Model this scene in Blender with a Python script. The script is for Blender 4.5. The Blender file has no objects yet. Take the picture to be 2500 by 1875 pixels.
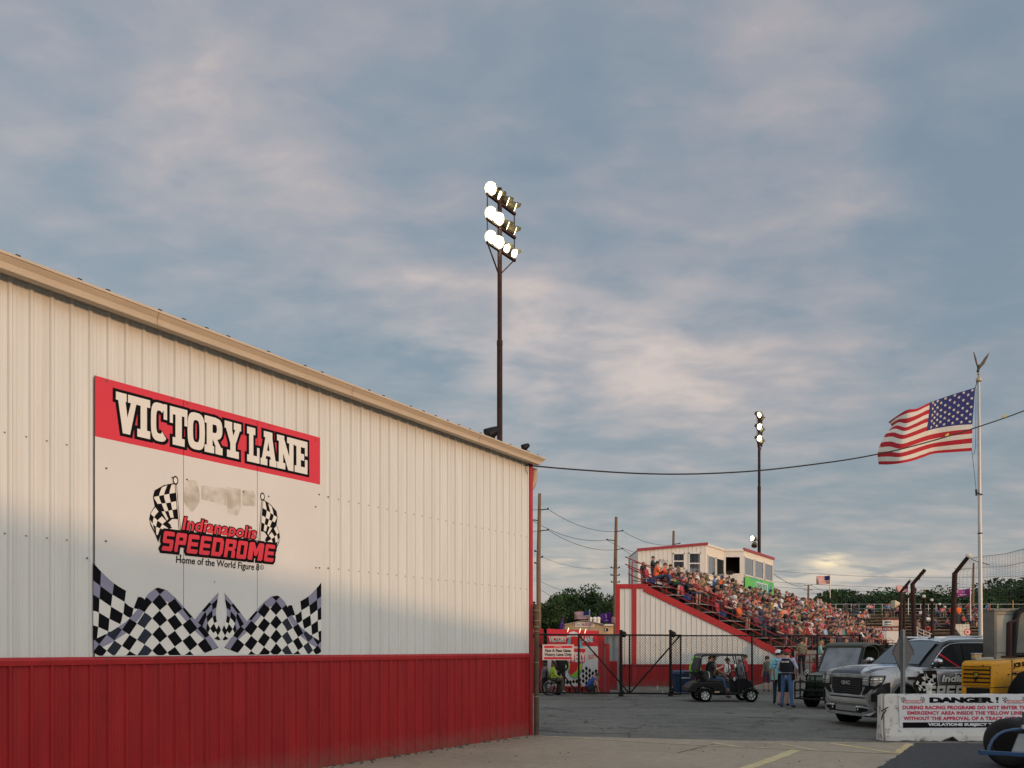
import bpy, bmesh, math, random
from mathutils import Vector, Matrix, Euler
R=math.radians
V=Vector
rnd=random.Random(7)
COL=bpy.context.scene.collection
SC=bpy.context.scene
# ---- site survey: eye height and focal length of the photograph's standpoint
F=1850.0; H=1.8; CX=1250.0; HY=1583.0
def P(px,py,Y): return V(((px-CX)/F*Y, Y, H+(HY-py)/F*Y))
def G(px,py):
    Y=F*H/(py-HY); return V(((px-CX)/F*Y,Y,0))
def XZ(px,Y): return (px-CX)/F*Y

# ---------------------------------------------------------------- materials
MATS={}
def _new(name):
    m=bpy.data.materials.new(name); m.use_nodes=True
    nt=m.node_tree; b=nt.nodes['Principled BSDF']; return m,nt,b
def mat(name,col,rough=.6,metal=0.,var=.14,scale=6.,bump=0.,bscale=None,spec=.3,coat=0.,stretch=(1,1,1),emit=None,estr=0.,trans=0.):
    if name in MATS: return MATS[name]
    m,nt,b=_new(name); N=nt.nodes; L=nt.links
    tc=N.new('ShaderNodeTexCoord'); mp=N.new('ShaderNodeMapping'); mp.inputs['Scale'].default_value=stretch
    L.new(tc.outputs['Object'],mp.inputs['Vector'])
    if var>0:
        nz=N.new('ShaderNodeTexNoise'); nz.inputs['Scale'].default_value=scale; nz.inputs['Detail'].default_value=6; nz.inputs['Roughness'].default_value=.62
        L.new(mp.outputs[0],nz.inputs['Vector'])
        rp=N.new('ShaderNodeValToRGB'); e=rp.color_ramp.elements
        e[0].position=.28; e[1].position=.72
        e[0].color=tuple(max(0,c*(1-var)) for c in col)+(1,); e[1].color=tuple(min(1,c*(1+var)) for c in col)+(1,)
        L.new(nz.outputs['Fac'],rp.inputs[0]); L.new(rp.outputs[0],b.inputs['Base Color'])
    else: b.inputs['Base Color'].default_value=tuple(col)+(1,)
    b.inputs['Roughness'].default_value=rough; b.inputs['Metallic'].default_value=metal
    b.inputs['Specular IOR Level'].default_value=spec
    b.inputs['Coat Weight'].default_value=coat; b.inputs['Coat Roughness'].default_value=.08
    if trans: b.inputs['Transmission Weight'].default_value=trans
    if bump:
        n2=N.new('ShaderNodeTexNoise'); n2.inputs['Scale'].default_value=bscale or scale*4; n2.inputs['Detail'].default_value=4
        L.new(mp.outputs[0],n2.inputs['Vector'])
        bp=N.new('ShaderNodeBump'); bp.inputs['Strength'].default_value=bump; bp.inputs['Distance'].default_value=.02
        L.new(n2.outputs['Fac'],bp.inputs['Height']); L.new(bp.outputs[0],b.inputs['Normal'])
    if emit:
        b.inputs['Emission Color'].default_value=tuple(emit)+(1,); b.inputs['Emission Strength'].default_value=estr
    MATS[name]=m; return m
def objcol(name,rough=.85,var=.25,scale=14):
    """cloth whose dye is the object's own colour"""
    m,nt,b=_new(name); N=nt.nodes; L=nt.links
    oi=N.new('ShaderNodeObjectInfo'); nz=N.new('ShaderNodeTexNoise'); nz.inputs['Scale'].default_value=scale
    tc=N.new('ShaderNodeTexCoord'); L.new(tc.outputs['Object'],nz.inputs['Vector'])
    mr=N.new('ShaderNodeMapRange'); mr.inputs[1].default_value=.3; mr.inputs[2].default_value=.7; mr.inputs[3].default_value=1-var; mr.inputs[4].default_value=1+var
    L.new(nz.outputs['Fac'],mr.inputs[0])
    mx=N.new('ShaderNodeVectorMath'); mx.operation='SCALE'
    L.new(oi.outputs['Color'],mx.inputs[0]); L.new(mr.outputs[0],mx.inputs['Scale']); L.new(mx.outputs[0],b.inputs['Base Color'])
    b.inputs['Roughness'].default_value=rough; MATS[name]=m; return m
def randcol(name,cols,rough=.8):
    """one of several colours, chosen per object"""
    m,nt,b=_new(name); N=nt.nodes; L=nt.links
    oi=N.new('ShaderNodeObjectInfo'); rp=N.new('ShaderNodeValToRGB'); rp.color_ramp.interpolation='CONSTANT'
    e=rp.color_ramp.elements
    while len(e)<len(cols): e.new(.5)
    for i,c in enumerate(cols): e[i].position=i/len(cols); e[i].color=tuple(c)+(1,)
    L.new(oi.outputs['Random'],rp.inputs[0]); L.new(rp.outputs[0],b.inputs['Base Color'])
    b.inputs['Roughness'].default_value=rough; MATS[name]=m; return m

# ---------------------------------------------------------------- mesh builder
class MB:
    def __init__(s,mat=None,smooth=False): s.v=[];s.f=[];s.mi=[];s.sm=[];s.mats=[];s.mat=mat;s.smooth=smooth
    def _m(s,m):
        m=m or s.mat
        if m not in s.mats: s.mats.append(m)
        return s.mats.index(m)
    def add(s,vs,fs,m=None,smooth=None):
        o=len(s.v); s.v+=[V(v) for v in vs]; k=s._m(m); sm=s.smooth if smooth is None else smooth
        for f in fs: s.f.append([i+o for i in f]); s.mi.append(k); s.sm.append(sm)
        return s
    def poly(s,pts,m=None): return s.add(pts,[list(range(len(pts)))],m,False)
    def bx(s,x0,x1,y0,y1,z0,z1,m=None):
        vs=[(x,y,z) for z in(z0,z1) for y in(y0,y1) for x in(x0,x1)]
        return s.add(vs,[(0,2,3,1),(4,5,7,6),(0,1,5,4),(2,6,7,3),(0,4,6,2),(1,3,7,5)],m,False)
    def obox(s,c,ax,ay,az,m=None):
        """box from a centre and three half-axis vectors"""
        c=V(c);ax=V(ax);ay=V(ay);az=V(az)
        vs=[c+ax*i+ay*j+az*k for k in(-1,1) for j in(-1,1) for i in(-1,1)]
        return s.add(vs,[(0,2,3,1),(4,5,7,6),(0,1,5,4),(2,6,7,3),(0,4,6,2),(1,3,7,5)],m,False)
    def prism(s,pts,vec,m=None):
        pts=[V(p) for p in pts]; vec=V(vec); n=len(pts)
        fs=[list(range(n))[::-1],[n+i for i in range(n)]]+[(i,(i+1)%n,n+(i+1)%n,n+i) for i in range(n)]
        return s.add(pts+[p+vec for p in pts],fs,m,False)
    def loft(s,rings,closed=True,caps=True,m=None,smooth=None):
        n=len(rings[0]); vs=[p for r in rings for p in r]; fs=[]
        for a in range(len(rings)-1):
            for i in range(n if closed else n-1):
                j=(i+1)%n; fs.append((a*n+i,a*n+j,(a+1)*n+j,(a+1)*n+i))
        s.add(vs,fs,m,smooth)
        if caps and closed:
            s.add(rings[0],[list(range(n))[::-1]],m,False); s.add(rings[-1],[list(range(n))],m,False)
        return s
    def tube(s,pts,r,n=6,m=None,caps=True,closed=False,smooth=True):
        pts=[V(p) for p in pts]; rs=r if isinstance(r,(list,tuple)) else [r]*len(pts); rings=[]; up=None
        for i,p in enumerate(pts):
            if closed: t=(pts[(i+1)%len(pts)]-pts[i-1])
            else: t=(pts[min(i+1,len(pts)-1)]-pts[max(i-1,0)])
            if t.length<1e-9: t=V((0,0,1))
            t.normalize()
            if up is None: up=V((0,0,1)) if abs(t.z)<.9 else V((1,0,0))
            a=(up-t*up.dot(t))
            if a.length<1e-6: a=V((1,0,0))-t*t.x
            a.normalize(); up=a; b=t.cross(a)
            rings.append([p+(a*math.cos(2*math.pi*k/n)+b*math.sin(2*math.pi*k/n))*rs[i] for k in range(n)])
        if closed: rings.append(rings[0]); caps=False
        return s.loft(rings,True,caps,m,smooth)
    def cyl(s,p0,p1,r0,r1=None,n=10,m=None): return s.tube([p0,p1],[r0,r0 if r1 is None else r1],n,m)
    def lathe(s,prof,c,axis=(0,0,1),n=16,m=None,smooth=True,caps=True):
        ax=V(axis).normalized(); a=V((0,0,1)) if abs(ax.z)<.9 else V((1,0,0)); a=(a-ax*a.dot(ax)).normalized(); b=ax.cross(a); c=V(c)
        rings=[[c+ax*z+(a*math.cos(2*math.pi*k/n)+b*math.sin(2*math.pi*k/n))*r for k in range(n)] for r,z in prof]
        return s.loft(rings,True,caps,m,smooth)
    def ell(s,c,r,nu=10,nv=6,m=None,z0=-1.,z1=1.):
        c=V(c); rings=[]
        for j in range(nv+1):
            t=z0+(z1-z0)*j/nv; t=math.sin(math.pi/2*t) if z0<0 else math.sin(math.pi/2*t); q=math.sqrt(max(1e-4,1-t*t))
            rings.append([c+V((r[0]*q*math.cos(2*math.pi*k/nu),r[1]*q*math.sin(2*math.pi*k/nu),r[2]*t)) for k in range(nu)])
        return s.loft(rings,True,True,m,True)
    def grid(s,fn,nu,nv,mf=None,m=None,smooth=True):
        vs=[fn(i/nu,j/nv) for j in range(nv+1) for i in range(nu+1)]; o=len(s.v); s.v+=[V(v) for v in vs]
        for j in range(nv):
            for i in range(nu):
                a=o+j*(nu+1)+i; s.f.append([a,a+1,a+nu+2,a+nu+1]); s.mi.append(s._m(mf(i,j) if mf else m)); s.sm.append(smooth)
        return s
    def merge(s,other,M=None):
        o=len(s.v); s.v+=[(M@v if M else v.copy()) for v in other.v]
        for f,k,sm in zip(other.f,other.mi,other.sm): s.f.append([i+o for i in f]); s.mi.append(s._m(other.mats[k])); s.sm.append(sm)
        return s
    def mesh(s,name,M=None):
        me=bpy.data.meshes.new(name); me.from_pydata([(M@v if M else v) for v in s.v],[],s.f)
        for m in s.mats: me.materials.append(m)
        if s.f:
            me.polygons.foreach_set('material_index',s.mi); me.polygons.foreach_set('use_smooth',s.sm)
        me.update(); return me
def wm(o):
    M=Matrix.LocRotScale(o.location,Euler(o.rotation_euler),o.scale)
    return wm(o.parent)@M if o.parent else M
def tag(o,label=None,cat=None,group=None,kind=None):
    if label: o['label']=label
    if cat: o['category']=cat
    if group: o['group']=group
    if kind: o['kind']=kind
    return o
def thing(name,label,cat,loc=(0,0,0),rz=0.,group=None):
    o=bpy.data.objects.new(name,None); o.empty_display_size=.2; COL.objects.link(o); o.location=loc; o.rotation_euler=(0,0,rz)
    return tag(o,label,cat,group)
def obj(name,mb,parent=None,world=False,bevel=0.,label=None,cat=None,group=None,kind=None,sharp=None):
    """links one mesh object; world=True: the builder holds site coordinates"""
    M=wm(parent).inverted() if (world and parent) else None
    me=mb.mesh(name,M) if isinstance(mb,MB) else mb
    o=bpy.data.objects.new(name,me); COL.objects.link(o)
    if parent: o.parent=parent
    if sharp: me.set_sharp_from_angle(angle=R(sharp))
    if bevel:
        md=o.modifiers.new('soft_edges','BEVEL'); md.width=bevel; md.segments=2; md.limit_method='ANGLE'; md.angle_limit=R(40); md.harden_normals=False
    return tag(o,label,cat,group,kind)
def solo(name,mb,label,cat,base,group=None,bevel=0.,rz=0.,kind=None):
    """a thing that is one mesh, its origin at its base"""
    M=Matrix.Translation(V(base)); me=mb.mesh(name,M.inverted()); o=bpy.data.objects.new(name,me); COL.objects.link(o); o.location=base
    if bevel:
        md=o.modifiers.new('soft_edges','BEVEL'); md.width=bevel; md.segments=2; md.limit_method='ANGLE'; md.angle_limit=R(40)
    return tag(o,label,cat,group,kind)
KIDS={}
def dup(root,loc,rz=None,label=None,group=None,scale=None):
    def cp(o,par):
        c=o.copy(); COL.objects.link(c); c.parent=par
        for ch in list(o.children): cp(ch,c)
        return c
    r=cp(root,None); r.location=loc
    if rz is not None: r.rotation_euler=(0,0,rz)
    if scale: r.scale=scale if isinstance(scale,(tuple,list)) else (scale,)*3
    if label: r['label']=label
    if group: r['group']=group
    return r
# ---------------------------------------------------------------- lettering
_TC={}
def text2d(s,off=0.,shear=0.,space=1.):
    k=(s,off,shear,space)
    if k in _TC: return _TC[k]
    cu=bpy.data.curves.new('lettering','FONT'); cu.body=s; cu.offset=off; cu.shear=shear; cu.space_character=space; cu.resolution_u=3; cu.fill_mode='FRONT'
    ob=bpy.data.objects.new('lettering',cu); COL.objects.link(ob)
    dg=bpy.context.evaluated_depsgraph_get(); me=bpy.data.meshes.new_from_object(ob.evaluated_get(dg))
    vs=[(v.co.x,v.co.y) for v in me.vertices]; fs=[list(p.vertices) for p in me.polygons]
    bpy.data.objects.remove(ob); bpy.data.curves.remove(cu); bpy.data.meshes.remove(me)
    _TC[k]=(vs,fs); return _TC[k]
def text_into(mb,s,fn,x0,x1,y0,y1,m,off=0.,shear=0.,space=1.,base=0.):
    """letters of s fill the box x0..x1, y0..y1; fn(x,y) gives the point in space"""
    vs0,_=text2d(s,base,shear,space)
    a=min(v[0] for v in vs0);b=max(v[0] for v in vs0);c=min(v[1] for v in vs0);d=max(v[1] for v in vs0)
    vs,fs=text2d(s,base+off,shear,space)
    mb.add([fn(x0+(v[0]-a)/(b-a)*(x1-x0),y0+(v[1]-c)/(d-c)*(y1-y0)) for v in vs],fs,m,False)
def _rect(x0,y0,x1,y1): return [(x0,y0),(x1,y0),(x1,y1),(x0,y1)]
SLAB={
'V':[_rect(0,.8,.47,1),_rect(.53,.8,1,1),[(.3,0),(.6,0),(.42,.8),(.1,.8)],[(.34,0),(.62,0),(.9,.8),(.66,.8)]],
'I':[_rect(0,.8,1,1),_rect(0,0,1,.2),_rect(.25,.2,.75,.8)],
'T':[_rect(0,.8,1,1),_rect(0,.56,.17,.8),_rect(.83,.56,1,.8),_rect(.32,.2,.68,.8),_rect(.16,0,.84,.2)],
'R':[_rect(.12,.2,.44,.8),_rect(0,0,.53,.2),_rect(0,.8,.62,1),[(.62,1),(.62,.8),(.66,.78),(.68,.72),(.68,.66),(.66,.6),(.6,.57),(.44,.57),(.44,.4),(.7,.4),(.85,.44),(.95,.52),(.99,.62),(.99,.78),(.94,.9),(.84,.97)],[(.44,.4),(.7,.4),(.92,.2),(.92,.1),(.62,.1),(.62,.2)],_rect(.6,0,1,.2)],
'Y':[_rect(0,.8,.45,1),_rect(.55,.8,1,1),[(.34,.4),(.62,.4),(.44,.8),(.08,.8)],[(.38,.4),(.66,.4),(.92,.8),(.64,.8)],_rect(.34,.2,.66,.42),_rect(.14,0,.86,.2)],
'L':[_rect(.16,.2,.5,.8),_rect(0,.8,.66,1),_rect(0,0,1,.2),_rect(.8,.2,1,.45)],
'A':[_rect(.2,.82,.74,1),_rect(0,0,.42,.19),_rect(.56,0,1,.19),[(.08,.19),(.32,.19),(.52,.82),(.3,.82)],[(.64,.19),(.93,.19),(.74,.82),(.44,.82)],_rect(.28,.28,.72,.44)],
'N':[_rect(.1,.19,.34,.82),_rect(.68,.0,.92,.82),_rect(0,.82,.4,1),_rect(.56,.82,1,1),_rect(0,0,.46,.19),[(.1,.9),(.4,.9),(.92,0),(.62,0)]],
'E':[_rect(.14,.2,.48,.8),_rect(0,.8,1,1),_rect(0,0,1,.2),_rect(.8,.56,1,.8),_rect(.8,.2,1,.44),_rect(.48,.4,.74,.6)],
'S':[_rect(0,.78,1,1),_rect(0,.5,.3,.8),_rect(0,.4,1,.61),_rect(.7,.2,1,.5),_rect(0,0,1,.22)],
'P':[_rect(.12,.2,.44,.8),_rect(0,0,.6,.2),_rect(0,.8,.62,1),[(.62,1),(.62,.8),(.68,.72),(.68,.6),(.6,.52),(.44,.52),(.44,.34),(.7,.34),(.95,.46),(.99,.62),(.99,.78),(.94,.9),(.84,.97)]],
}
def _ring(a0,a1,rx,ry,tx,ty,n=22):
    out=[]
    A=[a0+(a1-a0)*i/n for i in range(n+1)]
    for i in range(n):
        p=[]
        for a,k in((A[i],0),(A[i+1],0),(A[i+1],1),(A[i],1)):
            ca,sa=math.cos(R(a)),math.sin(R(a)); f=.62
            ca2=math.copysign(abs(ca)**f,ca); sa2=math.copysign(abs(sa)**f,sa)
            p.append((.5+(rx-tx*k)*ca2,.5+(ry-ty*k)*sa2))
        out.append(p)
    return out
SLAB['O']=_ring(0,360,.5,.5,.31,.2); SLAB['C']=_ring(48,318,.5,.5,.31,.2)+[_rect(.76,.6,.97,1)]
def _sq(*k):
    d={'l':[(0,.08),(.08,0),(.32,0),(.32,1),(.08,1),(0,.92)],'t':[(.1,.77),(1,.77),(1,.92),(.92,1),(.08,1),(0,.92)],'b':[(0,.08),(.08,0),(.92,0),(1,.08),(1,.23),(.1,.23)],
    'm':_rect(.1,.39,.95,.6),'r':[(.68,0),(.92,0),(1,.08),(1,.92),(.92,1),(.68,1)],'ru':[(.68,.42),(.95,.42),(1,.48),(1,.92),(.92,1),(.68,1)],'rl':[(.68,0),(.92,0),(1,.08),(1,.52),(.94,.6),(.68,.6)],'lu':[(0,.48),(.06,.4),(.32,.4),(.32,1),(.08,1),(0,.92)],
    'g':_rect(.68,0,1,.4),'d1':[(.2,1),(.34,1),(.56,.5),(.5,.25),(.42,.25)],'d2':[(.66,1),(.8,1),(.58,.25),(.5,.25),(.44,.5)]}
    return [d[x] for x in k]
SQUARE={'S':_sq('t','lu','m','rl','b'),'P':_sq('l','t','ru','m'),'E':_sq('l','t','m','b'),'D':[_rect(0,0,.32,1),[(.3,.77),(1,.77),(.98,.84),(.82,1),(.3,1)],[(.3,0),(.82,0),(.98,.16),(1,.23),(.3,.23)],[(.68,.1),(.9,.08),(1,.22),(1,.78),(.9,.92),(.68,.9)]],'R':[_rect(0,0,.32,1),_rect(.3,.77,.92,1),[(.68,.5),(.95,.5),(1,.56),(1,.92),(.92,1),(.68,1)],_rect(.3,.38,.86,.58),[(.66,0),(1,0),(1,.32),(.9,.46),(.66,.46)]],'O':_sq('l','t','b','r'),'M':_sq('l','r','d1','d2')}
def grow(poly,t):
    """offset a simple polygon outward by t with mitred corners"""
    n=len(poly); ar=sum(poly[i][0]*poly[(i+1)%n][1]-poly[(i+1)%n][0]*poly[i][1] for i in range(n)); sgn=1 if ar>0 else -1; out=[]
    for i in range(n):
        p=V(poly[i-1]).to_2d();q=V(poly[i]).to_2d();r=V(poly[(i+1)%n]).to_2d()
        a=(q-p);b=(r-q)
        if a.length<1e-9 or b.length<1e-9: out.append(tuple(q)); continue
        a.normalize();b.normalize(); na=V((a.y,-a.x))*sgn; nb=V((b.y,-b.x))*sgn; mm=na+nb
        if mm.length<.3: mm=na
        mm=mm.normalized(); k=min(2.,1/max(.35,mm.dot(na))); out.append((q.x+mm.x*t*k,q.y+mm.y*t*k))
    return out
def glyphs(mb,font,s,boxes,fn,m,t=0.,lift=0.,shear=0.):
    """boxes: one (x0,x1,y0,y1) per letter; fn(x,y,lift)"""
    k=0
    for ch,(x0,x1,y0,y1) in zip(s,boxes):
        pls=font[ch]; gr_=t
        if t and ch in 'OC' and font is SLAB:
            ax_,ay_=t/(x1-x0) if x1!=x0 else 0,t/(y1-y0); ax_,ay_=abs(ax_),abs(ay_); pls=_ring(0,360,.5+ax_,.5+ay_,.31+2*ax_,.2+2*ay_) if ch=='O' else _ring(41,325,.5+ax_,.5+ay_,.31+2*ax_,.2+2*ay_)+[_rect(.76-ax_,.6-ay_,.97+ax_,1+ay_)]; gr_=0
        for pl in pls:
            pts=[(x0+p[0]*(x1-x0)+shear*(p[1]-.5)*(y1-y0),y0+p[1]*(y1-y0)) for p in pl]
            if gr_: pts=grow(pts,gr_)
            mb.poly([fn(x,y,lift+k*.00002) for x,y in pts],m); k+=1
def lerp(a,b,t): return a+(b-a)*t
def polyline(pts,t):
    """point at t in 0..1 of a smooth line through pts"""
    n=len(pts)-1; x=min(max(t,0),1)*n; i=min(int(x),n-1); f=x-i
    p0=V(pts[max(i-1,0)]);p1=V(pts[i]);p2=V(pts[i+1]);p3=V(pts[min(i+2,n)])
    return .5*((2*p1)+(p2-p0)*f+(2*p0-5*p1+4*p2-p3)*f*f+(3*p1-p0-3*p2+p3)*f**3)
def patch(rows):
    def fn(u,v):
        return polyline([polyline(r,u) for r in rows],v)
    return fn
def sag(a,b,d,n=14):
    a=V(a);b=V(b); return [a.lerp(b,i/n)-V((0,0,d*4*(i/n)*(1-i/n))) for i in range(n+1)]
# ================================================================ materials of the place
M_white=mat('white_steel',(.62,.62,.59),.30,spec=.55,var=.07,scale=1.6,stretch=(3,3,.25),bump=.04,bscale=3)
M_sign=mat('sign_white',(.63,.62,.60),.33,var=.04,scale=1.2)
M_red=mat('red_steel',(.30,.011,.014),.5,var=.2,scale=1.5,stretch=(3,3,.5),spec=.25)
M_redpaint=mat('red_paint',(.37,.018,.022),.5,spec=.3,var=.15,scale=3)
M_redrail=mat('red_rail',(.24,.024,.026),.55,var=.2,scale=4)
M_banner=mat('banner_red',(.60,.024,.045),.3,var=.05,scale=2)
M_ink=mat('black_ink',(.006,.006,.008),.6,var=.1,spec=.05)
M_letter=mat('letter_white',(.70,.68,.63),.35,var=.03)
M_lav=mat('lavender_ink',(.25,.24,.33),.45,spec=.2,var=.08)
M_navy=mat('faded_black_ink',(.014,.02,.032),.5,spec=.2,var=.5,scale=5,stretch=(1,1,.15))
M_trim=mat('tan_trim',(.50,.415,.31),.38,var=.07,scale=2,stretch=(1,1,3))
M_soffit=mat('soffit',(.42,.38,.33),.6,var=.1)
M_gap=mat('joint_black',(.02,.02,.02),.9,var=0)  # plain near-black fill for joints and panel gaps
M_black=mat('black_metal',(.006,.006,.0065),.5,spec=.2,var=.3,scale=5)
M_rust=mat('rusted_steel',(.034,.0125,.009),.75,var=.45,scale=3,bump=.2)
M_pipe=mat('weathered_pipe',(.085,.055,.032),.65,var=.35,scale=6,bump=.1)
M_galv=mat('galvanised',(.42,.43,.44),.4,metal=.7,var=.2,scale=7)
M_alu=mat('aluminium_plank',(.36,.34,.31),.5,metal=.35,var=.25,scale=4)
M_conc=mat('concrete',(.30,.28,.25),.9,var=.25,scale=2.5,bump=.25)
M_rubber=mat('tyre_rubber',(.006,.006,.006),.85,spec=.12,var=.3,scale=20,bump=.2)
M_chrome=mat('chrome',(.62,.62,.63),.15,metal=1.,var=.05)
M_glassdk=mat('tinted_glass',(.012,.014,.017),.06,var=0,spec=.6)
M_wood=mat('utility_pole_wood',(.20,.125,.075),.9,var=.3,scale=3,stretch=(6,6,.6))
M_wire=mat('wire_black',(.015,.015,.016),.6,var=0)
M_yel=mat('yellow_line_paint',(.52,.385,.20),.8,var=.28,scale=3,bump=.1)
M_yelw=mat('worn_line_paint',(.42,.345,.225),.85,var=.3,scale=5)
M_skin=randcol('skin',[(.42,.22,.15),(.50,.28,.19),(.46,.24,.17),(.36,.19,.12),(.54,.31,.22),(.16,.08,.05)],.6)
M_hair=randcol('hair',[(.03,.02,.014),(.06,.035,.02),(.012,.01,.01),(.20,.13,.07),(.10,.055,.03),(.28,.26,.24)],.7)
M_pants=randcol('trousers',[(.03,.045,.085),(.02,.022,.028),(.06,.08,.13),(.13,.11,.085),(.015,.015,.017),(.045,.055,.07)],.85)
M_shoe=randcol('shoes',[(.02,.02,.02),(.35,.35,.35),(.03,.025,.02)],.6)
M_capc=randcol('cap_cloth',[(.68,.67,.65),(.015,.015,.018),(.40,.02,.025),(.03,.05,.14),(.6,.6,.58)],.8)
M_cloth=objcol('dyed_cloth')

def grime(m,tint,z0,z1,amt,streak=0.):
    """splashed dirt that thins out with height, plus faint run-off streaks"""
    nt=m.node_tree; N=nt.nodes; L=nt.links; b=N['Principled BSDF']; src=b.inputs['Base Color'].links[0].from_socket
    tc=N.new('ShaderNodeTexCoord'); sp=N.new('ShaderNodeSeparateXYZ'); L.new(tc.outputs['Object'],sp.inputs[0])
    mr=N.new('ShaderNodeMapRange'); mr.inputs[1].default_value=z0; mr.inputs[2].default_value=z1; mr.inputs[3].default_value=1; mr.inputs[4].default_value=0; L.new(sp.outputs[2],mr.inputs[0])
    nz=N.new('ShaderNodeTexNoise'); nz.inputs['Scale'].default_value=7; nz.inputs['Detail'].default_value=8; nz.inputs['Roughness'].default_value=.7; L.new(tc.outputs['Object'],nz.inputs[0])
    ad=N.new('ShaderNodeMath'); ad.operation='MULTIPLY'; L.new(mr.outputs[0],ad.inputs[0]); L.new(nz.outputs['Fac'],ad.inputs[1])
    rp=N.new('ShaderNodeMapRange'); rp.inputs[1].default_value=.18; rp.inputs[2].default_value=.55; rp.inputs[4].default_value=amt; L.new(ad.outputs[0],rp.inputs[0])
    f=rp.outputs[0]
    if streak:
        mp=N.new('ShaderNodeMapping'); mp.inputs['Scale'].default_value=(9,9,.12); L.new(tc.outputs['Object'],mp.inputs[0]); n2=N.new('ShaderNodeTexNoise'); n2.inputs['Scale'].default_value=1.; n2.inputs['Detail'].default_value=3; L.new(mp.outputs[0],n2.inputs[0])
        r2=N.new('ShaderNodeMapRange'); r2.inputs[1].default_value=.56; r2.inputs[2].default_value=.78; r2.inputs[4].default_value=streak; L.new(n2.outputs['Fac'],r2.inputs[0]); a2=N.new('ShaderNodeMath'); a2.operation='ADD'; a2.use_clamp=True; L.new(f,a2.inputs[0]); L.new(r2.outputs[0],a2.inputs[1]); f=a2.outputs[0]
    mx=N.new('ShaderNodeMix'); mx.data_type='RGBA'; L.new(f,mx.inputs[0]); L.new(src,mx.inputs[6]); mx.inputs[7].default_value=(*tint,1); L.new(mx.outputs[2],b.inputs['Base Color'])
grime(M_red,(.16,.10,.075),.0,.55,.55,.12)
grime(M_white,(.40,.33,.24),-9.,-8.,.0,.35)
# ================================================================ the metal building beside the lane
DW=V((1390/F,1,0)).normalized(); NW=V((DW.y,-DW.x,0))
CO=G(1297,1794)                         # its right front corner
def W(u,z,off=0.): return CO+DW*u+NW*off+V((0,0,z))
def WU(px,py,off=0.):
    """where a sight line meets the wall: along the wall, height"""
    d=V(((px-CX)/F,1,(HY-py)/F)); o=V((0,0,H)); t=(CO+NW*off-o).dot(NW)/d.dot(NW); q=o+d*t
    return (q-CO).dot(DW),q.z
UL=-17.0
ZE0=WU(1288,1131)[1]; uL,zL=WU(0,668); EV=(zL-ZE0)/uL          # eaves, slightly out of level
def ZE(u): return ZE0+EV*u
ZW=WU(1297,1601)[1]                                                # top of the red wainscot
def rib_profile(u0,u1,pitch=.206):
    pts=[]; n=int((u1-u0)/pitch)
    for k in range(n+1):
        a=u1-.02-k*pitch
        if a-.13<u0: break
        pts+=[(a,0),(a-.016,.024),(a-.042,.024),(a-.058,0),(a-.098,0),(a-.103,.005),(a-.119,.005),(a-.124,0),(a-.147,0),(a-.152,.005),(a-.168,.005),(a-.173,0)]
    pts.append((u0,0)); return pts[::-1]
def ribbed(mb,prof,z0f,z1f,base,m):
    bot=[base(u,z0f(u),o) for u,o in prof]; top=[base(u,z1f(u),o) for u,o in prof]
    mb.loft([bot,top],closed=False,caps=False,m=m,smooth=False)
bld=thing('metal_building','long white ribbed metal building with red wainscot, tan roof trim and large painted sign','building',CO)
mb=MB(M_white); pr=rib_profile(UL,-.08); ribbed(mb,pr,lambda u:ZW+.05,lambda u:ZE(u)+.02,W,M_white); obj('wall_panel',mb,bld,True)
mb=MB(M_red); ribbed(mb,rib_profile(UL,-.08),lambda u:0.,lambda u:ZW-.03,W,M_red); obj('wainscot',mb,bld,True)
mb=MB(M_redpaint); mb.prism([W(UL,ZW-.035,-.01),W(UL,ZW-.035,.035),W(UL,ZW+.02,.045),W(UL,ZW+.055,.03),W(UL,ZW+.055,-.01)],DW*(-UL-.10)); obj('wainscot_cap',mb,bld,True)
mb=MB(M_redpaint); BW=-NW
mb.prism([W(-.095,-.0,.034),W(.01,0,.034),W(.01,0,-.12),W(-.02,0,-.12),W(-.02,0,.0),W(-.095,0,.0)],V((0,0,ZE(0)+.05))); obj('corner_trim',mb,bld,True)
mb=MB(M_white)                      # side and rear walls, gable
DEP=11.0; zr=ZE0+1.5
for u in(0.,UL):
    mb.poly([W(u-.03 if u==0 else u,0,0),W(u-.03 if u==0 else u,0,-DEP),W(u-.03 if u==0 else u,ZE(u),-DEP),W(u-.03 if u==0 else u,zr,-DEP/2),W(u-.03 if u==0 else u,ZE(u),0)],M_white)
mb.poly([W(UL,0,-DEP),W(-.03,0,-DEP),W(-.03,ZE0,-DEP),W(UL,ZE(UL),-DEP)],M_white); obj('end_walls',mb,bld,True)
GO=.30                              # how far the gutter stands out
zt0=WU(1331,1119,GO)[1]; ug,ztL=WU(0,610,GO); zb0=WU(1322,1134,GO)[1]; _,zbL=WU(0,649,GO)
u1=WU(1331,1119,GO)[0]; u2=WU(1322,1134,GO)[0]
def ZT(u): return zt0+(ztL-zt0)*(u-u1)/(ug-u1)
def ZB(u): return zb0+(zbL-zb0)*(u-u2)/(ug-u2)
def gsec(u,uu):
    t,b=ZT(u),ZB(uu); h=t-b
    return [W(uu,b,.16),W(uu,b,GO-.035),W(uu,b+.018,GO-.03),W(lerp(uu,u,.3),b+h*.2,GO-.045),W(lerp(uu,u,.5),b+h*.45,GO-.035),W(lerp(uu,u,.75),b+h*.7,GO-.005),W(u,t-.03,GO+.005),W(u,t-.028,GO+.018),W(u,t,GO+.018),W(u,t,GO-.01),W(u,t-.05,GO-.03),W(uu,b+.02,.17)]
mb=MB(M_trim); mb.loft([gsec(UL,UL),gsec(u1,u2)]); obj('gutter',mb,bld,True)
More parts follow.
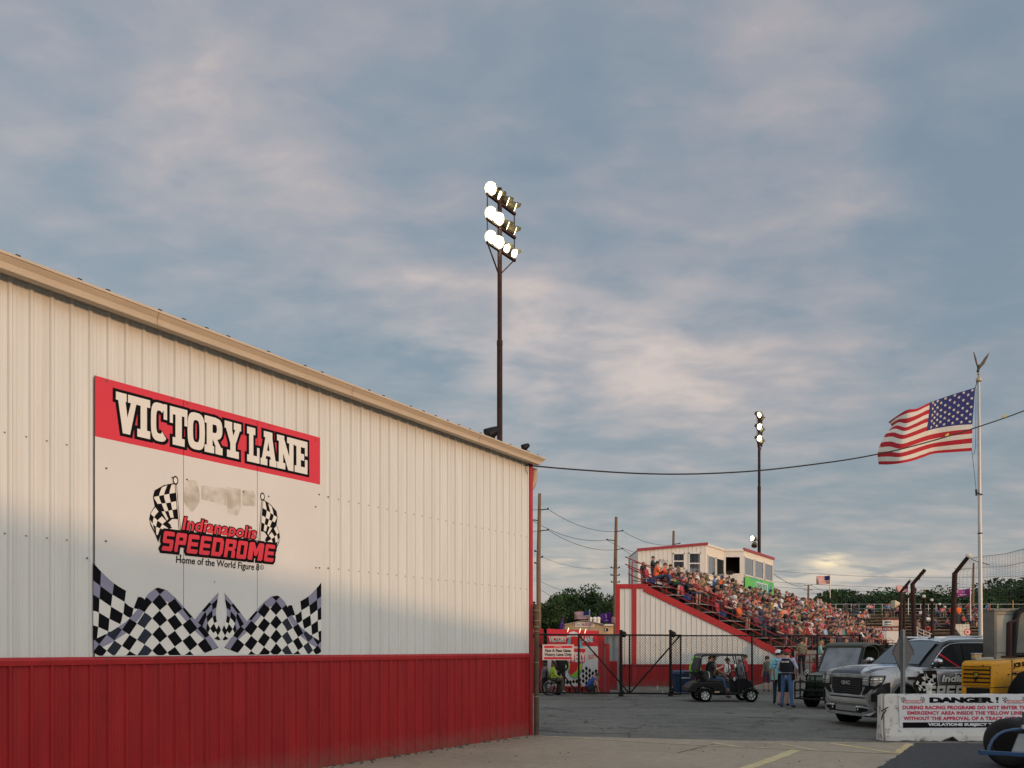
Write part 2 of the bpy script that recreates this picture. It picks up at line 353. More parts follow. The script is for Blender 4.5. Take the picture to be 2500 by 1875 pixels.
for k in range(5):
    u=u1-2.1-k*3.05; mb=MB(mat('gutter_lap',(.30,.22,.15),.6)); mb.prism([p+NW*.003 for p in gsec(u,u)[1:8]]+[p+NW*.0005 for p in gsec(u,u)[1:8][::-1]],DW*-.008); obj('gutter_joint',mb,bld,True)
mb=MB(M_soffit); mb.prism([W(UL,ZE(UL)+.0,-.05),W(UL,ZE(UL)+.0,.20),W(UL,ZE(UL)+.06,.20),W(UL,ZE(UL)+.06,-.05)],W(.05,ZE0,0)-W(UL,ZE(UL),0)); obj('soffit',mb,bld,True)
M_roof=mat('roof_steel',(.48,.45,.40),.4,var=.08,stretch=(1,1,1))
mb=MB(M_roof)
mb.poly([W(UL,ZT(UL)-.035,GO-.06),W(u1-.03,zt0-.035,GO-.06),W(u1-.03,zr+.12,-DEP/2),W(UL,zr+.12,-DEP/2)]); mb.poly([W(UL,ZT(UL)-.035,-DEP-GO),W(u1-.03,zt0-.035,-DEP-GO),W(u1-.03,zr+.12,-DEP/2),W(UL,zr+.12,-DEP/2)])
k=0
while -k*.305>UL+.4:                 # roof ribs and their screws ending above the gutter
    u=u1-.2-k*.305; a=W(u,ZT(u)-.03,GO-.07); b=W(u,zr+.13,-DEP/2); mb.tube([a,b],.014,4); k+=1
obj('roof',mb,bld,True)
mb=MB(M_black)
for k in range(44):
    u=u1-.25-k*.305
    if rnd.random()<.6: mb=MB(M_black); mb.obox(W(u,ZT(u)+.012,GO-.02),DW*.022,NW*.012,(0,0,.014)); obj('rib_closure',mb,bld,True)
mb=MB(mat('downspout_tan',(.56,.44,.32),.45,var=.08)); pts=[W(.20,ZB(0)+.03,-.06),W(.215,ZB(0)-.12,-.07),W(.205,ZB(0)-.26,-.09),W(.16,ZB(0)-.37,-.11),W(.06,ZB(0)-.46,-.13),W(.02,ZB(0)-.6,-.14),W(.02,.2,-.14)]
mb.tube(pts[:5],.062,12,smooth=False)
for k in range(17):
    q=polyline(pts[:5],k/16); q2=polyline(pts[:5],min(1,k/16+.012)); mb.tube([q,q2+ (q2-q)*.1],.069,12,smooth=False)
mb.tube(pts[4:],.05,8); obj('downspout',mb,bld,True)
def flood(px,py,Y,name,label,s=1.,tilt=.5):
    c=P(px,py,Y); t=thing(name,label,'floodlight',c,0,'floodlights on the roof edge')
    mb=MB(M_black); mb.lathe([(.03,-.18),(.07,-.16),(.10,-.06),(.125,.06),(.13,.1),(.115,.1)],(0,0,0),(-.75,-.2,-.45),14); obj('lamp_housing',mb,t); mb=MB(M_black); mb.tube([(.05,.0,-.05),(.09,.02,-.2),(.12,.03,-.3)],.016,6); obj('bracket',mb,t); t.scale=(s,s,s); return t
flood(1199,1057,17.2,'roof_floodlight','larger black floodlight behind the gutter beside the tall light pole',1.15)
flood(1282,1091,17.0,'roof_floodlight','smaller grey floodlight near the right end of the gutter',.62)
mb=MB(M_black)                       # hook where the overhead cable leaves the wall
a=W(*WU(1281,1137),.03); mb.tube([a,a+NW*.05,a+NW*.09+V((.01,0,.03))],.012,6); mb.tube([a,a+V((0,0,-.1)),a+NW*.02+V((.02,0,-.18))],.006,5); obj('cable_hook',mb,bld,True)

# ---------------------------------------------------------------- the big sign
SO=.036
sg=thing('victory_sign','large square sign with red banner, racing logo and checkered flags on white wall','sign',W(*WU(500,1615),SO))
uA,_=WU(228,1600); uB,_=WU(777,1600); zb=ZW+.057
zTL=WU(228,918)[1]; zTR=WU(777,1070)[1]; zt=(zTL+zTR)/2
z1=(WU(228,1067)[1]+WU(777,1184)[1])/2
us=[uA,WU(443.5,1600)[0],WU(623.5,1600)[0],uB]
for k in range(3):
    a=us[k]+(.006 if k else 0); b=us[k+1]-(.0 if k==2 else .001); mb=MB(M_sign)
    mb.prism([W(a,zb,SO),W(b,zb,SO),W(b,z1,SO),W(a,z1,SO)],NW*.006)
    o=obj('sign_panel',mb,sg,True)
    mb=MB(M_banner); mb.prism([W(a,z1,SO),W(b,z1,SO),W(b,zt,SO),W(a,zt,SO)],NW*.0064); obj('banner',mb,o,True)
mb=MB(M_gap); mb.poly([W(uA-.004,zb,SO-.002),W(uB+.002,zb,SO-.002),W(uB+.002,zt+.003,SO-.002),W(uA-.004,zt+.003,SO-.002)]); obj('joint',mb,sg,True)
def SG(u,z,l=0.): return W(u,max(z,zb+.012),SO+.0072+l)
def c6(x,y): return WU(200+x*.28336,880+y*.28336,SO)
def c7(x,y): return WU(200+x*.29538,1150+y*.29538,SO)
bx=[]
for x0,x1,yt,yb in [(280,492,275,645),(465,592,320,685),(582,742,345,700),(745,912,390,740),(898,1062,440,775),(1045,1214,470,815),(1218,1374,515,845),(1412,1532,565,895),(1528,1678,605,925),(1670,1836,640,955),(1822,1944,680,985)]:
    bx.append([c6(x0,0)[0],c6(x1,0)[0]])
zlo=(c6(340,632)[1]+c6(1900,985)[1])/2; zhi=(c6(340,268)[1]+c6(1890,690)[1])/2
bx=[(a+.012,b-.012,zlo+.012,zhi-.012) for a,b in bx]
mb=MB(M_ink); glyphs(mb,SLAB,'VICTORYLANE',bx,SG,M_ink,.036,0.,0); glyphs(mb,SLAB,'VICTORYLANE',bx,SG,M_letter,0,.004); obj('victory_lane_lettering',mb,sg,True)
# centre logo
mb=MB(M_ink)
a=c7(825,0)[0];b=c7(1440,0)[0]; zI0=(c7(840,492)[1]+c7(1430,565)[1])/2; zI1=(c7(860,385)[1]+c7(1400,455)[1])/2
pd=.062
tx=lambda l:(lambda x,y:SG(x,y,l))
text_into(mb,'Indianapolis',tx(.001),a,b,zI0-.27*(zI1-zI0),zI1,M_ink,off=.06,shear=.2,space=1.04,base=.026); text_into(mb,'Indianapolis',tx(.003),a,b,zI0-.27*(zI1-zI0),zI1,M_banner,shear=.2,space=1.04,base=.026)
zS0=(c7(690,660)[1]+c7(1540,750)[1])/2; zS1=(c7(700,508)[1]+c7(1560,600)[1])/2
xs=[655,760,862,965,1065,1170,1272,1365,1500,1590]; uu=[c7(x,0)[0] for x in xs]; bx=[(uu[i]+.012,uu[i+1]-.012,zS0,zS1) for i in range(9)]
glyphs(mb,SQUARE,'SPEEDROME',bx,SG,M_ink,.034,.004,.16); glyphs(mb,SQUARE,'SPEEDROME',bx,SG,M_banner,0,.008,.16)
zH0=(c7(790,755)[1]+c7(1430,822)[1])/2; zH1=(c7(790,705)[1]+c7(1430,772)[1])/2
text_into(mb,'Home of the World Figure 8',tx(.004),c7(775,0)[0],c7(1462,0)[0],zH0-.03,zH1+.01,M_ink,shear=.06,base=.014)
text_into(mb,'R',tx(.004),c7(1479,0)[0],c7(1488,0)[0],zH1-.05,zH1-.015,M_ink)
cR=(c7(1484,0)[0],zH1-.032)
for k in range(16):
    a0,a1=2*math.pi*k/16,2*math.pi*(k+1)/16
    mb.poly([SG(cR[0]+r*math.cos(t),cR[1]+r*1.1*math.sin(t),.004) for r,t in((.030,a0),(.030,a1),(.024,a1),(.024,a0))],M_ink)
def checker(mb,rows,nu,nv,conv,par=0,white=None,lift=.001,split=3,alt=None):
    fn=patch([[V((*conv(*p),0)) for p in r] for r in rows])
    for j in range(nv):
        for i in range(nu):
            blk=(i+j+par)%2==0
            m=M_ink if blk else (alt(i,j) if alt else white)
            if m is None: continue
            q=[]
            for s_ in range(split): q.append(fn((i+s_/split)/nu,j/nv))
            for s_ in range(split): q.append(fn((i+1)/nu,(j+s_/split)/nv))
            for s_ in range(split): q.append(fn((i+1-s_/split)/nu,(j+1)/nv))
            for s_ in range(split): q.append(fn(i/nu,(j+1-s_/split)/nv))
            mb.poly([SG(p.x,p.y,lift) for p in q],m)
um=WU(538,1600)[0]
def logo_flag(mb,cv):
    outl=[(598,160),(672,118),(726,106),(774,99),(790,398),(745,396),(712,425),(742,470),(690,492),(650,520),(628,592),(600,520),(566,455),(553,398),(563,350),(598,292),(584,215)]
    mb.poly([SG(*cv(*p),.0008) for p in outl],M_ink)
    checker(mb,[[(606,164),(675,128),(725,116),(768,110)],[(592,215),(650,203),(702,192),(770,180)],[(622,272),(668,268),(716,262),(776,250)],[(655,335),(692,332),(732,325),(780,315)],[(700,410),(716,392),(745,385),(784,388)]],4,4,cv,0,M_letter,.002)
    checker(mb,[[(603,300),(640,350),(680,400),(733,446)],[(566,355),(604,392),(646,428),(712,476)],[(559,402),(592,448),(630,470),(680,485)],[(575,450),(604,506),(618,530),(645,505)]],4,3,cv,1,M_letter,.002)
    for a,b,w in(((770,100),(806,498),6),):
        p=cv(*a);q=cv(*b); mb.poly([SG(p[0]-.012,p[1],.003),SG(p[0]+.014,p[1],.003),SG(q[0]+.014,q[1],.003),SG(q[0]-.012,q[1],.003)],M_ink); mb.poly([SG(p[0]-.004,p[1],.0034),SG(p[0]+.006,p[1],.0034),SG(q[0]+.006,q[1],.0034),SG(q[0]-.004,q[1],.0034)],M_letter)
    p=cv(770,78)
    for r,m,l in((.046,M_ink,.004),(.03,M_letter,.0044)): mb.poly([SG(p[0]+r*.8*math.cos(2*math.pi*k/14),p[1]+r*1.25*math.sin(2*math.pi*k/14),l) for k in range(14)],m)
logo_flag(mb,c7)
ul=c7(770,0)[0]; ur=c7(1489,0)[0]
def c7m(x,y): u,z=c7(x,y); return ur-(u-ul)*.86,z*1.0+(c7(1489,212)[1]-c7(770,78)[1])*1.0
logo_flag(mb,c7m)
for px_,y0,y1 in((812,690,712),):
    p=c7(px_,y0);q=c7(px_,y1); mb.poly([SG(p[0]-.01,p[1],.001),SG(p[0]+.01,p[1],.001),SG(q[0]+.01,q[1],.001),SG(q[0]-.01,q[1],.001)],M_ink)
obj('racing_logo',mb,sg,True)
# checkered bunting along the bottom, the right half mirroring the left
mb=MB(M_ink)
def bunting(mb,cv,par=0):
    RG=[(95,1395),(240,1325),(370,1240),(470,1130),(548,1010),(620,962),(700,985),(790,1068),(870,1160),(930,1228),(1010,1300),(1060,1365),(1125,1455)]
    BT=[(95,1500),(150,1535),(350,1565),(570,1572),(790,1558),(1010,1505),(1125,1460)]
    def yat(P_,x):
        if x<=P_[0][0]: return P_[0][1]
        for p,q in zip(P_[:-1],P_[1:]):
            if p[0]<=x<=q[0]: return lerp(p[1],q[1],(x-p[0])/(q[0]-p[0]))
        return P_[-1][1]
    def pt(x,y,l): x=min(1125,max(95,x)); return SG(*cv(x,max(yat(RG,x),min(yat(BT,x),y))),l)
    n=46
    for t in range(n):
        x0,x1=lerp(95,1125,t/n),lerp(95,1125,(t+1)/n)
        for k,(d0,d1,m_) in enumerate(((0,95,M_lav),(95,900,M_letter))): mb.poly([pt(x0,yat(RG,x0)+d1,.0016),pt(x1,yat(RG,x1)+d1,.0016),pt(x1,yat(RG,x1)+d0,.0016),pt(x0,yat(RG,x0)+d0,.0016)],m_)
    wy=lambda x:.34*(yat(RG,x)-962)+ (14*math.sin(x/95.))
    for j in range(-4,6):
        for i in range(-5,5):
            cx,cy=640+125*i,945+133*j; cs=[]
            for dx,dy in((0,-66),(15,-50),(31,-33),(47,-17),(62,0),(47,17),(31,33),(15,50),(0,66),(-15,50),(-31,33),(-47,17),(-62,0),(-47,-17),(-31,-33),(-15,-50)): x=cx+dx; cs.append((x,cy+dy+wy(min(1125,max(95,x)))))
            if cx<60 or cx>1160 or all(y<=yat(RG,x) for x,y in cs) or all(y>=yat(BT,x) for x,y in cs): continue
            mb.poly([pt(x,y,.0022) for x,y in cs],M_navy if i in(-1,-3) and j>1 else M_ink)
    al=lambda i,j:M_lav if (i+j)<3 else M_letter
    checker(mb,[[(91,757),(155,830),(262,928),(362,990)],[(91,905),(150,950),(250,1022),(350,1082)],[(91,1020),(143,1055),(238,1120),(335,1178)],[(91,1155),(138,1170),(225,1222),(318,1268)],[(91,1275),(132,1288),(215,1325),(295,1345)],[(91,1395),(122,1390),(190,1385),(260,1372)]],3,5,cv,0,M_letter,.0008,3,al)
    checker(mb,[[(350,1085),(425,1135),(462,1040),(512,1056)],[(340,1180),(400,1215),(425,1135),(500,1160)],[(315,1265),(370,1270),(410,1210),(470,1180)]],3,2,cv,0,M_letter,.001,2)
    checker(mb,[[(1127,1002),(1050,1085),(985,1160),(930,1228)],[(1118,1070),(1072,1110),(1020,1170),(965,1262)],[(1105,1160),(1075,1180),(1030,1230),(1010,1300)],[(1110,1235),(1085,1245),(1050,1290),(1035,1330)],[(1128,1272),(1110,1310),(1085,1345),(1055,1365)]],3,5,cv,1,M_lav,.0026,3,lambda i,j:M_lav if j<3 else M_letter)
    checker(mb,[[(1128,1272),(1100,1320),(1055,1365)],[(1145,1315),(1120,1360),(1090,1385)],[(1150,1360),(1140,1390),(1130,1400)]],2,2,cv,0,M_letter,.0026,2)
bunting(mb,c7)
umid=c7(1150,0)[0]; kx=(uB-umid)/(umid-uA)
def c7b(x,y): u,z=c7(x,y); return umid+(umid-u)*kx,z
bunting(mb,c7b); obj('checkered_bunting',mb,sg,True)
# smears where old stickers were scraped off, and screw heads
m,nt,b=_new('sticker_residue'); N=nt.nodes; L=nt.links
nz=N.new('ShaderNodeTexNoise'); nz.inputs['Scale'].default_value=6; nz.inputs['Detail'].default_value=8; tc=N.new('ShaderNodeTexCoord'); L.new(tc.outputs['Object'],nz.inputs[0])
rp=N.new('ShaderNodeValToRGB'); rp.color_ramp.elements[0].position=.35; rp.color_ramp.elements[1].position=.66; rp.color_ramp.elements[0].color=(.40,.37,.32,1); rp.color_ramp.elements[1].color=(.62,.605,.57,1); L.new(nz.outputs['Fac'],rp.inputs[0]); L.new(rp.outputs[0],b.inputs['Base Color']); b.inputs['Roughness'].default_value=.7; M_res=m
mb=MB(M_res)
def blob(x,y,rx,ry,l): 
    pts=[]
    for k in range(18):
        a=2*math.pi*k/18; q=1+.05*math.sin(5*a); pts.append(SG(*c7(x+rx*q*math.cos(a),y+ry*q*math.sin(a)),l))
    mb=MB(M_res); mb.poly(pts); obj('sticker_residue',mb,sg,True)
blob(905,200,66,132,.0006)
mb=MB(M_res); mb.poly([SG(*c7(*p),.0004) for p in((985,120),(1190,145),(1192,285),(1110,262),(985,235))]); obj('sticker_residue',mb,sg,True); mb=MB(M_res); mb.poly([SG(*c7(*p),.0005) for p in((1190,130),(1310,150),(1312,310),(1280,370),(1200,350))]); obj('sticker_residue',mb,sg,True); mb=MB(M_res); mb.poly([SG(*c7(*p),.0004) for p in((1325,155),(1415,165),(1432,200),(1430,290),(1325,285))]); obj('sticker_residue',mb,sg,True)
for x in(850,880,900,960,990,1005,1050,1088): mb=MB(M_lav); mb.poly([SG(*c7(x+d[0],900+(x-850)*.03+d[1]+rnd.randint(-12,12)),.0005) for d in((0,0),(16,4),(14,12),(2,10))],M_lav)
obj('sticker_residue',mb,sg,True)
M_scr=mat('screw_head',(.10,.09,.08),.5,var=0)
for x,y in((196,580),(40,720),(745,55),(866,70),(1333,172),(1540,210),(1930,296),(1958,194),(2047,212),(1932,800),(1960,800),(2047,802),(205,1552),(745,1552),(875,1556),(1338,1546),(1547,1550),(1932,1548),(2047,1548)):
    u,z=c7(x,y); mb=MB(M_scr); mb.lathe([(.013,0),(.011,.006)],W(u,z,SO+(.007 if u<uB else -.03)),NW,8); obj('screw',mb,sg,True)
for x,y in((210,178),(778,328),(908,370),(1610,560),(2010,685),(208,930)):
    u,z=c6(x,y); mb=MB(M_scr); mb.lathe([(.013,0),(.011,.006)],W(u,z,SO+.007),NW,8); obj('screw',mb,sg,True)
mb=MB(mat('wall_screw',(.15,.13,.11),.6,var=0))
for zz in(WU(1000,1254)[1],WU(1000,1408)[1],WU(1000,1598)[1]):
    for k in range(60):
        u=-.179-k*.206
        if u>UL and not(uA-.1<u<uB+.1): mb.lathe([(.0105,0),(.008,.006)],W(u,zz,.0),NW,6)
obj('wall_screw',mb,bld,True,kind='stuff')

# ================================================================ ground
m,nt,b=_new('asphalt'); N=nt.nodes; L=nt.links
tc=N.new('ShaderNodeTexCoord')
def noise(sc,det=6,rough=.6,vec=None,dist=0):
    n=N.new('ShaderNodeTexNoise'); n.inputs['Scale'].default_value=sc; n.inputs['Detail'].default_value=det; n.inputs['Roughness'].default_value=rough; n.inputs['Distortion'].default_value=dist
    L.new(vec or tc.outputs['Object'],n.inputs['Vector']); return n.outputs['Fac']
def ramp(src,p0,c0,p1,c1):
    r=N.new('ShaderNodeValToRGB'); e=r.color_ramp.elements; e[0].position=p0;e[1].position=p1;e[0].color=(*c0,1);e[1].color=(*c1,1); L.new(src,r.inputs[0]); return r.outputs[0]
def mult(a,b_,f=1.):
    x=N.new('ShaderNodeMix'); x.data_type='RGBA'; x.blend_type='MULTIPLY'; x.inputs[0].default_value=f; L.new(a,x.inputs[6]); L.new(b_,x.inputs[7]); return x.outputs[2]
base=ramp(noise(.16,5,.6),.3,(.115,.108,.095),.7,(.225,.205,.175))
c=mult(base,ramp(noise(2.2,8,.72),.3,(.62,.62,.62),.7,(1.15,1.15,1.15))); c=mult(c,ramp(noise(.55,3,.5,None,1.2),.30,(.45,.44,.43),.38,(1,1,1)),.7)
c=mult(c,ramp(noise(60,2,.5),.35,(.55,.55,.55),.65,(1.3,1.3,1.3))); c=mult(c,ramp(noise(16,3,.7),.32,(.62,.62,.62),.62,(1.15,1.15,1.15)))
vr=N.new('ShaderNodeTexVoronoi'); vr.feature='DISTANCE_TO_EDGE'; vr.inputs['Scale'].default_value=.22
dm=N.new('ShaderNodeVectorMath'); dm.operation='ADD'; nv=N.new('ShaderNodeTexNoise'); nv.inputs['Scale'].default_value=.9; nv.inputs['Detail'].default_value=5; L.new(tc.outputs['Object'],nv.inputs[0]); L.new(tc.outputs['Object'],dm.inputs[0]); sc_=N.new('ShaderNodeVectorMath'); sc_.operation='SCALE'; sc_.inputs['Scale'].default_value=2.2; L.new(nv.outputs['Color'],sc_.inputs[0]); L.new(sc_.outputs[0],dm.inputs[1]); L.new(dm.outputs[0],vr.inputs['Vector'])
c=mult(c,ramp(vr.outputs['Distance'],.002,(.22,.22,.22),.011,(1,1,1)),.9)
mp=N.new('ShaderNodeMapping'); mp.inputs['Scale'].default_value=(.12,.9,1); mp.inputs['Rotation'].default_value=(0,0,.1); L.new(tc.outputs['Object'],mp.inputs[0])
c=mult(c,ramp(noise(1.,4,.6,mp.outputs[0]),.35,(.75,.77,.78),.65,(1.1,1.08,1.04)),.8)
L.new(c,b.inputs['Base Color']); b.inputs['Roughness'].default_value=.85
bp=N.new('ShaderNodeBump'); bp.inputs['Strength'].default_value=.5; bp.inputs['Distance'].default_value=.01; L.new(noise(90,3),bp.inputs['Height']); L.new(bp.outputs[0],b.inputs['Normal'])
M_asph=m
mb=MB(M_asph); S=1500
mb.poly([(-S,-S,0),(S,-S,0),(S,S,0),(-S,S,0)]); obj('ground',mb,kind='structure')
m,nt,b=_new('apron_concrete'); N=nt.nodes; L=nt.links; tc=N.new('ShaderNodeTexCoord')
c=ramp(noise(.35,5,.6),.3,(.27,.215,.155),.7,(.38,.305,.22)); c=mult(c,ramp(noise(5,7,.7),.3,(.82,.82,.82),.7,(1.08,1.08,1.08))); c=mult(c,ramp(noise(70,2),.4,(.82,.82,.82),.6,(1.1,1.1,1.1)))
c=mult(c,ramp(noise(7,3,.5,None,1.5),.27,(.35,.33,.3),.33,(1,1,1)),.6)
L.new(c,b.inputs['Base Color']); b.inputs['Roughness'].default_value=.8
bp=N.new('ShaderNodeBump'); bp.inputs['Strength'].default_value=.3; bp.inputs['Distance'].default_value=.006; L.new(noise(80,3),bp.inputs['Height']); L.new(bp.outputs[0],b.inputs['Normal'])
M_apron=m
def flat(pts,z,m,name,w=0,label=None,cat=None):
    mb=MB(m); mb.poly([(p[0],p[1],z) for p in pts]); return obj(name,mb,kind='structure')
def jag(a,b,n,amp):
    a=V(a);b=V(b); t=(b-a); s=V((-t.y,t.x,0)).normalized(); return [a+t*(i/n)+s*(rnd.uniform(-amp,amp) if 0<i<n else 0) for i in range(n+1)]
far=jag(G(1292,1796),G(1800,1808),40,.035)+jag(G(1800,1808),G(2236,1814),40,.03)[1:]
rt=jag(G(2236,1814),G(2120,1890),30,.035)[1:]+[V((4.5,6,0)),V((3,-6,0)),V((-16,-6,0)),W(UL,0,0)]
flat(far+rt+[W(-.02,0,-.02)],.004,M_apron,'concrete_apron')
m2=mat('fresh_asphalt',(.05,.05,.052),.8,var=.3,scale=8,bump=.4,bscale=80)
rt2=[V((p[0],p[1],0)) for p in rt[:30]]
flat([G(2236,1814)]+rt2+[V((4.5,6,0)),V((14,4,0)),V((16,13.9,0))],.003,m2,'dark_asphalt_patch')
def line(pts,w,m,z=.008):
    mb=MB(m)
    for a,b in zip(pts[:-1],pts[1:]):
        a=V(a);b=V(b);t=(b-a).normalized();s=V((-t.y,t.x,0))*w/2
        n=max(2,int((b-a).length/.25)); l=[a.lerp(b,i/n) for i in range(n+1)]
        lf=[p+s*rnd.uniform(.75,1.1)+V((0,0,z)) for p in l]; rg=[p-s*rnd.uniform(.75,1.1)+V((0,0,z)) for p in l]
        for i in range(n): mb.poly([rg[i],rg[i+1],lf[i+1],lf[i]])
    return mb
def k2(x,y): return G(1700+x*.27125,1725+y*.27125)
obj('lane_marking',line([k2(420,570),k2(905,396)],.20,mat('line_yellow',(.50,.41,.22),.8,var=.25,scale=4)),kind='structure')
obj('lane_marking',line([k2(1210,333),k2(1765,418)],.13,M_yel),kind='structure')
obj('lane_marking',line([k2(1925,337),k2(1800,424)],.13,M_yel,.009),kind='structure')
obj('lane_marking',line([G(1300,1797),k2(-20,348),k2(900,390),k2(1790,428)],.085,M_yelw,.010),kind='structure')
obj('lane_marking',line([k2(140,326),k2(430,372)],.14,M_yelw),kind='structure')
obj('lane_marking',line([k2(740,335),k2(1110,402)],.14,M_yelw),kind='structure')
obj('lane_marking',line([k2(390,326),k2(720,334)],.06,M_yelw),kind='structure')
obj('lane_marking',line([k2(1230,333),k2(1900,338)],.06,M_yelw),kind='structure')
mb=line([k2(-170,420),k2(180,335)],.03,mat('joint_dark',(.06,.05,.04),.9,var=.3),.007); obj('apron_joint',mb,kind='structure')
mb=MB(mat('crack_sealant',(.02,.02,.02),.7,var=.2))
for a,b_,w in((G(1315,1783),G(1400,1790),.05),(G(1400,1790),G(1560,1792),.045),(G(1820,1752),G(1960,1753),.06),(G(1330,1727),G(1400,1738),.06),(G(1770,1741),G(1790,1742),.12)):
    pts=jag(a,b_,10,.07); pts=[p+V((0,0,.004)) for p in pts]; mb.merge(line(pts,w,mb.mat,.0))
obj('asphalt_crack',mb,kind='structure')
mb=MB(mat('grit',(.09,.08,.07),.9,var=.4)); 
for k in range(160):
    u=-rnd.random()**.7*9; p=W(u,0,.03+abs(rnd.gauss(0,.12))); r=rnd.uniform(.008,.03); mb.ell(p+V((0,0,r*.4)),(r,r,r*.7),6,4)
for k in range(60):
    p=G(rnd.uniform(1100,2100),rnd.uniform(1745,1870)); r=rnd.uniform(.006,.018); mb.ell(p+V((0,0,.006)),(r,r,r*.6),6,4)
obj('gravel',mb,label='loose gravel and grit along the foot of the red wall',kind='stuff')
# ================================================================ people
POSE={}
def _sym(d,**k):
    for a,(x,y,z) in k.items(): d[a+'L']=(x,y,z); d[a+'R']=(x,-y,z)
    return d
POSE['stand']=_sym(dict(pelvis=(0,0,.95),waist=(0.01,0,1.10),chest=(0,0,1.31),neck=(-.01,0,1.475),head=(.02,0,1.60),top=(.02,0,1.685)),s=(-.01,.175,1.40),e=(-.03,.235,1.13),w=(.05,.23,.89),h=(.08,.225,.81),hip=(0,.095,.89),k=(.02,.10,.49),a=(-.03,.11,.085),t=(.13,.135,.04))
POSE['seat']=_sym(dict(pelvis=(0,0,.10),waist=(.0,0,.24),chest=(.05,0,.44),neck=(.07,0,.60),head=(.11,0,.725),top=(.115,0,.81)),s=(.05,.175,.53),e=(.10,.24,.29),w=(.33,.15,.20),h=(.41,.10,.20),hip=(.04,.10,.09),k=(.43,.13,.12),a=(.40,.12,-.33),t=(.56,.14,-.385))
def pose(b,**k): d=dict(POSE[b]); d.update(k); return d
BONES=[('pelvis','waist'),('waist','chest'),('chest','neck'),('neck','head'),('head','top')]+[x for s in 'LR' for x in(('chest','s'+s),('s'+s,'e'+s),('e'+s,'w'+s),('w'+s,'h'+s),('pelvis','hip'+s),('hip'+s,'k'+s),('k'+s,'a'+s),('a'+s,'t'+s))]
RAD=dict(pelvis=.125,waist=.125,chest=.13,neck=.056,head=.088,top=.062,s=.068,e=.046,w=.033,h=.034,hip=.092,k=.062,a=.045,t=.036)
def figure(J,sleeve=.6,shorts=False,hair='short',cap=None,fat=1.,hands=False,sub=1,mats=None,child=1.,face=True):
    """one continuous body grown over a skeleton; returns a builder (skin, shirt, trousers, hair, shoes, cap)"""
    ms=dict(skin=M_skin,shirt=M_cloth,pants=M_pants,hair=M_hair,shoe=M_shoe,cap=M_capc); ms.update(mats or {})
    bm=bmesh.new(); sk=bm.verts.layers.skin.verify(); vs={}
    def rad(n):
        r=RAD.get(n) or RAD[n[:-1]]
        if n in('pelvis','waist','chest'): r*=fat
        if n in('head','top') and child!=1: r*=1.22
        return r
    for n,p in J.items():
        v=bm.verts.new(p); vs[n]=v; v[sk].radius=(rad(n),rad(n)); v[sk].use_root=(n=='pelvis')
    for a,b in BONES: bm.edges.new((vs[a],vs[b]))
    me=bpy.data.meshes.new('figure'); bm.to_mesh(me); bm.free()
    ob=bpy.data.objects.new('figure',me); COL.objects.link(ob)
    ob.modifiers.new('k','SKIN').use_smooth_shade=True
    if sub: ob.modifiers.new('s','SUBSURF').levels=sub
    dg=bpy.context.evaluated_depsgraph_get(); m2=bpy.data.meshes.new_from_object(ob.evaluated_get(dg))
    mb=MB(ms['skin'],True); cos=[v.co.copy() for v in m2.vertices]; mb.v=cos
    seg=[(a,b,V(J[a]),V(J[b])) for a,b in BONES]
    hd=V(J['head']); nk=V(J['neck']); up=(V(J['top'])-hd).normalized(); fw=J.get('_f') or V((1,0,0))
    fw=V(fw); fw=(fw-up*fw.dot(up)).normalized(); lf=up.cross(fw)
    ch=1.22 if child!=1 else 1
    for p in m2.polygons:
        c=p.center; best=None
        for a,b,A,B in seg:
            d=B-A; t=max(0,min(1,(c-A).dot(d)/max(1e-9,d.length_squared))); r=lerp(rad(a),rad(b),t); q=(c-A-d*t).length/r
            if best is None or q<best[0]: best=(q,a,b,t)
        _,a,b,t=best; k='skin'
        if b in('waist','chest') or (a=='chest' and b!='neck'): k='shirt'
        elif b=='neck': k='shirt' if t<.85 else 'skin'
        elif a[0]=='s' and a!='shoulder': k='shirt' if t<sleeve*1.6 else 'skin'
        elif a[0]=='e': k='shirt' if sleeve>1 else 'skin'
        elif a=='pelvis' and b.startswith('hip'): k='pants'
        elif a.startswith('hip'): k='pants'
        elif a[0]=='k': k='pants' if (not shorts or t<.12) else 'skin'
        elif a[0]=='a': k='shoe'
        if a=='pelvis' and b=='waist' and t<.2: k='pants'
        mb.f.append(list(p.vertices)); mb.mi.append(mb._m(ms[k])); mb.sm.append(True)
    bpy.data.objects.remove(ob); bpy.data.meshes.remove(me); bpy.data.meshes.remove(m2)
    fx=lambda x,y,z:hd+fw*x*ch+lf*y*ch+up*z*ch
    Rm=Matrix((fw,lf,up)).transposed().to_4x4()
    def part(fn,m): t=MB(m,True); fn(t); mb.merge(t,Matrix.Translation(hd)@Rm@Matrix.Scale(ch,4))
    if face:
        part(lambda t:(t.ell((.092,0,-.012),(.018,.013,.022),6,4),t.ell((.0,.088,-.005),(.018,.012,.03),6,4),t.ell((.0,-.088,-.005),(.018,.012,.03),6,4),t.ell((.045,0,-.075),(.04,.045,.03),8,4)),ms['skin'])
        if hands: part(lambda t:(t.ell((.08,.032,.012),(.008,.012,.006),6,4),t.ell((.08,-.032,.012),(.008,.012,.006),6,4),t.ell((.085,0,-.055),(.006,.022,.004),6,3)),M_ink)
    if hair=='short': part(lambda t:t.ell((-.016,0,.028),(.098,.094,.092),10,5,None,-.15,1),ms['hair'])
    elif hair=='long': part(lambda t:(t.ell((-.018,0,.028),(.102,.098,.095),10,5,None,-.2,1),t.ell((-.06,0,-.08),(.06,.092,.16),10,6)),ms['hair'])
    elif hair=='side': part(lambda t:t.ell((-.03,0,.0),(.085,.093,.06),10,5,None,-.5,.3),ms['hair'])
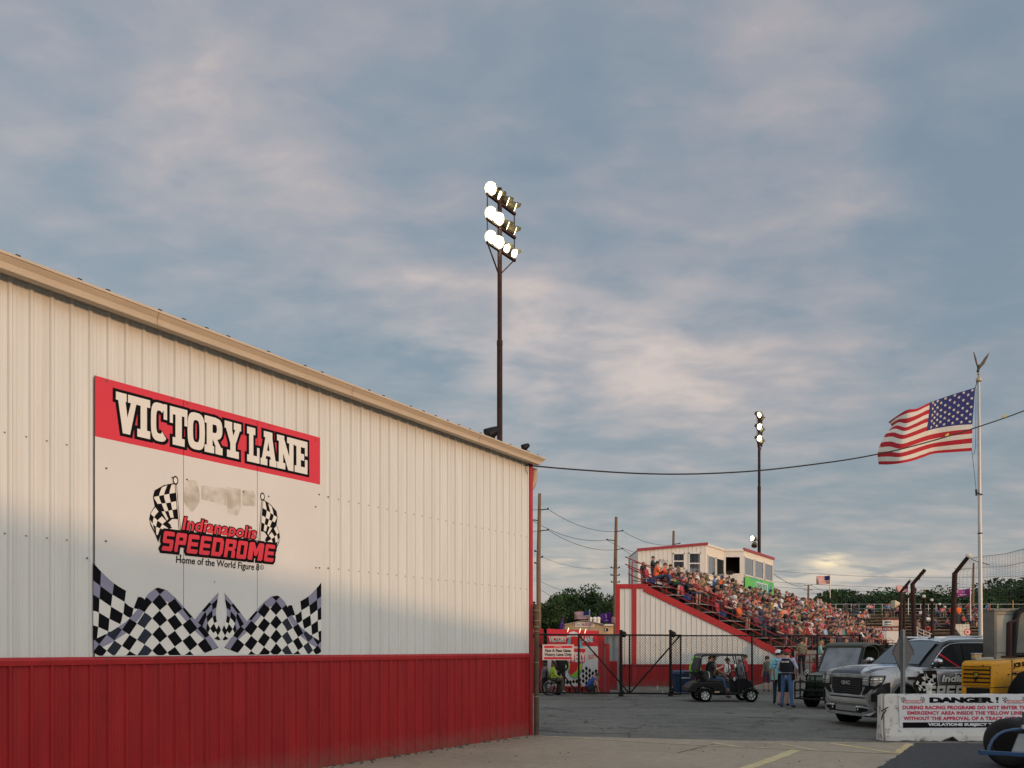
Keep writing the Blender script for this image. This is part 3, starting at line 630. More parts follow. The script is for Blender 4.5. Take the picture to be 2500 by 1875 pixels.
    if cap=='cap': part(lambda t:(t.ell((-.006,0,.045),(.106,.100,.085),12,5,None,0,1),t.loft([[(.07,y,.05) for y in(-.08,-.04,0,.04,.08)],[(.175,y*.75,.035-abs(y)*.25) for y in(-.08,-.04,0,.04,.08)],[(.17,y*.75,.028-abs(y)*.25) for y in(-.08,-.04,0,.04,.08)],[(.07,y,.04) for y in(-.08,-.04,0,.04,.08)]],False,False)),ms['cap'])
    elif cap=='hood': part(lambda t:t.ell((-.03,0,.01),(.12,.115,.125),10,6,None,-.9,1),ms['shirt'])
    elif cap=='straw': part(lambda t:(t.lathe([(.19,.03),(.1,.05),(.09,.12),(.05,.14)],(0,0,0),(0,0,1),12)),mat('straw',(.5,.38,.2),.8))
    if hands:
        for s in 'LR':
            w=V(J['w'+s]);h=V(J['h'+s]); d=(h-w).normalized(); sd=d.cross(V((0,1 if s=='L' else -1,0))); sd=sd if sd.length>.2 else d.cross(V((1,0,0))); sd.normalize(); nn=d.cross(sd); cu=nn*(-1 if s=='L' else 1)
            t=MB(ms['skin'],True)
            for j,(o,l) in enumerate(((-.028,.07),(-.009,.082),(.010,.078),(.028,.06))):
                b=h+sd*o+d*.018; t.tube([b,b+d*l*.5+cu*.006,b+d*l*.85+cu*.026],[.0105,.0095,.007],5)
            b=w.lerp(h,.6)+sd*-.03; t.tube([b,b-sd*.022+d*.03,b-sd*.022+d*.058+cu*.012],[.012,.011,.008],5); mb.merge(t)
    return mb
SHIRTS=[('red',(.42,.03,.03)),('black',(.014,.014,.016)),('grey',(.22,.22,.23)),('white',(.66,.64,.62)),('orange',(.75,.13,.03)),('navy blue',(.03,.045,.12)),('bright blue',(.04,.25,.52)),('pink',(.72,.12,.26)),('maroon',(.17,.025,.035)),('olive green',(.12,.13,.055)),('teal',(.05,.3,.32)),('green',(.04,.24,.07)),('tan',(.38,.28,.19)),('charcoal',(.05,.05,.055)),('yellow',(.68,.52,.06)),('lavender',(.36,.32,.48)),('salmon',(.62,.26,.20)),('sky blue',(.32,.48,.62))]
SW=[13,26,9,8,9,12,3,3,9,4,1,1,5,13,1,1,5,2]
FIG=[]
def _mk():
    seatA=POSE['seat']
    seatB=pose('seat',chest=(.12,0,.42),neck=(.19,0,.56),head=(.25,0,.67),top=(.27,0,.75),sL=(.15,.175,.50),sR=(.15,-.175,.50),eL=(.30,.22,.25),eR=(.30,-.22,.25),wL=(.46,.10,.16),wR=(.46,-.08,.17),hL=(.53,.05,.15),hR=(.53,-.04,.16))
    seatC=pose('seat',eR=(.14,-.25,.33),wR=(.30,-.14,.48),hR=(.30,-.08,.56),kR=(.46,-.07,.2),aR=(.50,.06,-.18),tR=(.63,.08,-.22))
    seatD=pose('seat',waist=(-.02,0,.24),chest=(-.03,0,.45),neck=(-.01,0,.60),head=(.03,0,.73),top=(.03,0,.82),sL=(-.03,.175,.53),sR=(-.03,-.175,.53),eL=(.08,.21,.30),eR=(.08,-.21,.30),wL=(.22,-.04,.34),wR=(.22,.05,.30),hL=(.24,-.12,.35),hR=(.24,.12,.30))
    k=[(seatA,dict(hair='short'),'short hair'),(seatB,dict(hair='short',shorts=True),'short hair, leaning forward'),(seatC,dict(hair='long',sleeve=.5),'long hair'),(seatD,dict(hair='short',sleeve=1.2),'arms folded'),(seatA,dict(hair='side',cap='cap',shorts=True),'a cap'),(seatB,dict(hair='side',cap='cap'),'a cap, leaning forward'),(seatD,dict(hair='long',shorts=True),'long hair, arms folded'),(seatC,dict(hair='short',shorts=True,fat=1.2),'one leg crossed'),(seatA,dict(hair='side',cap='hood',sleeve=1.2),'the hood up')]
    for J,o,lb in k: FIG.append((figure(J,**o),lb,figure(J,sub=0,face=False,**o)))
_mk()
FMESH=[f[0].mesh('spectator_figure') for f in FIG]
def wpick(l,w): return rnd.choices(range(len(l)),w)[0]
ORD='first second third fourth fifth sixth seventh eighth ninth tenth eleventh twelfth thirteenth fourteenth fifteenth sixteenth seventeenth eighteenth nineteenth twentieth'.split()
def ordn(n):
    if n<20: return ORD[n]
    t,o=divmod(n+1,10); tens={2:'twenty',3:'thirty',4:'forty',5:'fifty',6:'sixty'}[t]
    return tens+'-'+ORD[o-1] if o else tens[:-1]+'ieth'
# ================================================================ grandstand
O3=V((6.07,36.2,0)); FV=V((.822,-.569,0)); RV=V((.569,.822,0)); NR=8; RUN=.70; LEN=37.
SR=(0,2,4)
def LZ(q): return 4.85-.585*q
def ST(q,t,z): return O3+FV*q+RV*t+V((0,0,z))
gs=thing('grandstand','long open grandstand with white ribbed end wall, red trim and red railings','grandstand',O3)
mb=MB(M_alu)
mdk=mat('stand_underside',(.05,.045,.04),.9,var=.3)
for i in range(NR):
    q=.30+i*RUN; t0=q*.692+.12; zf=LZ(q)+.10
    mb.prism([ST(q+.3,t0,zf),ST(q+.52,t0,zf),ST(q+.52,t0,zf-.04),ST(q+.3,t0,zf-.04)],RV*(LEN-t0)); mb.prism([ST(q-.22,t0,zf+.36),ST(q+.03,t0,zf+.36),ST(q+.03,t0,zf+.40),ST(q-.22,t0,zf+.40)],RV*(LEN-t0)); mb.prism([ST(q+.05,t0,zf),ST(q+.3,t0,zf),ST(q+.3,t0,zf-.04),ST(q+.05,t0,zf-.04)],RV*(LEN-t0))
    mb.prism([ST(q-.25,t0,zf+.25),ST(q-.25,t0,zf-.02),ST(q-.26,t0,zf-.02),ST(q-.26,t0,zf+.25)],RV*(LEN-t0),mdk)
obj('bench_row',mb,gs,True)
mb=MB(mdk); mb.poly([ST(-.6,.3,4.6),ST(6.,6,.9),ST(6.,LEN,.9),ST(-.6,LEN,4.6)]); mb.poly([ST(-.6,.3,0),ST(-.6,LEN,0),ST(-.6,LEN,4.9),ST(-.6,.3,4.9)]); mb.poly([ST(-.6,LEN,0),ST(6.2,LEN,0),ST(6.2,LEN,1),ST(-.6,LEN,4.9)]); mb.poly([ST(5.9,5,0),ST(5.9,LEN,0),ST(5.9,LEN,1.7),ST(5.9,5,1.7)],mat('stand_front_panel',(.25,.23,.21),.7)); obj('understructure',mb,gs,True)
YE=36.2
def E(px,py,y=0.): return P(px,py,YE+y)
x0=XZ(1505,YE)
zr_=E(1600,1621.5).z; mb=MB(M_white); zs=[]; pitch=.245; xx=x0+.15
def topz(x):
    if x<6.07: return 4.85
    return max(.75,4.85-(x-6.07)*.4815)
prof=[]
while xx<13.6:
    prof+=[(xx,0),(xx+.012,-.03),(xx+.042,-.03),(xx+.055,0)]; xx+=pitch
mb.loft([[V((x,YE+y,zr_-.03)) for x,y in prof],[V((x,YE+y,max(1.25,topz(x)-.1))) for x,y in prof]],False,False,smooth=False); obj('end_panel',mb,gs,True)
zr_=E(1600,1621.5).z
mb=MB(M_red); mb.prism([V((x0,YE-.04,0)),V((14.2,YE-.04,0)),V((14.2,YE-.04,.75)),V((13.3,YE-.04,zr_)),V((x0,YE-.04,zr_))],V((0,.06,0))); obj('end_base',mb,gs,True)
def beam(mb,a,b,w,d,m=None):
    """a board in the end wall's plane between two points"""
    a=V(a);b=V(b);t=(b-a).normalized();n=V((-t.z,0,t.x))*w
    mb.prism([a,b,b-n,a-n],V((0,d,0)),m)
mb=MB(M_redpaint)
beam(mb,(x0-.02,YE-.075,4.87),(6.45,YE-.075,4.87),.21,.1); beam(mb,(6.02,YE-.08,4.90),(6.5,YE-.08,4.87),.24,.1)
beam(mb,(6.4,YE-.077,4.80),(12.85,YE-.077,1.70),.30,.1)
pts=[(12.8,1.73),(13.25,1.52),(13.6,1.2),(13.85,.8),(13.95,.35)]
for a,b in zip(pts[:-1],pts[1:]): beam(mb,(a[0],YE-.076,a[1]),(b[0],YE-.076,b[1]),.32,.09)
mb.bx(x0-.04,x0+.15,YE-.079,YE+.02,0,4.84); xa=XZ(1543,YE); mb.bx(xa,xa+.20,YE-.083,YE+.02,0,4.83)
obj('end_trim',mb,gs,True)
mb=MB(M_white); mb.bx(x0,x0+.1,YE,YE+.2,.0,4.8); mb.poly([V((x0+.05,YE+.05,0)),V((x0+.05,YE+.05,0))+RV*30,V((x0+.05,YE+.05,4.8))+RV*30,V((x0+.05,YE+.05,4.8))]); obj('return_wall',mb,gs,True)
def railset(yo,xs,xe,hs,posts,px0=0):
    mb=MB(M_redrail)
    for h in hs: mb.tube([V((xs,YE+yo,topz(xs)+h+(0 if xs>6 else (6.07-xs)*.45))),V((xe,YE+yo,max(1.3,topz(xe))+h))],.027,6)
    for x in posts: mb.tube([V((x,YE+yo,topz(x)-.05)),V((x,YE+yo,topz(x)+hs[0]+(0 if x>6 else (6.07-x)*.45)))],.026,6)
    return mb
obj('railing',railset(.12,5.55,13.8,[.62,.30],[5.75,6.2,7.4,8.67,9.94,11.2,12.4]),gs,True); obj('railing',railset(1.0,5.55,14.4,[1.22,.86],[5.75,7.1,8.4,9.6,10.9,12.1,13.3]),gs,True)
def railq(t,q0,q1,hs,n=6,m=M_redrail):
    mb=MB(m)
    for h in hs: mb.tube([ST(q0,t+q0*.692,LZ(q0)+h),ST(q1,t+q1*.692,LZ(q1)+h)],.022,6)
    for k in range(n): q=lerp(q0,q1,(k+.5)/n); mb.tube([ST(q,t+q*.692,LZ(q)),ST(q,t+q*.692,LZ(q)+hs[0])],.024,6)
    return mb
obj('railing',railq(1.3,.3,5.6,[1.05,.6]),gs,True); obj('railing',railq(9.,.0,5.6,[1.0,.55]),gs,True); obj('railing',railq(19.,.0,5.6,[1.0,.55]),gs,True); obj('railing',railq(LEN-4.,.0,5.7,[1.0,.5],7,M_galv),gs,True)
mb=MB(M_redrail)
for h in(1.0,.5): mb.tube([ST(5.85,4.5,1.45+h),ST(5.85,LEN,1.45+h)],.022,6)
for k in range(16): mb.tube([ST(5.85,4.6+k*2.1,1.0),ST(5.85,4.6+k*2.1,2.45)],.022,6)
obj('front_rail',mb,gs,True)
mb=MB(M_redrail)
for h in(1.05,.6,.15): mb.tube([ST(-.5,.3,4.95+h),ST(-.5,9.,4.95+h)],.02,6); 
for k in range(8): mb.tube([ST(-.5,.3+k*1.2,4.9),ST(-.5,.3+k*1.2,6.0)],.022,6)
for h in(1.05,.55): mb.tube([ST(-.35,13,4.9+h),ST(-.35,LEN,4.9+h)],.02,6)
for k in range(16): mb.tube([ST(-.35,13+k*1.6,4.85),ST(-.35,13+k*1.6,5.95)],.02,6)
obj('back_rail',mb,gs,True)
mb=MB(mat('red_seat_banner',(.5,.05,.06),.6,var=.1)); 
obj('seat_cover',MB(mb.mat).prism([ST(1.9,10,LZ(1.9)+.52),ST(1.9,13,LZ(1.9)+.52),ST(2.02,13,LZ(1.9)+.9),ST(2.02,10,LZ(1.9)+.9)],FV*.02),gs,True)
# plastic seats by the near rail
def seatchair(i):
    q=.30+i*RUN; p=ST(q,q*.692+.42,LZ(q)+.10); t=thing('stadium_seat','folding red and blue plastic seat by the near railing, %s row from the top'%ORD[i],'seat',p,math.atan2(FV.y,FV.x),'plastic seats by the near railing')
    mb=MB(mat('blue_plastic',(.03,.05,.17),.4)); mb.bx(-.15,.22,-.2,.2,.40,.44); mb.bx(-.1,.2,-.2,.2,.18,.40); obj('seat',mb,t,bevel=.01); mb=MB(mat('red_plastic',(.4,.03,.05),.4)); mb.prism([(-.17,-.2,.42),(-.12,-.2,.42),(-.2,-.2,.86),(-.25,-.2,.86)],(0,.4,0)); obj('backrest',mb,t,bevel=.01); mb=MB(M_black); mb.bx(-.12,-.08,-.18,.18,0,.2); mb.bx(.1,.14,-.18,.18,0,.2); obj('leg',mb,t)
for i in SR: seatchair(i)
# ---- spectators
seats=[]
hold={}
for i in range(NR):
    q=.30+i*RUN; t=q*.692+(1.15 if i in SR else .62+rnd.random()*.25); n=0
    while t<LEN-1.:
        occ=.93 if t<LEN-9 else .55
        if i==0: occ-=.15
        if abs(t-(9+q*.692))<.4 or abs(t-(19+q*.692))<.4 or (11<=t<=13.2 and i in(3,4)): occ=0
        if rnd.random()<occ: seats.append((i,n,q,t)); 
        n+=1; t+=.55+rnd.random()*.09
seats.sort(key=lambda s:ST(s[2],s[3],0).y)
NEAR=252
face=math.atan2(FV.y,FV.x)
crowd=MB(M_cloth); CW={}
def crowdmat(k):
    nm,c=SHIRTS[k]; return mat('cloth_'+nm.replace(' ','_'),c,.85,var=.2,scale=14)
cnt={}
def place_spec(i,n,q,t,idx):
    k=wpick(SHIRTS,SW); f=rnd.randrange(len(FIG)) if rnd.random()>.12 else 0
    p=ST(q+rnd.uniform(-.04,.04)-.08,t,LZ(q)+.50); rz=face+rnd.gauss(-.05,.22); s=rnd.uniform(1.0,1.13)*(.78 if rnd.random()<.09 else 1)
    if idx<NEAR:
        o=bpy.data.objects.new('person',FMESH[f]); COL.objects.link(o); o.location=p; o.rotation_euler=(0,0,rz); o.scale=(s,)*3; c=SHIRTS[k][1]; v=rnd.uniform(.8,1.15); o.color=(c[0]*v,c[1]*v,c[2]*v,1)
        cnt[i]=cnt.get(i,-1)+1
        lb='spectator in %s, %s, %s row from top, %s from near end'%(SHIRTS[k][0],FIG[f][1].split(',')[0],ORD[i],ordn(cnt[i]))
        tag(o,lb,'person','spectators seated in the long grandstand')
    else:
        M=Matrix.Translation(p)@Matrix.Rotation(rz,4,'Z')@Matrix.Scale(s,4); src=FIG[f][2]
        alt={M_cloth:crowdmat(k),M_skin:rnd.choice(CSK),M_hair:rnd.choice(CHR),M_pants:rnd.choice(CPT),M_shoe:CPT[0],M_capc:rnd.choice(CCP)}
        o_=len(crowd.v); crowd.v+=[M@v for v in src.v]
        for ff,mi in zip(src.f,src.mi): crowd.f.append([x+o_ for x in ff]); crowd.mi.append(crowd._m(alt[src.mats[mi]])); crowd.sm.append(True)
CSK=[mat('far_skin_%s'%n,c,.6,var=0) for n,c in(('fair',(.52,.28,.19)),('rosy',(.48,.23,.16)),('tan',(.38,.2,.13)))]
CHR=[mat('far_hair_%s'%n,c,.7,var=0) for n,c in(('dark',(.02,.015,.012)),('brown',(.07,.04,.024)),('fair',(.26,.18,.1)))]
CPT=[mat('far_trousers_%s'%n,c,.8,var=0) for n,c in(('dark',(.02,.022,.03)),('denim',(.05,.075,.13)),('khaki',(.17,.14,.1)))]
CCP=[mat('far_cap_%s'%n,c,.8,var=0) for n,c in(('white',(.65,.64,.6)),('black',(.015,.015,.018)),('red',(.4,.02,.03)))]
for idx,(i,n,q,t) in enumerate(seats): place_spec(i,n,q,t,idx)
obj('crowd',crowd,label='packed far half of the grandstand crowd in mixed bright clothes',kind='stuff')
# a man filming at the top and a bald man beside him
def person(J,loc,rz,label,shirt,group=None,scale=1.,**o):
    mb=figure(J,hands=o.pop('hands',True),**o); ob=obj('person',mb); ob.location=loc; ob.rotation_euler=(0,0,rz); ob.scale=(scale,)*3; ob.color=(*shirt,1); tag(ob,label,'person',group); return ob
film=pose('stand',eL=(.14,.24,1.2),wL=(.30,.10,1.38),hL=(.34,.06,1.46),eR=(.12,-.24,1.18),wR=(.3,-.1,1.36),hR=(.33,-.04,1.44))
person(film,P(1594,1425,38.6)*V((1,1,0)) if False else V((XZ(1594,38.6),38.6,4.85)),face+.2,'bearded spectator in dark jacket standing by the press box, arms raised',(.03,.03,.035),hair='short',sleeve=1.2,scale=.97)
person(POSE['stand'],V((XZ(1571,37.6),37.6,4.55)),face-.2,'bald spectator in black shirt standing at the top corner railing',(.03,.02,.02),hair='side',scale=.93)
# ================================================================ press box
pb=thing('press_box','white siding press box with two angled window bays above the crowd','press box',(11,47,4.9))
FP=[(7.47,45),(11.5,45),(13.4,47.8),(14.6,47.8),(18.3,53.1)]; BK=[(15.2,55.3),(10.4,48.6),(7.47,48.6)]
TZ=[P(1557,1345,45).z,P(1724,1330,45).z,P(1770,1344,47.8).z,P(1815,1343,47.8).z,P(1886,1366,53.1).z]
M_side=mat('siding',(.66,.63,.57),.55,var=.08,scale=2)
mb=MB(M_side); zb_=4.6
def wallq(mb,a,b,z0,za,zb,rib=.25,m=None):
    a=V((*a,0));b=V((*b,0));t=(b-a);n=V((t.y,-t.x,0)).normalized(); L_=t.length; t=t/L_; k=0; prof=[]
    while k*rib<L_: prof+=[(k*rib,0),(k*rib+.01,.02),(k*rib+.035,.02),(k*rib+.045,0)]; k+=1
    prof=[p for p in prof if p[0]<L_]+[(L_,0)]
    mb.loft([[a+t*x+n*o+V((0,0,z0)) for x,o in prof],[a+t*x+n*o+V((0,0,lerp(za,zb,x/L_))) for x,o in prof]],False,False,m,False)
wallq(mb,FP[0],FP[1],zb_,TZ[0],TZ[1])
pl=[V((*p,0)) for p in FP]; bk=[V((*p,0)) for p in BK]
mb.poly([pl[1]+V((0,0,zb_)),pl[2]+V((0,0,zb_)),pl[2]+V((0,0,TZ[2])),pl[1]+V((0,0,TZ[1]))],mat('sunlit_panel',(.72,.66,.54),.55,var=.05))  # warm sunlight painted into the colour of the right-facing walls
# far bay front with the open hatch
a,b=pl[2],pl[3]; zo0,zo1=P(1790,1400,47.8).z,P(1790,1360,47.8).z; xl=XZ(1772,47.8); xr=XZ(1806,47.8)
mb.poly([V((a.x,47.8,zb_)),V((b.x,47.8,zb_)),V((b.x,47.8,zo0)),V((a.x,47.8,zo0))]); mb.poly([V((a.x,47.8,zo1)),V((b.x,47.8,zo1)),V((b.x,47.8,TZ[3])),V((a.x,47.8,TZ[2]))]); mb.poly([V((xr,47.8,zo0)),V((b.x,47.8,zo0)),V((b.x,47.8,zo1)),V((xr,47.8,zo1))]); mb.poly([V((a.x,47.8,zo0)),V((xl,47.8,zo0)),V((xl,47.8,zo1)),V((a.x,47.8,zo1))])
mb.poly([pl[3]+V((0,0,zb_)),pl[4]+V((0,0,zb_)),pl[4]+V((0,0,TZ[4])),pl[3]+V((0,0,TZ[3]))],mat('sunlit_panel',(0,0,0)))
ring=[pl[4],bk[0],bk[1],bk[2],pl[0]]; tz=[TZ[4],TZ[4],TZ[1],TZ[0],TZ[0]]
for i in range(4): mb.poly([ring[i]+V((0,0,zb_)),ring[i+1]+V((0,0,zb_)),ring[i+1]+V((0,0,tz[i+1])),ring[i]+V((0,0,tz[i]))])
obj('wall',mb,pb,True)
mb=MB(mat('room_inside',(.10,.075,.03),.8,var=.3)); mb.poly([V((a.x,50.4,zb_)),V((b.x+1,50.4,zb_)),V((b.x+1,50.4,7.9)),V((a.x,50.4,7.9))]); mb.poly([V((a.x+.02,47.85,zb_)),V((a.x+.02,50.4,zb_)),V((a.x+.02,50.4,7.9)),V((a.x+.02,47.85,7.9))]); mb.bx(xl+.25,xl+.36,50.2,50.3,zo0,zo1,M_wood); obj('interior',mb,pb,True)
mb=MB(mat('roof_red',(.30,.035,.05),.5)); up=V((0,0,.10))
for i,j in((0,1),(3,4)):
    t=(pl[j]-pl[i]).normalized();n=V((t.y,-t.x,0)); A=pl[i]+V((0,0,TZ[i]-.02))-t*.05;B=pl[j]+V((0,0,TZ[j]-.02))+t*.12
    mb.prism([A,B,B+up*1.6,A+up*1.6],n*.08)
obj('roof_trim',mb,pb,True)
mb=MB(M_side); tp=[pl[i]+V((0,0,TZ[i]+.06)) for i in range(5)]+[bk[0]+V((0,0,TZ[4]+.06)),bk[1]+V((0,0,TZ[1]+.06)),bk[2]+V((0,0,TZ[0]+.06))]; mb.prism(tp,V((0,0,.05)))
t=(pl[2]-pl[1]).normalized();n=V((t.y,-t.x,0)); mb.prism([pl[1]+V((0,0,TZ[1]-.04)),pl[2]+V((0,0,TZ[2]-.04)),pl[2]+V((0,0,TZ[2]+.05)),pl[1]+V((0,0,TZ[1]+.05))],n*.06); mb.prism([pl[2]+V((0,0,TZ[2]-.06)),pl[3]+V((0,0,TZ[3]-.06)),pl[3]+V((0,0,TZ[3]+.05)),pl[2]+V((0,0,TZ[2]+.05))],V((0,-.06,0)))
obj('roof',mb,pb,True)
M_pane=mat('window_glass',(.03,.04,.05),.04,metal=0,var=0,spec=1.,coat=.6)
M_wtrim=mat('window_trim',(.68,.65,.6),.5,var=.04)
def pwin(a,b,u0,u1,z0,z1,z0b=None,z1b=None,rail=False):
    """a framed window on the wall a-b between fractions u0,u1"""
    A=a.lerp(b,u0);B=a.lerp(b,u1);t=(b-a).normalized();n=V((t.y,-t.x,0)); z0b=z0 if z0b is None else z0b; z1b=z1 if z1b is None else z1b; w=.07
    q=[A+V((0,0,z0)),B+V((0,0,z0b)),B+V((0,0,z1b)),A+V((0,0,z1))]; mb=MB(M_wtrim)
    for i in range(4):
        c,d=q[i],q[(i+1)%4]; s=(d-c).normalized(); m_=n.cross(s)*w*-1
        mb.prism([c-s*w,d+s*w,d+s*w+m_,c-s*w+m_] if True else 0,n*.05)
    if rail: zc=(z0+z1)/2-.05; mb.prism([A+V((0,0,zc)),B+V((0,0,zc)),B+V((0,0,zc+.07)),A+V((0,0,zc+.07))],n*.045)
    f=obj('window',mb,pb,True); mb=MB(M_pane); mb.prism([p+n*.012 for p in q],n*.008); obj('pane',mb,f,True)
w45=lambda x:(XZ(x,45)-7.47)/(11.5-7.47)
pwin(pl[0],pl[1],w45(1645),w45(1669),P(0,1386,45).z,P(0,1353,45).z,rail=True); pwin(pl[0],pl[1],w45(1683.5),w45(1708.5),P(0,1398,45).z,P(0,1352,45).z,rail=True)
za,zc=P(0,1402,46).z,P(0,1361,46).z
pwin(pl[1],pl[2],.09,.46,za-.05,zc); pwin(pl[1],pl[2],.55,.93,za-.05,zc)
z0_=P(1817,1402,47.9).z;z1_=P(1817,1361,47.9).z
pwin(pl[3],pl[4],.02,.29,z0_,z1_); pwin(pl[3],pl[4],.345,.62,z0_,z1_); pwin(pl[3],pl[4],.68,.95,z0_,z1_)
m,nt,b_=_new('green_banner'); N=nt.nodes; L=nt.links; tc=N.new('ShaderNodeTexCoord'); nz=N.new('ShaderNodeTexNoise'); nz.inputs['Scale'].default_value=.8; L.new(tc.outputs['Object'],nz.inputs[0]); rp=N.new('ShaderNodeValToRGB'); rp.color_ramp.elements[0].color=(.02,.28,.30,1);rp.color_ramp.elements[1].color=(.10,.48,.06,1);rp.color_ramp.elements[0].position=.42;rp.color_ramp.elements[1].position=.55; L.new(nz.outputs['Fac'],rp.inputs[0]); L.new(rp.outputs[0],b_.inputs['Base Color'])
mb=MB(m); t=(pl[4]-pl[3]); n=V((t.y,-t.x,0)).normalized(); gA=lambda u,z:pl[3]+t*u+n*.09+V((0,0,z)); mb.prism([gA(.0,z0_-1.0),gA(.97,z0_-1.0),gA(.97,z0_-.12),gA(0,z0_-.12)],n*.02); gb=obj('green_banner',mb,pb,True)
mb=MB(mat('pale_print',(.42,.6,.55),.5)); text_into(mb,'CASHIER',lambda x,y:gA(x,y)+n*.03,.32,.72,z0_-.8,z0_-.3,mb.mat,base=.02) if False else mb.prism([gA(.34,z0_-.85)+n*.022,gA(.74,z0_-.85)+n*.022,gA(.74,z0_-.3)+n*.022,gA(.34,z0_-.3)+n*.022],n*.004)
for k in range(7): mb.prism([gA(.36+k*.052,z0_-.75)+n*.028,gA(.39+k*.052,z0_-.75)+n*.028,gA(.39+k*.052,z0_-.4)+n*.028,gA(.36+k*.052,z0_-.4)+n*.028],n*.002,mat('green_print',(.03,.2,.12),.5))
obj('faded_print',mb,gb,True)
c=V((XZ(1627,44.8),44.85,P(0,1370,45).z)); t=thing('wall_floodlight','twin white security light on the press box siding','floodlight',c)
mb=MB(M_wtrim); mb.bx(-.05,.05,.0,.14,-.2,-.08); obj('base',mb,t); mb=MB(M_wtrim); mb.tube([(0,.05,-.12),(-.1,-.03,0),(-.12,-.06,.05)],.02,6); mb.lathe([(.04,0),(.09,.14),(.085,.15)],(-.12,-.05,.05),(-.5,-.8,-.3),10); obj('lamp_head',mb,t); mb=MB(M_wtrim); mb.tube([(.0,.05,-.12),(.06,-.03,.06),(.06,-.06,.1)],.02,6); mb.lathe([(.04,0),(.09,.14),(.085,.15)],(.06,-.05,.1),(.4,-.8,-.3),10); obj('lamp_head',mb,t)
c=V((XZ(1780,47.2),47.2,4.9)); t=thing('video_camera','black video camera on tripod in front of the open press box hatch','camera',c); zc=P(1780,1392,47.2).z-4.9
mb=MB(M_black)
for a_ in(0,2.1,4.2): mb.tube([(0,0,zc-.3),(.4*math.cos(a_),.4*math.sin(a_),0)],.022,5)
obj('tripod',mb,t); mb=MB(M_black); mb.bx(-.14,.2,-.09,.09,zc-.28,zc-.05); mb.cyl((.2,0,zc-.16),(.34,0,zc-.16),.06); obj('camera_body',mb,t)
# ================================================================ light towers
M_lamp=mat('lamp_glow',(.9,.9,.8),.5,var=0,emit=(1,.88,.55),estr=6); M_lampb=mat('lamp_glow_bright',(.9,.9,.8),.5,var=0,emit=(1,.93,.66),estr=30)
M_lampd=mat('lamp_shell',(.10,.085,.05),.5,var=.3)
def tower(px,ytop,Y,arm,s,label,dirs,pr,zj):
    x=XZ(px,Y); zt=P(px,ytop,Y).z; t=thing('light_pole',label,'light pole',(x,Y,0),0,'stadium light poles')
    mb=MB(M_rust); mb.tube([(0,0,0),(0,0,zj)],pr,12); mb.tube([(0,0,zj-.1),(0,0,zt-.1)],pr*.82,12); mb.tube([(0,0,zj-.25),(0,0,zj)],pr*1.06,12); obj('pole',mb,t)
    A=V((arm[0],arm[1],0)).normalized(); hs=[zt-.75*s,zt-1.85*s,zt-2.9*s]
    mb=MB(M_rust)
    for z in hs: mb.obox(A*.12*s+V((0,0,z)),A*1.02*s,V((-A.y,A.x,0))*.06*s,(0,0,.055*s))
    for u in(-.88,1.08): mb.tube([A*u*s+V((0,0,hs[0]+(.25 if u<0 else 0)*s)),A*u*s+V((0,0,hs[2]))],.028*s,5)
    obj('crossarm',mb,t); mb=MB(M_rust); mb.tube([A*-.88*s+V((0,0,hs[2])),V((0,0,hs[2]-1.2*s))],.035*s,6); obj('brace',mb,t); mb=MB(M_rust); mb.tube([A*1.08*s+V((0,0,hs[2])),V((0,0,hs[2]-1.1*s))],.028*s,6); obj('brace',mb,t)
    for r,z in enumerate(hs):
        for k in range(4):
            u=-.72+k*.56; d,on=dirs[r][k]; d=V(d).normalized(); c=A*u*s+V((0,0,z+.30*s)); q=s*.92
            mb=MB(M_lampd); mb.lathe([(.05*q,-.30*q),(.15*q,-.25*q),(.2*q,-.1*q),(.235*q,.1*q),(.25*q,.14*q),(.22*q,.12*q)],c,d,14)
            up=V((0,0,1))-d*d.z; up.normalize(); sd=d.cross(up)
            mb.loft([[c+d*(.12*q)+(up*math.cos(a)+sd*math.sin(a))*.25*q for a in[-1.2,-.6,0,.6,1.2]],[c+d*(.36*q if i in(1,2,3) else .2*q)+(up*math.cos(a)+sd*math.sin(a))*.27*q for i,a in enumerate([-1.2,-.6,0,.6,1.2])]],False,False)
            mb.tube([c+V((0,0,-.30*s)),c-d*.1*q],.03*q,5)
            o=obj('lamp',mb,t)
            if on: mb=MB(mat('lamp_halo',(.9,.85,.6),.5,var=0,emit=(1,.93,.58),estr=1.1)); mb.lathe([(.22*q,.10*q),(.30*q,.16*q),(.29*q,.19*q),(.18*q,.14*q)],c,d,18,caps=False); obj('halo_ring',mb,o)  # added glowing ring that paints a bloom halo round each lit lamp
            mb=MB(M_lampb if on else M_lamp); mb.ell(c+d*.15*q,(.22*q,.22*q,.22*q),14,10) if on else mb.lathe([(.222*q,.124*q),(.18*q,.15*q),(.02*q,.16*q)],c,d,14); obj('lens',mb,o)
    return t
f=((.32,-.85,-.45),1);g=((.86,-.12,-.42),0);h_=((.93,.16,-.34),0)
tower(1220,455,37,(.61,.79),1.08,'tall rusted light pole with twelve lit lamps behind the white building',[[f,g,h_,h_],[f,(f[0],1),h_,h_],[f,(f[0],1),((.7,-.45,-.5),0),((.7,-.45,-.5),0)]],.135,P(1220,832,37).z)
f2=((.6,-.6,-.4),0)
tw=tower(1853.5,1003,70,(.50,.87),1.02,'distant light pole with lit lamps rising behind the press box',[[f2,f2,h_,h_],[(f2[0],1),f2,g,h_],[(f2[0],1),f2,g,h_]],.15,P(1853,1188,70).z)
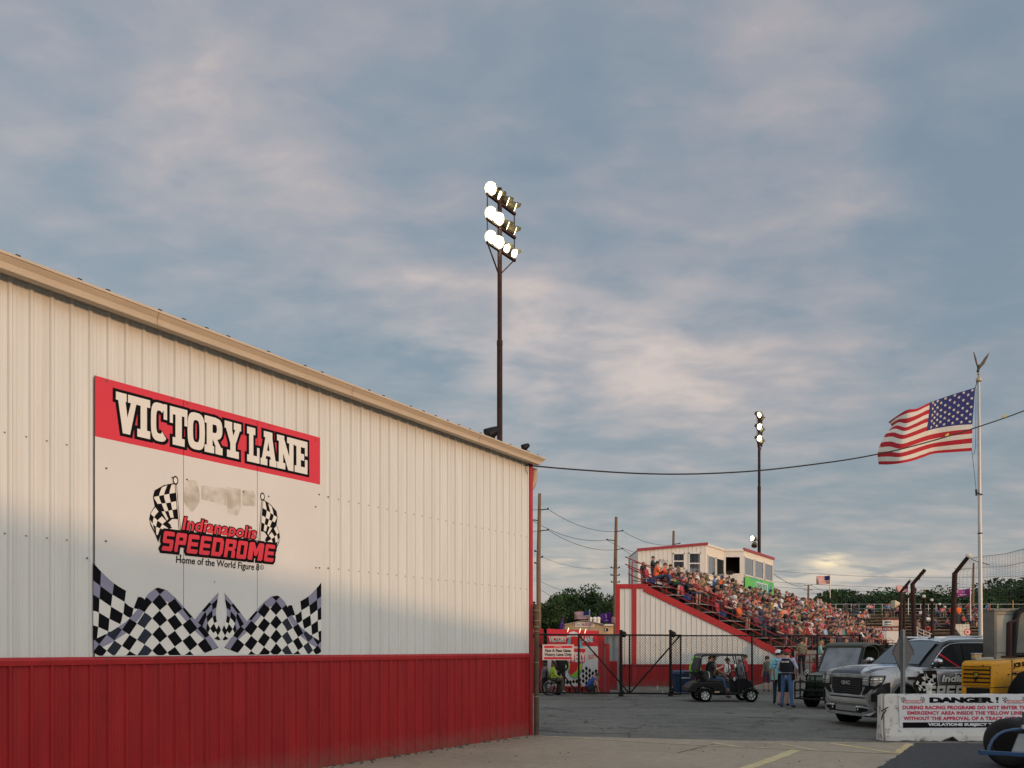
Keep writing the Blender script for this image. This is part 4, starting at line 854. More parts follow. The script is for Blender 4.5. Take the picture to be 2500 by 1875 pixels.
mb=MB(M_lampd); z=P(0,1315,70).z; mb.lathe([(.08,-.35),(.2,-.25),(.3,.15),(.28,.15)],(-.55,0,z),(-.8,-.5,.1),12); mb.lathe([(.08,-.3),(.22,-.1),(.27,.2),(.24,.2)],(-.45,-.05,z-.55),(-.3,-.5,-.8),12); mb.tube([(0,0,z-.2),(-.4,0,z-.1)],.05,6); o=obj('lamp',mb,tw); mb=MB(M_lampb); mb.lathe([(.2,.16),(.15,.2),(.02,.23)],(-.55,0,z),(-.8,-.5,.1),12); obj('lens',mb,o)
# ================================================================ utility poles and wires
def upole(px,ytop,Y,arms,label,r=.17):
    x=XZ(px,Y); zt=P(px,ytop,Y).z; t=thing('utility_pole',label,'utility pole',(x,Y,0),0,'utility poles behind the track'); mb=MB(M_wood); mb.tube([(0,0,0),(-.05,0,zt*.6),(.06,0,zt)],[r*1.15,r,r*.72],8); obj('pole',mb,t)
    for ax,ay in arms:
        e=P(ax,ay,Y)-V((x,Y,0)); mb=MB(M_black); mb.tube([(0,0,e.z-.12),(e.x*.5,0,e.z-.03),e],.05,5); mb.tube([e+V((0,0,-.05)),e+V((0,0,.12))],.07,6); obj('arm',mb,t)
    return t
upole(1316,1205,70,[(1338,1243),(1297,1269),(1338,1294),(1306,1346),(1324,1360),(1306,1375)],'tall utility pole with staggered arms beside the white building corner',.2)
upole(1503,1262,80,[(1520,1296),(1482,1318),(1520,1340),(1492,1386),(1512,1386),(1492,1404),(1512,1404),(1493,1421),(1512,1421)],'utility pole with paired insulators left of the grandstand',.2)
upole(1643.5,1296,90,[(1660,1327)],'utility pole top showing above the press box roof',.19)
upole(1973,1428,150,[(1964,1429),(1982,1429),(1963,1440),(1982,1440)],'small distant utility pole above the grandstand crowd',.24)
upole(2256,1439,170,[(2249,1440),(2263,1440)],'distant utility pole among the catch fence posts',.26)
upole(2376,1374,120,[],'bare thin pole behind the catch net left of the flagpole',.19)
def wire(name,pts,r,label,grp='overhead wires'):
    mb=MB(M_wire); mb.tube(pts,r,5); c=pts[0]; return solo(name,mb,label,'wire',c,grp)
def wr(a,b,Ya,Yb,d,label,r=.022): wire('power_line',sag(P(*a,Ya),P(*b,Yb),d),r,label)
wr((1338,1243),(1520,1296),70,80,.75,'upper power line between the two left utility poles')
wr((1297,1269),(1482,1318),70,80,.7,'middle power line between the two left utility poles'); wr((1338,1294),(1520,1340),70,80,.75,'lower power line between the two left utility poles')
wr((1520,1296),(1660,1327),80,90,.7,'power line from second utility pole to the press box pole'); wr((1482,1318),(1600,1352),80,92,.5,'middle power line running behind the press box'); wr((1520,1340),(1620,1378),80,92,.5,'lower power line running behind the press box')
wr((1180,1243),(1338,1243),68,70,.1,'short power line from white building to first utility pole'); wr((1200,1290),(1297,1269),66,70,.05,'rising power line from behind white building to first utility pole'); wr((1200,1300),(1338,1294),66,70,.1,'lower short power line from building to first utility pole')
wr((1324,1360),(1492,1386),70,80,.5,'thin cable low between the left utility poles',.014); wr((1320,1420),(1510,1458),70,82,.6,'slack pale cable in front of the left trees',.016); wr((1320,1440),(1500,1464),70,80,1.0,'lowest slack cable in front of the left trees',.016)
for k,(a,b) in enumerate((((1860,1391),(2520,1405)),((1860,1418),(2520,1428)),((1880,1432),(2520,1436)),((1980,1448),(2500,1452)))):
    wr(a,b,140,150,.9,['highest','second highest','third highest','lowest'][k]+' distant wire across the sky right of the press box',.03)
wr((1873,1390),(1964,1429),60,150,.6,'steep wire from press box to distant pole',.025); wr((1982,1430),(2090,1462),150,190,.5,'wire falling right from distant pole to the trees',.03)
# the near cable from the building corner to the upper right
A=P(1285,1136,CO.y-.1); B=P(2700,905,19.)
pxs=[(1285,1136),(1400,1146),(1560,1156),(1700,1157),(1852,1149),(2000,1132),(2100,1117),(2206,1095),(2312,1066),(2389,1042),(2500,1003),(2620,950),(2700,905)]
def online(px,py):
    k=(px-CX)/F; t=(k*A.y-A.x)/((B.x-A.x)-k*(B.y-A.y)); Y=lerp(A.y,B.y,t); return P(px,py,Y)
cp=[online(*p) for p in pxs]; cab=[polyline(cp,i/60) for i in range(61)]
wire('overhead_cable',cab,.016,'thick black cable sagging from the white building corner across the flag')
for k,(px,py) in enumerate(((2312,1066),(2452,1020))):
    p=online(px,py); mb=MB(mat('yellow_tag',(.55,.42,.08),.5)); mb.prism([p+V((-.03,0,.0)),p+V((.04,0,.0)),p+V((.045,0,.09)),p+V((.01,0,.08)),p+V((-.05,0,.03))],(0,.01,0)); solo('cable_tag',mb,'yellow tag on the black cable '+('in front of the flag' if k==0 else 'right of the flagpole'),'tag',p,'yellow tags on the cable')
# ================================================================ flagpole and flags
FY=26.
fp=thing('flagpole','tall silver flagpole topped with a spread-winged eagle','flagpole',(XZ(2395.5,FY),FY,0))
x0_=XZ(2395.5,FY); zt=P(0,932,FY).z; dx=XZ(2389.5,FY)-x0_
mb=MB(mat('flagpole_aluminium',(.48,.465,.44),.42,metal=.35,var=.12,scale=3,stretch=(4,4,.3))); zz=[0,P(0,1470,FY).z,P(0,1300,FY).z,zt]; rr=[.070,.067,.059,.041]
mb.tube([(dx*z/zt,0,z) for z in zz],rr,14); mb.tube([(dx*.5,0,zz[2]-.05),(dx*.5,0,zz[2]-.01)],.072,14,M_rust); obj('pole',mb,fp)
mb=MB(mat('truck_bronze',(.45,.36,.27),.4,metal=.5)); mb.lathe([(.03,-.02),(.085,.0),(.085,.12),(.06,.14),(.05,.17),(.02,.18),(.02,.22),(.05,.25),(.05,.29),(.015,.32),(.012,.4)],(dx,0,zt),(0,0,1),14); obj('finial_truck',mb,fp)
mb=MB(mat('eagle_bronze',(.07,.06,.045),.45,metal=.5,var=.4)); zz_=zt+.40
mb.ell((dx,0,zz_+.09),(.045,.05,.1),8,6); mb.tube([(dx+.02,0,zz_+.15),(dx+.06,0,zz_+.19),(dx+.11,0,zz_+.175)],[.03,.026,.004],6); mb.tube([(dx-.01,0,zz_+.06),(dx-.03,0,zz_-.06)],[.04,.05],6)
for s_,e in((-1,(-.18,.62)),(1,(.36,.60))):
    mb.prism([(dx,-.02,zz_+.08),(dx+s_*.05,-.02,zz_+.2),(dx+e[0]*.55,-.02,zz_+.42),(dx+e[0],-.02,zz_+e[1]),(dx+e[0]*.8,-.02,zz_+.42),(dx+e[0]*.5,-.02,zz_+.2),(dx+s_*.03,-.02,zz_+.04)],(0,.03,0))
obj('eagle',mb,fp)
hp=[P(2382,946,FY),P(2375,1110,FY),P(2373,1118,FY),P(2383,1195,FY)]
mb=MB(M_wire); w0=V((x0_,FY,0)); mb.tube([P(2386,930,FY),P(2381,948,FY)],.012,5); mb.tube([P(2383,948,FY),P(2382,1090,FY),P(2378,1110,FY)],.008,4); mb.tube([P(2373,1102,FY),P(2383,1195,FY)],.008,4); mb.tube([P(2383,1195,FY),P(2384,1210,FY)],.035,6); mb.tube([P(2384,1203,FY),P(2399,1208,FY-.1)],.02,5); obj('halyard',mb,fp,True)
M_fred=mat('flag_red',(.42,.014,.025),.75,var=.1,scale=2); M_fwh=mat('flag_white',(.66,.62,.54),.75,var=.06,scale=2); M_fbl=mat('flag_blue',(.026,.032,.15),.75,var=.12,scale=3)
for m_ in(M_fred,M_fwh,M_fbl):
    b_=m_.node_tree.nodes['Principled BSDF']; b_.inputs['Subsurface Weight'].default_value=0
def us_flag(name,fn,nu,base,label,stars=True):
    mb=MB(M_fred); mb.grid(fn,nu,26,lambda i,j:M_fbl if (i<nu*.39 and j<14) else (M_fred if (j//2)%2==0 else M_fwh))
    fl=solo(name,mb,label,'flag',base,'american flags')
    if stars:
        m2=MB(M_fwh); e=.002
        for r in range(9):
            for c in range(6 if r%2==0 else 5):
                u=(.39)*((c+.5)/6 if r%2==0 else (c+1)/6); v=(r+.75)/9.5*.538; p=fn(u,v); pu=(fn(u+e,v)-p)/e; pv=(fn(u,v+e)-p)/e; n=pu.cross(pv).normalized()
                for sg_ in(1,-1): m2.poly([p+n*.012*sg_+pu.normalized()*math.cos(a)*q+pv.normalized()*math.sin(a)*q for a,q in[(-math.pi/2+k*math.pi/5,.062 if k%2==0 else .025) for k in range(10)]])
        obj('stars',m2,fl,True)
    return fl
def c4(x,y): return (2100+x*.2411,840+y*.2411)
rows=[[(1165,440),(985,495),(790,560),(690,598),(575,652),(480,665),(380,722),(285,790)],
[(1152,620),(975,650),(787,700),(680,720),(570,772),(470,812),(385,800),(318,838)],
[(1138,788),(960,800),(779,830),(660,862),(540,908),(430,940),(330,915),(250,925)],
[(1135,940),(950,962),(760,990),(640,1020),(520,1060),(400,1092),(290,1075),(180,1085)],
[(1132,1083),(950,1094),(745,1110),(640,1144),(530,1182),(400,1208),(280,1220),(187,1218)]]
wob=[0,.10,.22,.05,-.22,-.30,.05,.35]
R3=[[P(*c4(*p),FY-.05+wob[i]*(.7+.15*j)) for i,p in enumerate(r)] for j,r in enumerate(rows)]
ff=patch(R3)
us_flag('american_flag',lambda u,v:ff(u,v),44,P(2383,1000,FY),'large american flag flying left from the silver flagpole')
def small_flag(px0,py0,px1,py1,Y,label,pole_y,left=True,tw_=.1,slope=0):
    """hoist at px1 (right) or px0 (left)"""
    hx,fx=(px1,px0) if left else (px0,px1); k=lambda u,v:P(lerp(hx,fx,u),lerp(py0,py1,v)+slope*u+1.2*math.sin(u*6)*u,Y+.5*math.sin(u*5+v)*u*2)
    us_flag('american_flag',k,20,P(hx,py1,Y),label,False)
    t=solo('flag_staff',MB(M_galv).tube([P(hx+.6,py0-4,Y),P(hx+.6,pole_y,Y)],.045,6),'thin staff holding '+label.replace('american flag','the american flag'),'flag staff',P(hx+.6,pole_y,Y),'flag staffs')
small_flag(1993,1405,2026,1425,75,'small american flag above the far end of the grandstand',1460,True,slope=3)
small_flag(2187,1430,2217,1445,75,'small american flag partly behind rusted catch fence posts',1500,True,slope=1)
small_flag(1402,1491,1439,1511,60,'american flag above the garden centre sign',1545,True,slope=3)
small_flag(1493,1506,1516,1522,58,'american flag half hidden behind the grandstand corner',1545,True,slope=0)
M_pur=mat('purple_cloth',(.12,.018,.19),.75,var=.2,scale=2); M_mag=mat('magenta_cloth',(.30,.03,.21),.75,var=.15)
def pflag(fn,m,label,base,emb,name='purple_flag'):
    mb=MB(m); mb.grid(fn,12,8); o=solo(name,mb,label,'flag',base,'purple flags'); m2=MB(mat('pale_emblem',(.55,.42,.6),.6)); 
    for pl_ in emb:
        for dy in(-.05,.05): m2.poly([fn(u,v)+V((0,dy,0)) for u,v in pl_])
    obj('emblem',m2,o,True)
pflag(lambda u,v:P(lerp(2368,2338.5,u),lerp(1436,1456,v)+u*(1-v)*5+math.sin(u*5)*.5,75+.6*math.sin(u*4)),M_mag,'magenta flag with white emblem flying left of the flagpole',P(2368,1456,75),[[(.42,.2),(.5,.2),(.54,.4),(.5,.58),(.42,.58),(.46,.4)],[(.66,.2),(.58,.2),(.55,.4),(.58,.58),(.66,.58),(.62,.4)],[(.2,.74),(.85,.74),(.85,.82),(.2,.82)]])
solo('flag_staff',MB(M_galv).tube([P(2368.6,1434,75),P(2369.5,1515,75)],.06,6),'thin staff holding the magenta flag','flag staff',P(2369.5,1515,75),'flag staffs')
def hflag(u,v): return P(lerp(lerp(1379,1375,v),lerp(1381,1362,v),u)+0,lerp(1492,1536,v)-(1-u)*v*0,59+.4*math.sin(u*6+v*3))
pflag(hflag,M_pur,'limp dark purple flag hanging beside the tan garden centre',P(1378,1536,59),[[(.35,.38),(.6,.38),(.6,.5),(.35,.5)],[(.3,.56),(.6,.56),(.5,.7),(.3,.7)]])
pflag(lambda u,v:P(lerp(1492,lerp(1462,1470,v),u),lerp(lerp(1493,1500,u),lerp(1521,1519,u),v),59+.4*math.sin(u*5)),M_pur,'purple flag flying between american flags left of the grandstand',P(1492,1521,59),[[(.4,.15),(.52,.15),(.5,.6),(.4,.55)],[(.3,.72),(.6,.72),(.6,.84),(.3,.84)]])
# ================================================================ trees
M_bark=mat('bark',(.06,.045,.032),.9,var=.3)
def leafmat(name,c):
    m,nt,b=_new(name); N=nt.nodes; L=nt.links; tc=N.new('ShaderNodeTexCoord'); nz=N.new('ShaderNodeTexNoise'); nz.inputs['Scale'].default_value=.55; nz.inputs['Detail'].default_value=5; L.new(tc.outputs['Object'],nz.inputs[0]); rp=N.new('ShaderNodeValToRGB'); rp.color_ramp.elements[0].position=.35;rp.color_ramp.elements[1].position=.68
    rp.color_ramp.elements[0].color=(c[0]*.5,c[1]*.5,c[2]*.5,1); rp.color_ramp.elements[1].color=(c[0]*1.5,c[1]*1.45,c[2]*1.3,1); L.new(nz.outputs['Fac'],rp.inputs[0]); L.new(rp.outputs[0],b.inputs['Base Color']); b.inputs['Roughness'].default_value=.7; b.inputs['Specular IOR Level'].default_value=.2; return m
M_leaf=leafmat('foliage',(.026,.062,.019)); M_leaf2=leafmat('foliage_olive',(.034,.062,.019))
def tree_proto(seed,h,w,m,n=13000):
    r=random.Random(seed); tr=MB(M_bark,True); ch=.25*h; tr.tube([(0,0,0),(.1,.05,h*.3),(.0,.1,h*.7)],[h*.03,h*.022,h*.008],7)
    lobes=[]
    for k in range(22):
        a=r.uniform(0,6.28); rr=w*.42*math.sqrt(r.random()); z=ch+(h-ch)*r.uniform(.05,.98); e=1-abs((z-ch)/(h-ch)-.45)*.9; q=(V((math.cos(a)*rr*e,math.sin(a)*rr*e,z)),w*r.uniform(.09,.25)); lobes.append(q)
        tr.tube([(0,0,min(z*.7,h*.6)),q[0]],[h*.009,h*.003],5)
    lobes.append((V((r.uniform(-.4,.4),0,h-w*.16)),w*.17))
    cr=MB(m)
    for k in range(n):
        c,R_=r.choice(lobes); d=V((r.gauss(0,1),r.gauss(0,1),r.gauss(0,1))).normalized(); p=c+d*R_*(r.random()**.35)*1.12; p.z=max(ch*.55,p.z)
        s=r.uniform(.10,.24); a=V((r.gauss(0,1),r.gauss(0,1),r.gauss(0,1))).normalized(); b=a.cross(V((r.gauss(0,1),r.gauss(0,1),r.gauss(0,1)))).normalized()
        cr.add([p+a*s,p+b*s*.7,p-a*s*.9,p-b*s*.75],[(0,1,2,3)],None,False)
    return tr,cr
TP=[]
for k,(h,w,m) in enumerate(((9.5,8.5,M_leaf),(8.,8.,M_leaf2),(10.5,8,M_leaf),(7.,9.,M_leaf))):
    tr,cr=tree_proto(40+k,h,w,m); TP.append((tr.mesh('trunk'),cr.mesh('crown'),sorted(v.z for v in cr.v)[int(len(cr.v)*.992)]))
def tree(px,py,Y,k,label,group,sx=1.):
    tm,cm,h=TP[k]; H_=P(px,py,Y).z; s=H_/h; t=thing('deciduous_tree',label,'tree',(XZ(px,Y),Y,0),rnd.uniform(0,6.28),group); t.scale=(s*sx,s*sx,s); obj('trunk',tm,t); obj('crown',cm,t); return t
gl='trees behind the left of the track'; w=['tallest leafy tree, right of the near utility pole','broad leafy tree behind the tan garden centre roof','rounded dark tree left of the grandstand wall','small dark tree touching the grandstand corner','lower tree behind the leftmost utility pole','dark filler tree between the purple flags','background tree seen behind the white building corner']
for a,l in zip([(1385,1446,100,2,1.0),(1432,1443,104,0,1.),(1468,1472,98,1,1.),(1500,1461,106,3,1.),(1330,1474,95,1,1.1),(1455,1486,112,0,1.3),(1300,1478,104,3,1.2)],w): tree(*a[:4],l,gl,a[4])
gl='far tree line on the right'
pos=['behind the left end of the black far fence','behind the middle of the black far fence','behind the right end of the black far fence','behind the speaker horn','between the speaker horn and tallest rusted post','behind the paired rusted posts','right of the paired rusted posts','left of the tallest catch fence post','just behind the tallest catch fence post','behind the magenta flag','left of the silver flagpole','right of the silver flagpole','above the pale metal cabinet','above the yellow loader','at the right end of the tree line','beyond the frame side of the tree line']
sp=[(2012,1463,1.0),(2032,1455,.9),(2062,1449,1.0),(2085,1451,1.),(2124,1456,.9),(2148,1450,1.1),(2177,1452,1.),(2254,1452,1.),(2290,1458,1.1),(2312,1445,1.),(2345,1462,1.2),(2412,1446,1.1),(2440,1453,1.2),(2470,1436,1.),(2492,1422,1.1),(2530,1430,1.2)]
for k,((px,py,sx),l) in enumerate(zip(sp,pos)): tree(px,py,150+13*((k*7)%5),(k*3+1)%4,'green tree of the far tree line, '+l,gl,sx*1.25)
# ================================================================ chain link fence and gate
FYD=28.6
def fz(y,Y=FYD): return P(0,y,Y).z
def chain(x0,x1,z0,z1,Y,r=.0042,p=.056):
    """diagonal wires of chain link between two posts"""
    mb=MB(M_black); h=z1-z0; w=x1-x0
    def seg(a,b):
        a=V(a);b=V(b);t=(b-a).normalized();n=V((-t.z,0,t.x))*r; mb.poly([a-n,b-n,b+n,a+n])
    k=-h
    while k<w:
        a0=max(0,k);a1=min(w,k+h)
        if a1>a0: seg((x0+a0,Y,z0+(a0-k)),(x0+a1,Y,z0+(a1-k))); seg((x0+a0,Y+.006,z1-(a0-k)),(x0+a1,Y+.006,z1-(a1-k)))
        k+=.098
    return mb
X=lambda px:XZ(px,FYD)
zt=fz(1550);zb=fz(1692)
gt=thing('sliding_gate','black chain link sliding gate with diagonal braces across the lane','gate',(X(1480),FYD,0))
mb=MB(M_black); rr=.032
for a,b in(((1285,1549),(1663,1551)),((1285,1690),(1662,1694))): mb.tube([P(*a,FYD),P(*b,FYD)],rr,8)
for px in(1413,1537,1662): mb.tube([P(px,1549,FYD),P(px,1693,FYD)],rr,8)
mb.tube([P(1413,1690,FYD),P(1413,1549,FYD)],.038,8)
obj('frame',mb,gt,True)
for a,b in(((1295,1545),(1411,1693)),((1414,1552),(1536,1692)),((1538,1692),(1660,1552))):
    mb=MB(M_black); mb.tube([P(*a,FYD+.04),P(*b,FYD+.04)],.03,7); obj('brace',mb,gt,True)
mb=MB(M_black); mb.tube([P(1516,1626,FYD),P(1640,1626,FYD)],.018,6); obj('rail',mb,gt,True)
obj('mesh',chain(X(1285),X(1662),zb,zt,FYD-.01),gt,True)
for px,lb in((1515,'left'),(1635,'right')):
    t=thing('gate_post','thick black gate roller post with round cap, '+('near the red corner of the grandstand wall' if lb=='left' else 'left of the parked golf cart'),'gate post',(X(px),FYD-.15,0),0,'gate roller posts')
    mb=MB(M_black); z_=fz(1541); mb.cyl((0,0,0),(0,0,z_),.055,.055,12); mb.cyl((0,0,0),(0,0,.12),.10,.085,12); mb.lathe([(.075,z_-.02),(.07,z_+.03),(.02,z_+.05)],(0,0,0),(0,0,1),12); obj('post',mb,t)
    mb=MB(M_black); mb.lathe([(.03,-.06),(.11,-.05),(.12,0),(.11,.05),(.03,.06)],(.09,.0,z_-.12),(0,1,0),14); obj('roller',mb,t); mb=MB(M_black); mb.lathe([(.03,-.06),(.09,-.05),(.09,.05),(.03,.06)],(.03,.0,.16),(0,1,0),12); obj('roller',mb,t)
fn=thing('chain_fence','black chain link fence running right behind the golf cart','fence',(X(1760),FYD+.1,0))
mb=MB(M_black)
for a,b in(((1640,1552),(2104,1552)),): mb.tube([P(*a,FYD+.1),P(*b,FYD+.1)],.026,7)
obj('top_rail',mb,fn,True)
for px in(1838,1998,2103): mb=MB(M_black); mb.tube([V((X(px),FYD+.1,0)),V((X(px),FYD+.1,fz(1548)))],.036 if px!=2103 else .06,8); obj('post',mb,fn,True)
obj('mesh',chain(X(1640),X(2103),.02,zt,FYD+.1),fn,True)
mb=MB(M_black)
for zz in(.3,.6): mb.tube([V((X(1998),FYD+.1,zz)),V((X(2103),FYD+.1,zz))],.014,5)
pf=thing('privacy_fence','black screened chain link fence behind the utility vehicle','fence',(XZ(2130,31),31,0))
M_screen=mat('windscreen_cloth',(.013,.014,.016),.8,var=.5,scale=2)
mb=MB(M_screen); mb.bx(XZ(2098,31),XZ(2215,31),31,31.02,.05,P(0,1574,31).z); obj('screen',mb,pf,True)
mb=MB(M_black); z_=P(0,1569,31).z
for k in range(6): x_=XZ(2100+k*22,31); mb.tube([V((x_,30.96,0)),V((x_,30.96,z_))],.03,6)
mb.tube([V((XZ(2075,31),30.96,z_-.02)),V((XZ(2215,31),30.96,z_-.02))],.02,6); obj('post',mb,pf,True)
# sign on the gate
gs_=thing('gate_sign','white gate sign with red bands reading Not A Pass Gate','sign',P(1363,1612,FYD-.06))
sA=lambda x,y,l=0: P(lerp(1324.5,1401,x),lerp(1611.5,1573.5,y),FYD-.07-l)
M_signw=mat('gate_sign_white',(.62,.56,.52),.5,var=.05)
mb=MB(M_signw); mb.prism([sA(0,0),sA(1,0),sA(1,1),sA(0,1)],(0,.01,0)); obj('board',mb,gs_,True)
mb=MB(M_banner)
for a,b in((.045,.19),(.765,.93)): mb.poly([sA(.05,a,.003),sA(.95,a,.003),sA(.95,b,.003),sA(.05,b,.003)])
obj('band',mb,gs_,True)
mb=MB(M_ink); text_into(mb,'Not A Pass Gate-',lambda x,y:sA(x,y,.004),.08,.93,.51,.71,M_ink,base=.04); text_into(mb,'Victory Lane Only',lambda x,y:sA(x,y,.004),.055,.94,.205,.46,M_ink,base=.04)
for k in range(2):
    c=.45+k*.17
    for r,mm,l in((.045,M_signw,.005),(.03,M_banner,.006)): mb.poly([sA(c-.04+r*.7*math.cos(2*math.pi*j/10),.85+r*1.3*math.sin(2*math.pi*j/10),l) for j in range(10)],mm)
mb.poly([sA(.43,.84,.0055),sA(.57,.84,.0055),sA(.57,.87,.0055),sA(.43,.87,.0055)],M_signw)
obj('lettering',mb,gs_,True)
# rusty pipe post at the building corner
pp=thing('pipe_post','weathered brown pipe post with pale bands at the building corner','post',(XZ(1310,15.65),15.65,0))
mb=MB(M_pipe); h_=P(0,1476,15.65).z; mb.tube([(0,0,0),(0,0,h_)],.052,14); obj('pipe',mb,pp)
mb=MB(mat('pale_band',(.33,.27,.19),.7,var=.3))
for y in(1490,1515,1530,1541,1617,1700): z_=P(0,y,15.65).z; mb.tube([(0,0,z_-.006),(0,0,z_+.006)],.0535,14)
obj('band',mb,pp)
# ================================================================ victory lane stage behind the gate
VY=30.9
vs=thing('victory_stage','red victory lane stage wall with painted banner and checkered panel','stage wall',(XZ(1400,VY),VY,0))
q=lambda px,py,y=0.: P(px,py,VY-y)
mb=MB(M_redpaint); zg=0
x0,x1=XZ(1336,VY),XZ(1462,VY); mb.bx(x0,x1,VY,VY+.3,0,P(0,1540,VY).z); mb.bx(XZ(1460,VY),XZ(1476,VY),VY-.05,VY+.25,0,P(0,1550,VY).z); mb.bx(XZ(1479,VY),XZ(1488,VY),VY-.1,VY+.15,0,P(0,1571,VY).z); mb.bx(XZ(1476,VY),XZ(1488,VY),VY-.08,VY+.1,P(0,1572,VY).z-.1,P(0,1572,VY).z+.01)
obj('wall',mb,vs,True)
mb=MB(M_redpaint)
for z in(.55,1.25,1.95): mb.bx(XZ(1300,VY),XZ(1326,VY),VY+.0,VY+.02,z,z+.03)
mb.bx(XZ(1292,VY),XZ(1327,VY),VY+.05,VY+.6,0,P(0,1535,VY).z); obj('side_wall',mb,vs,True)
mb=MB(M_banner); mb.prism([q(1335,1535,.04),q(1458,1540,.04),q(1460,1577,.04),q(1337,1574,.04)],(0,.03,0)); obj('banner',mb,vs,True)
mb=MB(M_sign); mb.prism([q(1337,1576,.045),q(1460,1578,.045),q(1460,1676,.045),q(1337,1680,.045)],(0,.03,0)); obj('panel',mb,vs,True)
mb=MB(M_letter)
for s,a,b in(('VICTORY',1340,1384),('LANE',1422,1448)):
    text_into(mb,s,lambda x,y:q(x+.5,y+.5,.05),a,b,1568,1553.5,M_ink,base=.07); text_into(mb,s,lambda x,y:q(x,y,.054),a,b,1568,1553.5,M_letter,base=.055)
obj('lettering',mb,vs,True)
mb=MB(M_banner); N_=[(1384,1553),(1391,1544),(1400,1541),(1409,1544),(1415,1553)]
M_cy=mat('cyan_paint',(.12,.42,.50),.5); M_pale=mat('pale_paint',(.62,.62,.64),.5); M_lime=mat('lime_paint',(.22,.50,.04),.5); M_ylime=mat('yellow_green_paint',(.45,.52,.03),.5); M_brt=mat('bright_red_paint',(.6,.015,.02),.5); M_sky=mat('blue_edge_paint',(.03,.2,.4),.5)
mb.poly([q(x,y,.058) for x,y in N_+[(1416,1556),(1400,1553),(1385,1558)]],M_pale); mb.poly([q(x,y,.060) for x,y in((1394,1554),(1410,1554),(1412,1578),(1392,1578))],M_brt); mb.poly([q(x,y,.059) for x,y in((1390,1555),(1394,1557),(1392,1578),(1382,1578))],M_cy); mb.poly([q(x,y,.059) for x,y in((1412,1556),(1416,1558),(1424,1582),(1414,1580))],M_cy)
mb.poly([q(x,y,.052) for x,y in((1376,1582),(1430,1584),(1427,1618),(1400,1624),(1372,1616))],M_banner)
mb.poly([q(x,y,.0530) for x,y in((1384,1622),(1388,1616),(1395,1620),(1423,1618),(1420,1642),(1412,1654),(1402,1658),(1392,1652),(1387,1642))],M_sky); mb.poly([q(x,y,.0535) for x,y in((1386,1624),(1389,1617),(1394,1621),(1422,1620),(1418,1641),(1411,1652),(1402,1656),(1393,1650),(1389,1641))],M_ylime); mb.poly([q(x,y,.0542) for x,y in((1398,1640),(1408,1638),(1419,1635),(1411,1652),(1402,1656),(1393,1648))],M_lime); mb.poly([q(x,y,.055) for x,y in((1392,1619),(1411,1619),(1409,1636),(1404,1641),(1399,1645),(1394,1648),(1389,1642))],M_brt)
text_into(mb,'ATTERY',lambda x,y:q(x,y,.056),1374,1430,1616,1592,M_letter,base=.06)
mb.poly([q(x,y,.052) for x,y in((1437,1600),(1455,1597),(1457,1606),(1438,1609))],M_brt); text_into(mb,'SPEEDROME',lambda x,y:q(x,y,.053),1438.5,1455.5,1606,1600,M_letter,base=.03)
obj('emblem',mb,vs,True)
mb=MB(M_ink)
for j in range(7):
    for i in range(34):
        if i%2 or j%2: continue
        x=1338+i*3.9; top=1652+ (14 if x<1395 else 0) - (20*math.exp(-((x-1432)/13)**2)) - (16*math.exp(-((x-1460)/10)**2)) - (12*math.exp(-((x-1338)/14)**2)); y=top+j*6
        if 1386<x<1422 and y<1655: continue
        if y>1674: continue
        pts=[(x,y-6),(x+3.9,y),(x,y+6),(x-3.9,y)]; mb.poly([q(min(1459.5,max(1337.5,a)),min(1676,b),.052) for a,b in pts])
obj('checker_print',mb,vs,True)
mb=MB(M_redpaint)
for k in range(8): x_=XZ(1345+k*15,VY); mb.bx(x_,x_+.18,VY-.5,VY-.1,0,.22)
mb.bx(XZ(1340,VY),XZ(1462,VY),VY-.55,VY-.06,.22,.27); obj('step',mb,vs,True)
for k,px in enumerate((1387,1416,1429)):
    c=q(px,1538+k*1.5,.12); mb=MB(mat('spotlight_glint',(.8,.7,.5),.5,var=0,emit=(1,.75,.45),estr=1.2)); mb.lathe([(.008,-.1),(.016,-.05),(.016,.08),(.006,.1)],c,(.25,-.2,.9),8); solo('stage_lamp',mb,'small spotlight with painted glint on top of the red victory banner','lamp',c,'lamps on the victory banner')  # the glint on each small spotlight is painted as emission
rb=thing('storage_container','faded blue grey shipping container behind the red stage','container',(XZ(1490,34.5),34.5,0)); M_cont=mat('container_blue',(.16,.21,.24),.6,var=.25,stretch=(1,1,.3))
mb=MB(M_cont); prof=[]; x_=XZ(1464,34.5)
while x_<XZ(1511,34.5): prof+=[(x_,34.5),(x_+.08,34.46),(x_+.16,34.46),(x_+.24,34.5)]; x_+=.3
mb.loft([[V((a,b,.1)) for a,b in prof],[V((a,b,P(0,1550,34.5).z)) for a,b in prof]],False,False,smooth=False); mb.bx(XZ(1464,34.5),XZ(1511,34.5),34.52,37,.1,P(0,1549,34.5).z); obj('shell',mb,rb,True); mb=MB(M_cont); mb.bx(XZ(1463,34.5),XZ(1512,34.5),34.42,34.5,P(0,1549,34.5).z-.1,P(0,1548,34.5).z); mb.bx(XZ(1463,34.5),XZ(1512,34.5),34.4,34.5,0,.12); obj('frame',mb,rb,True)
rw=thing('red_fence','low dark red board wall between the stage and grandstand','wall',(XZ(1493,35.5),33,0)); mb=MB(M_red); mb.bx(XZ(1486,33),XZ(1507,33),33,33.05,0,P(0,1617,33).z); obj('boards',mb,rw,True); mb=MB(M_redpaint); mb.bx(XZ(1486,33),XZ(1507,33),32.96,33.06,P(0,1617,33).z,P(0,1616,33).z+.04); obj('cap',mb,rw,True)
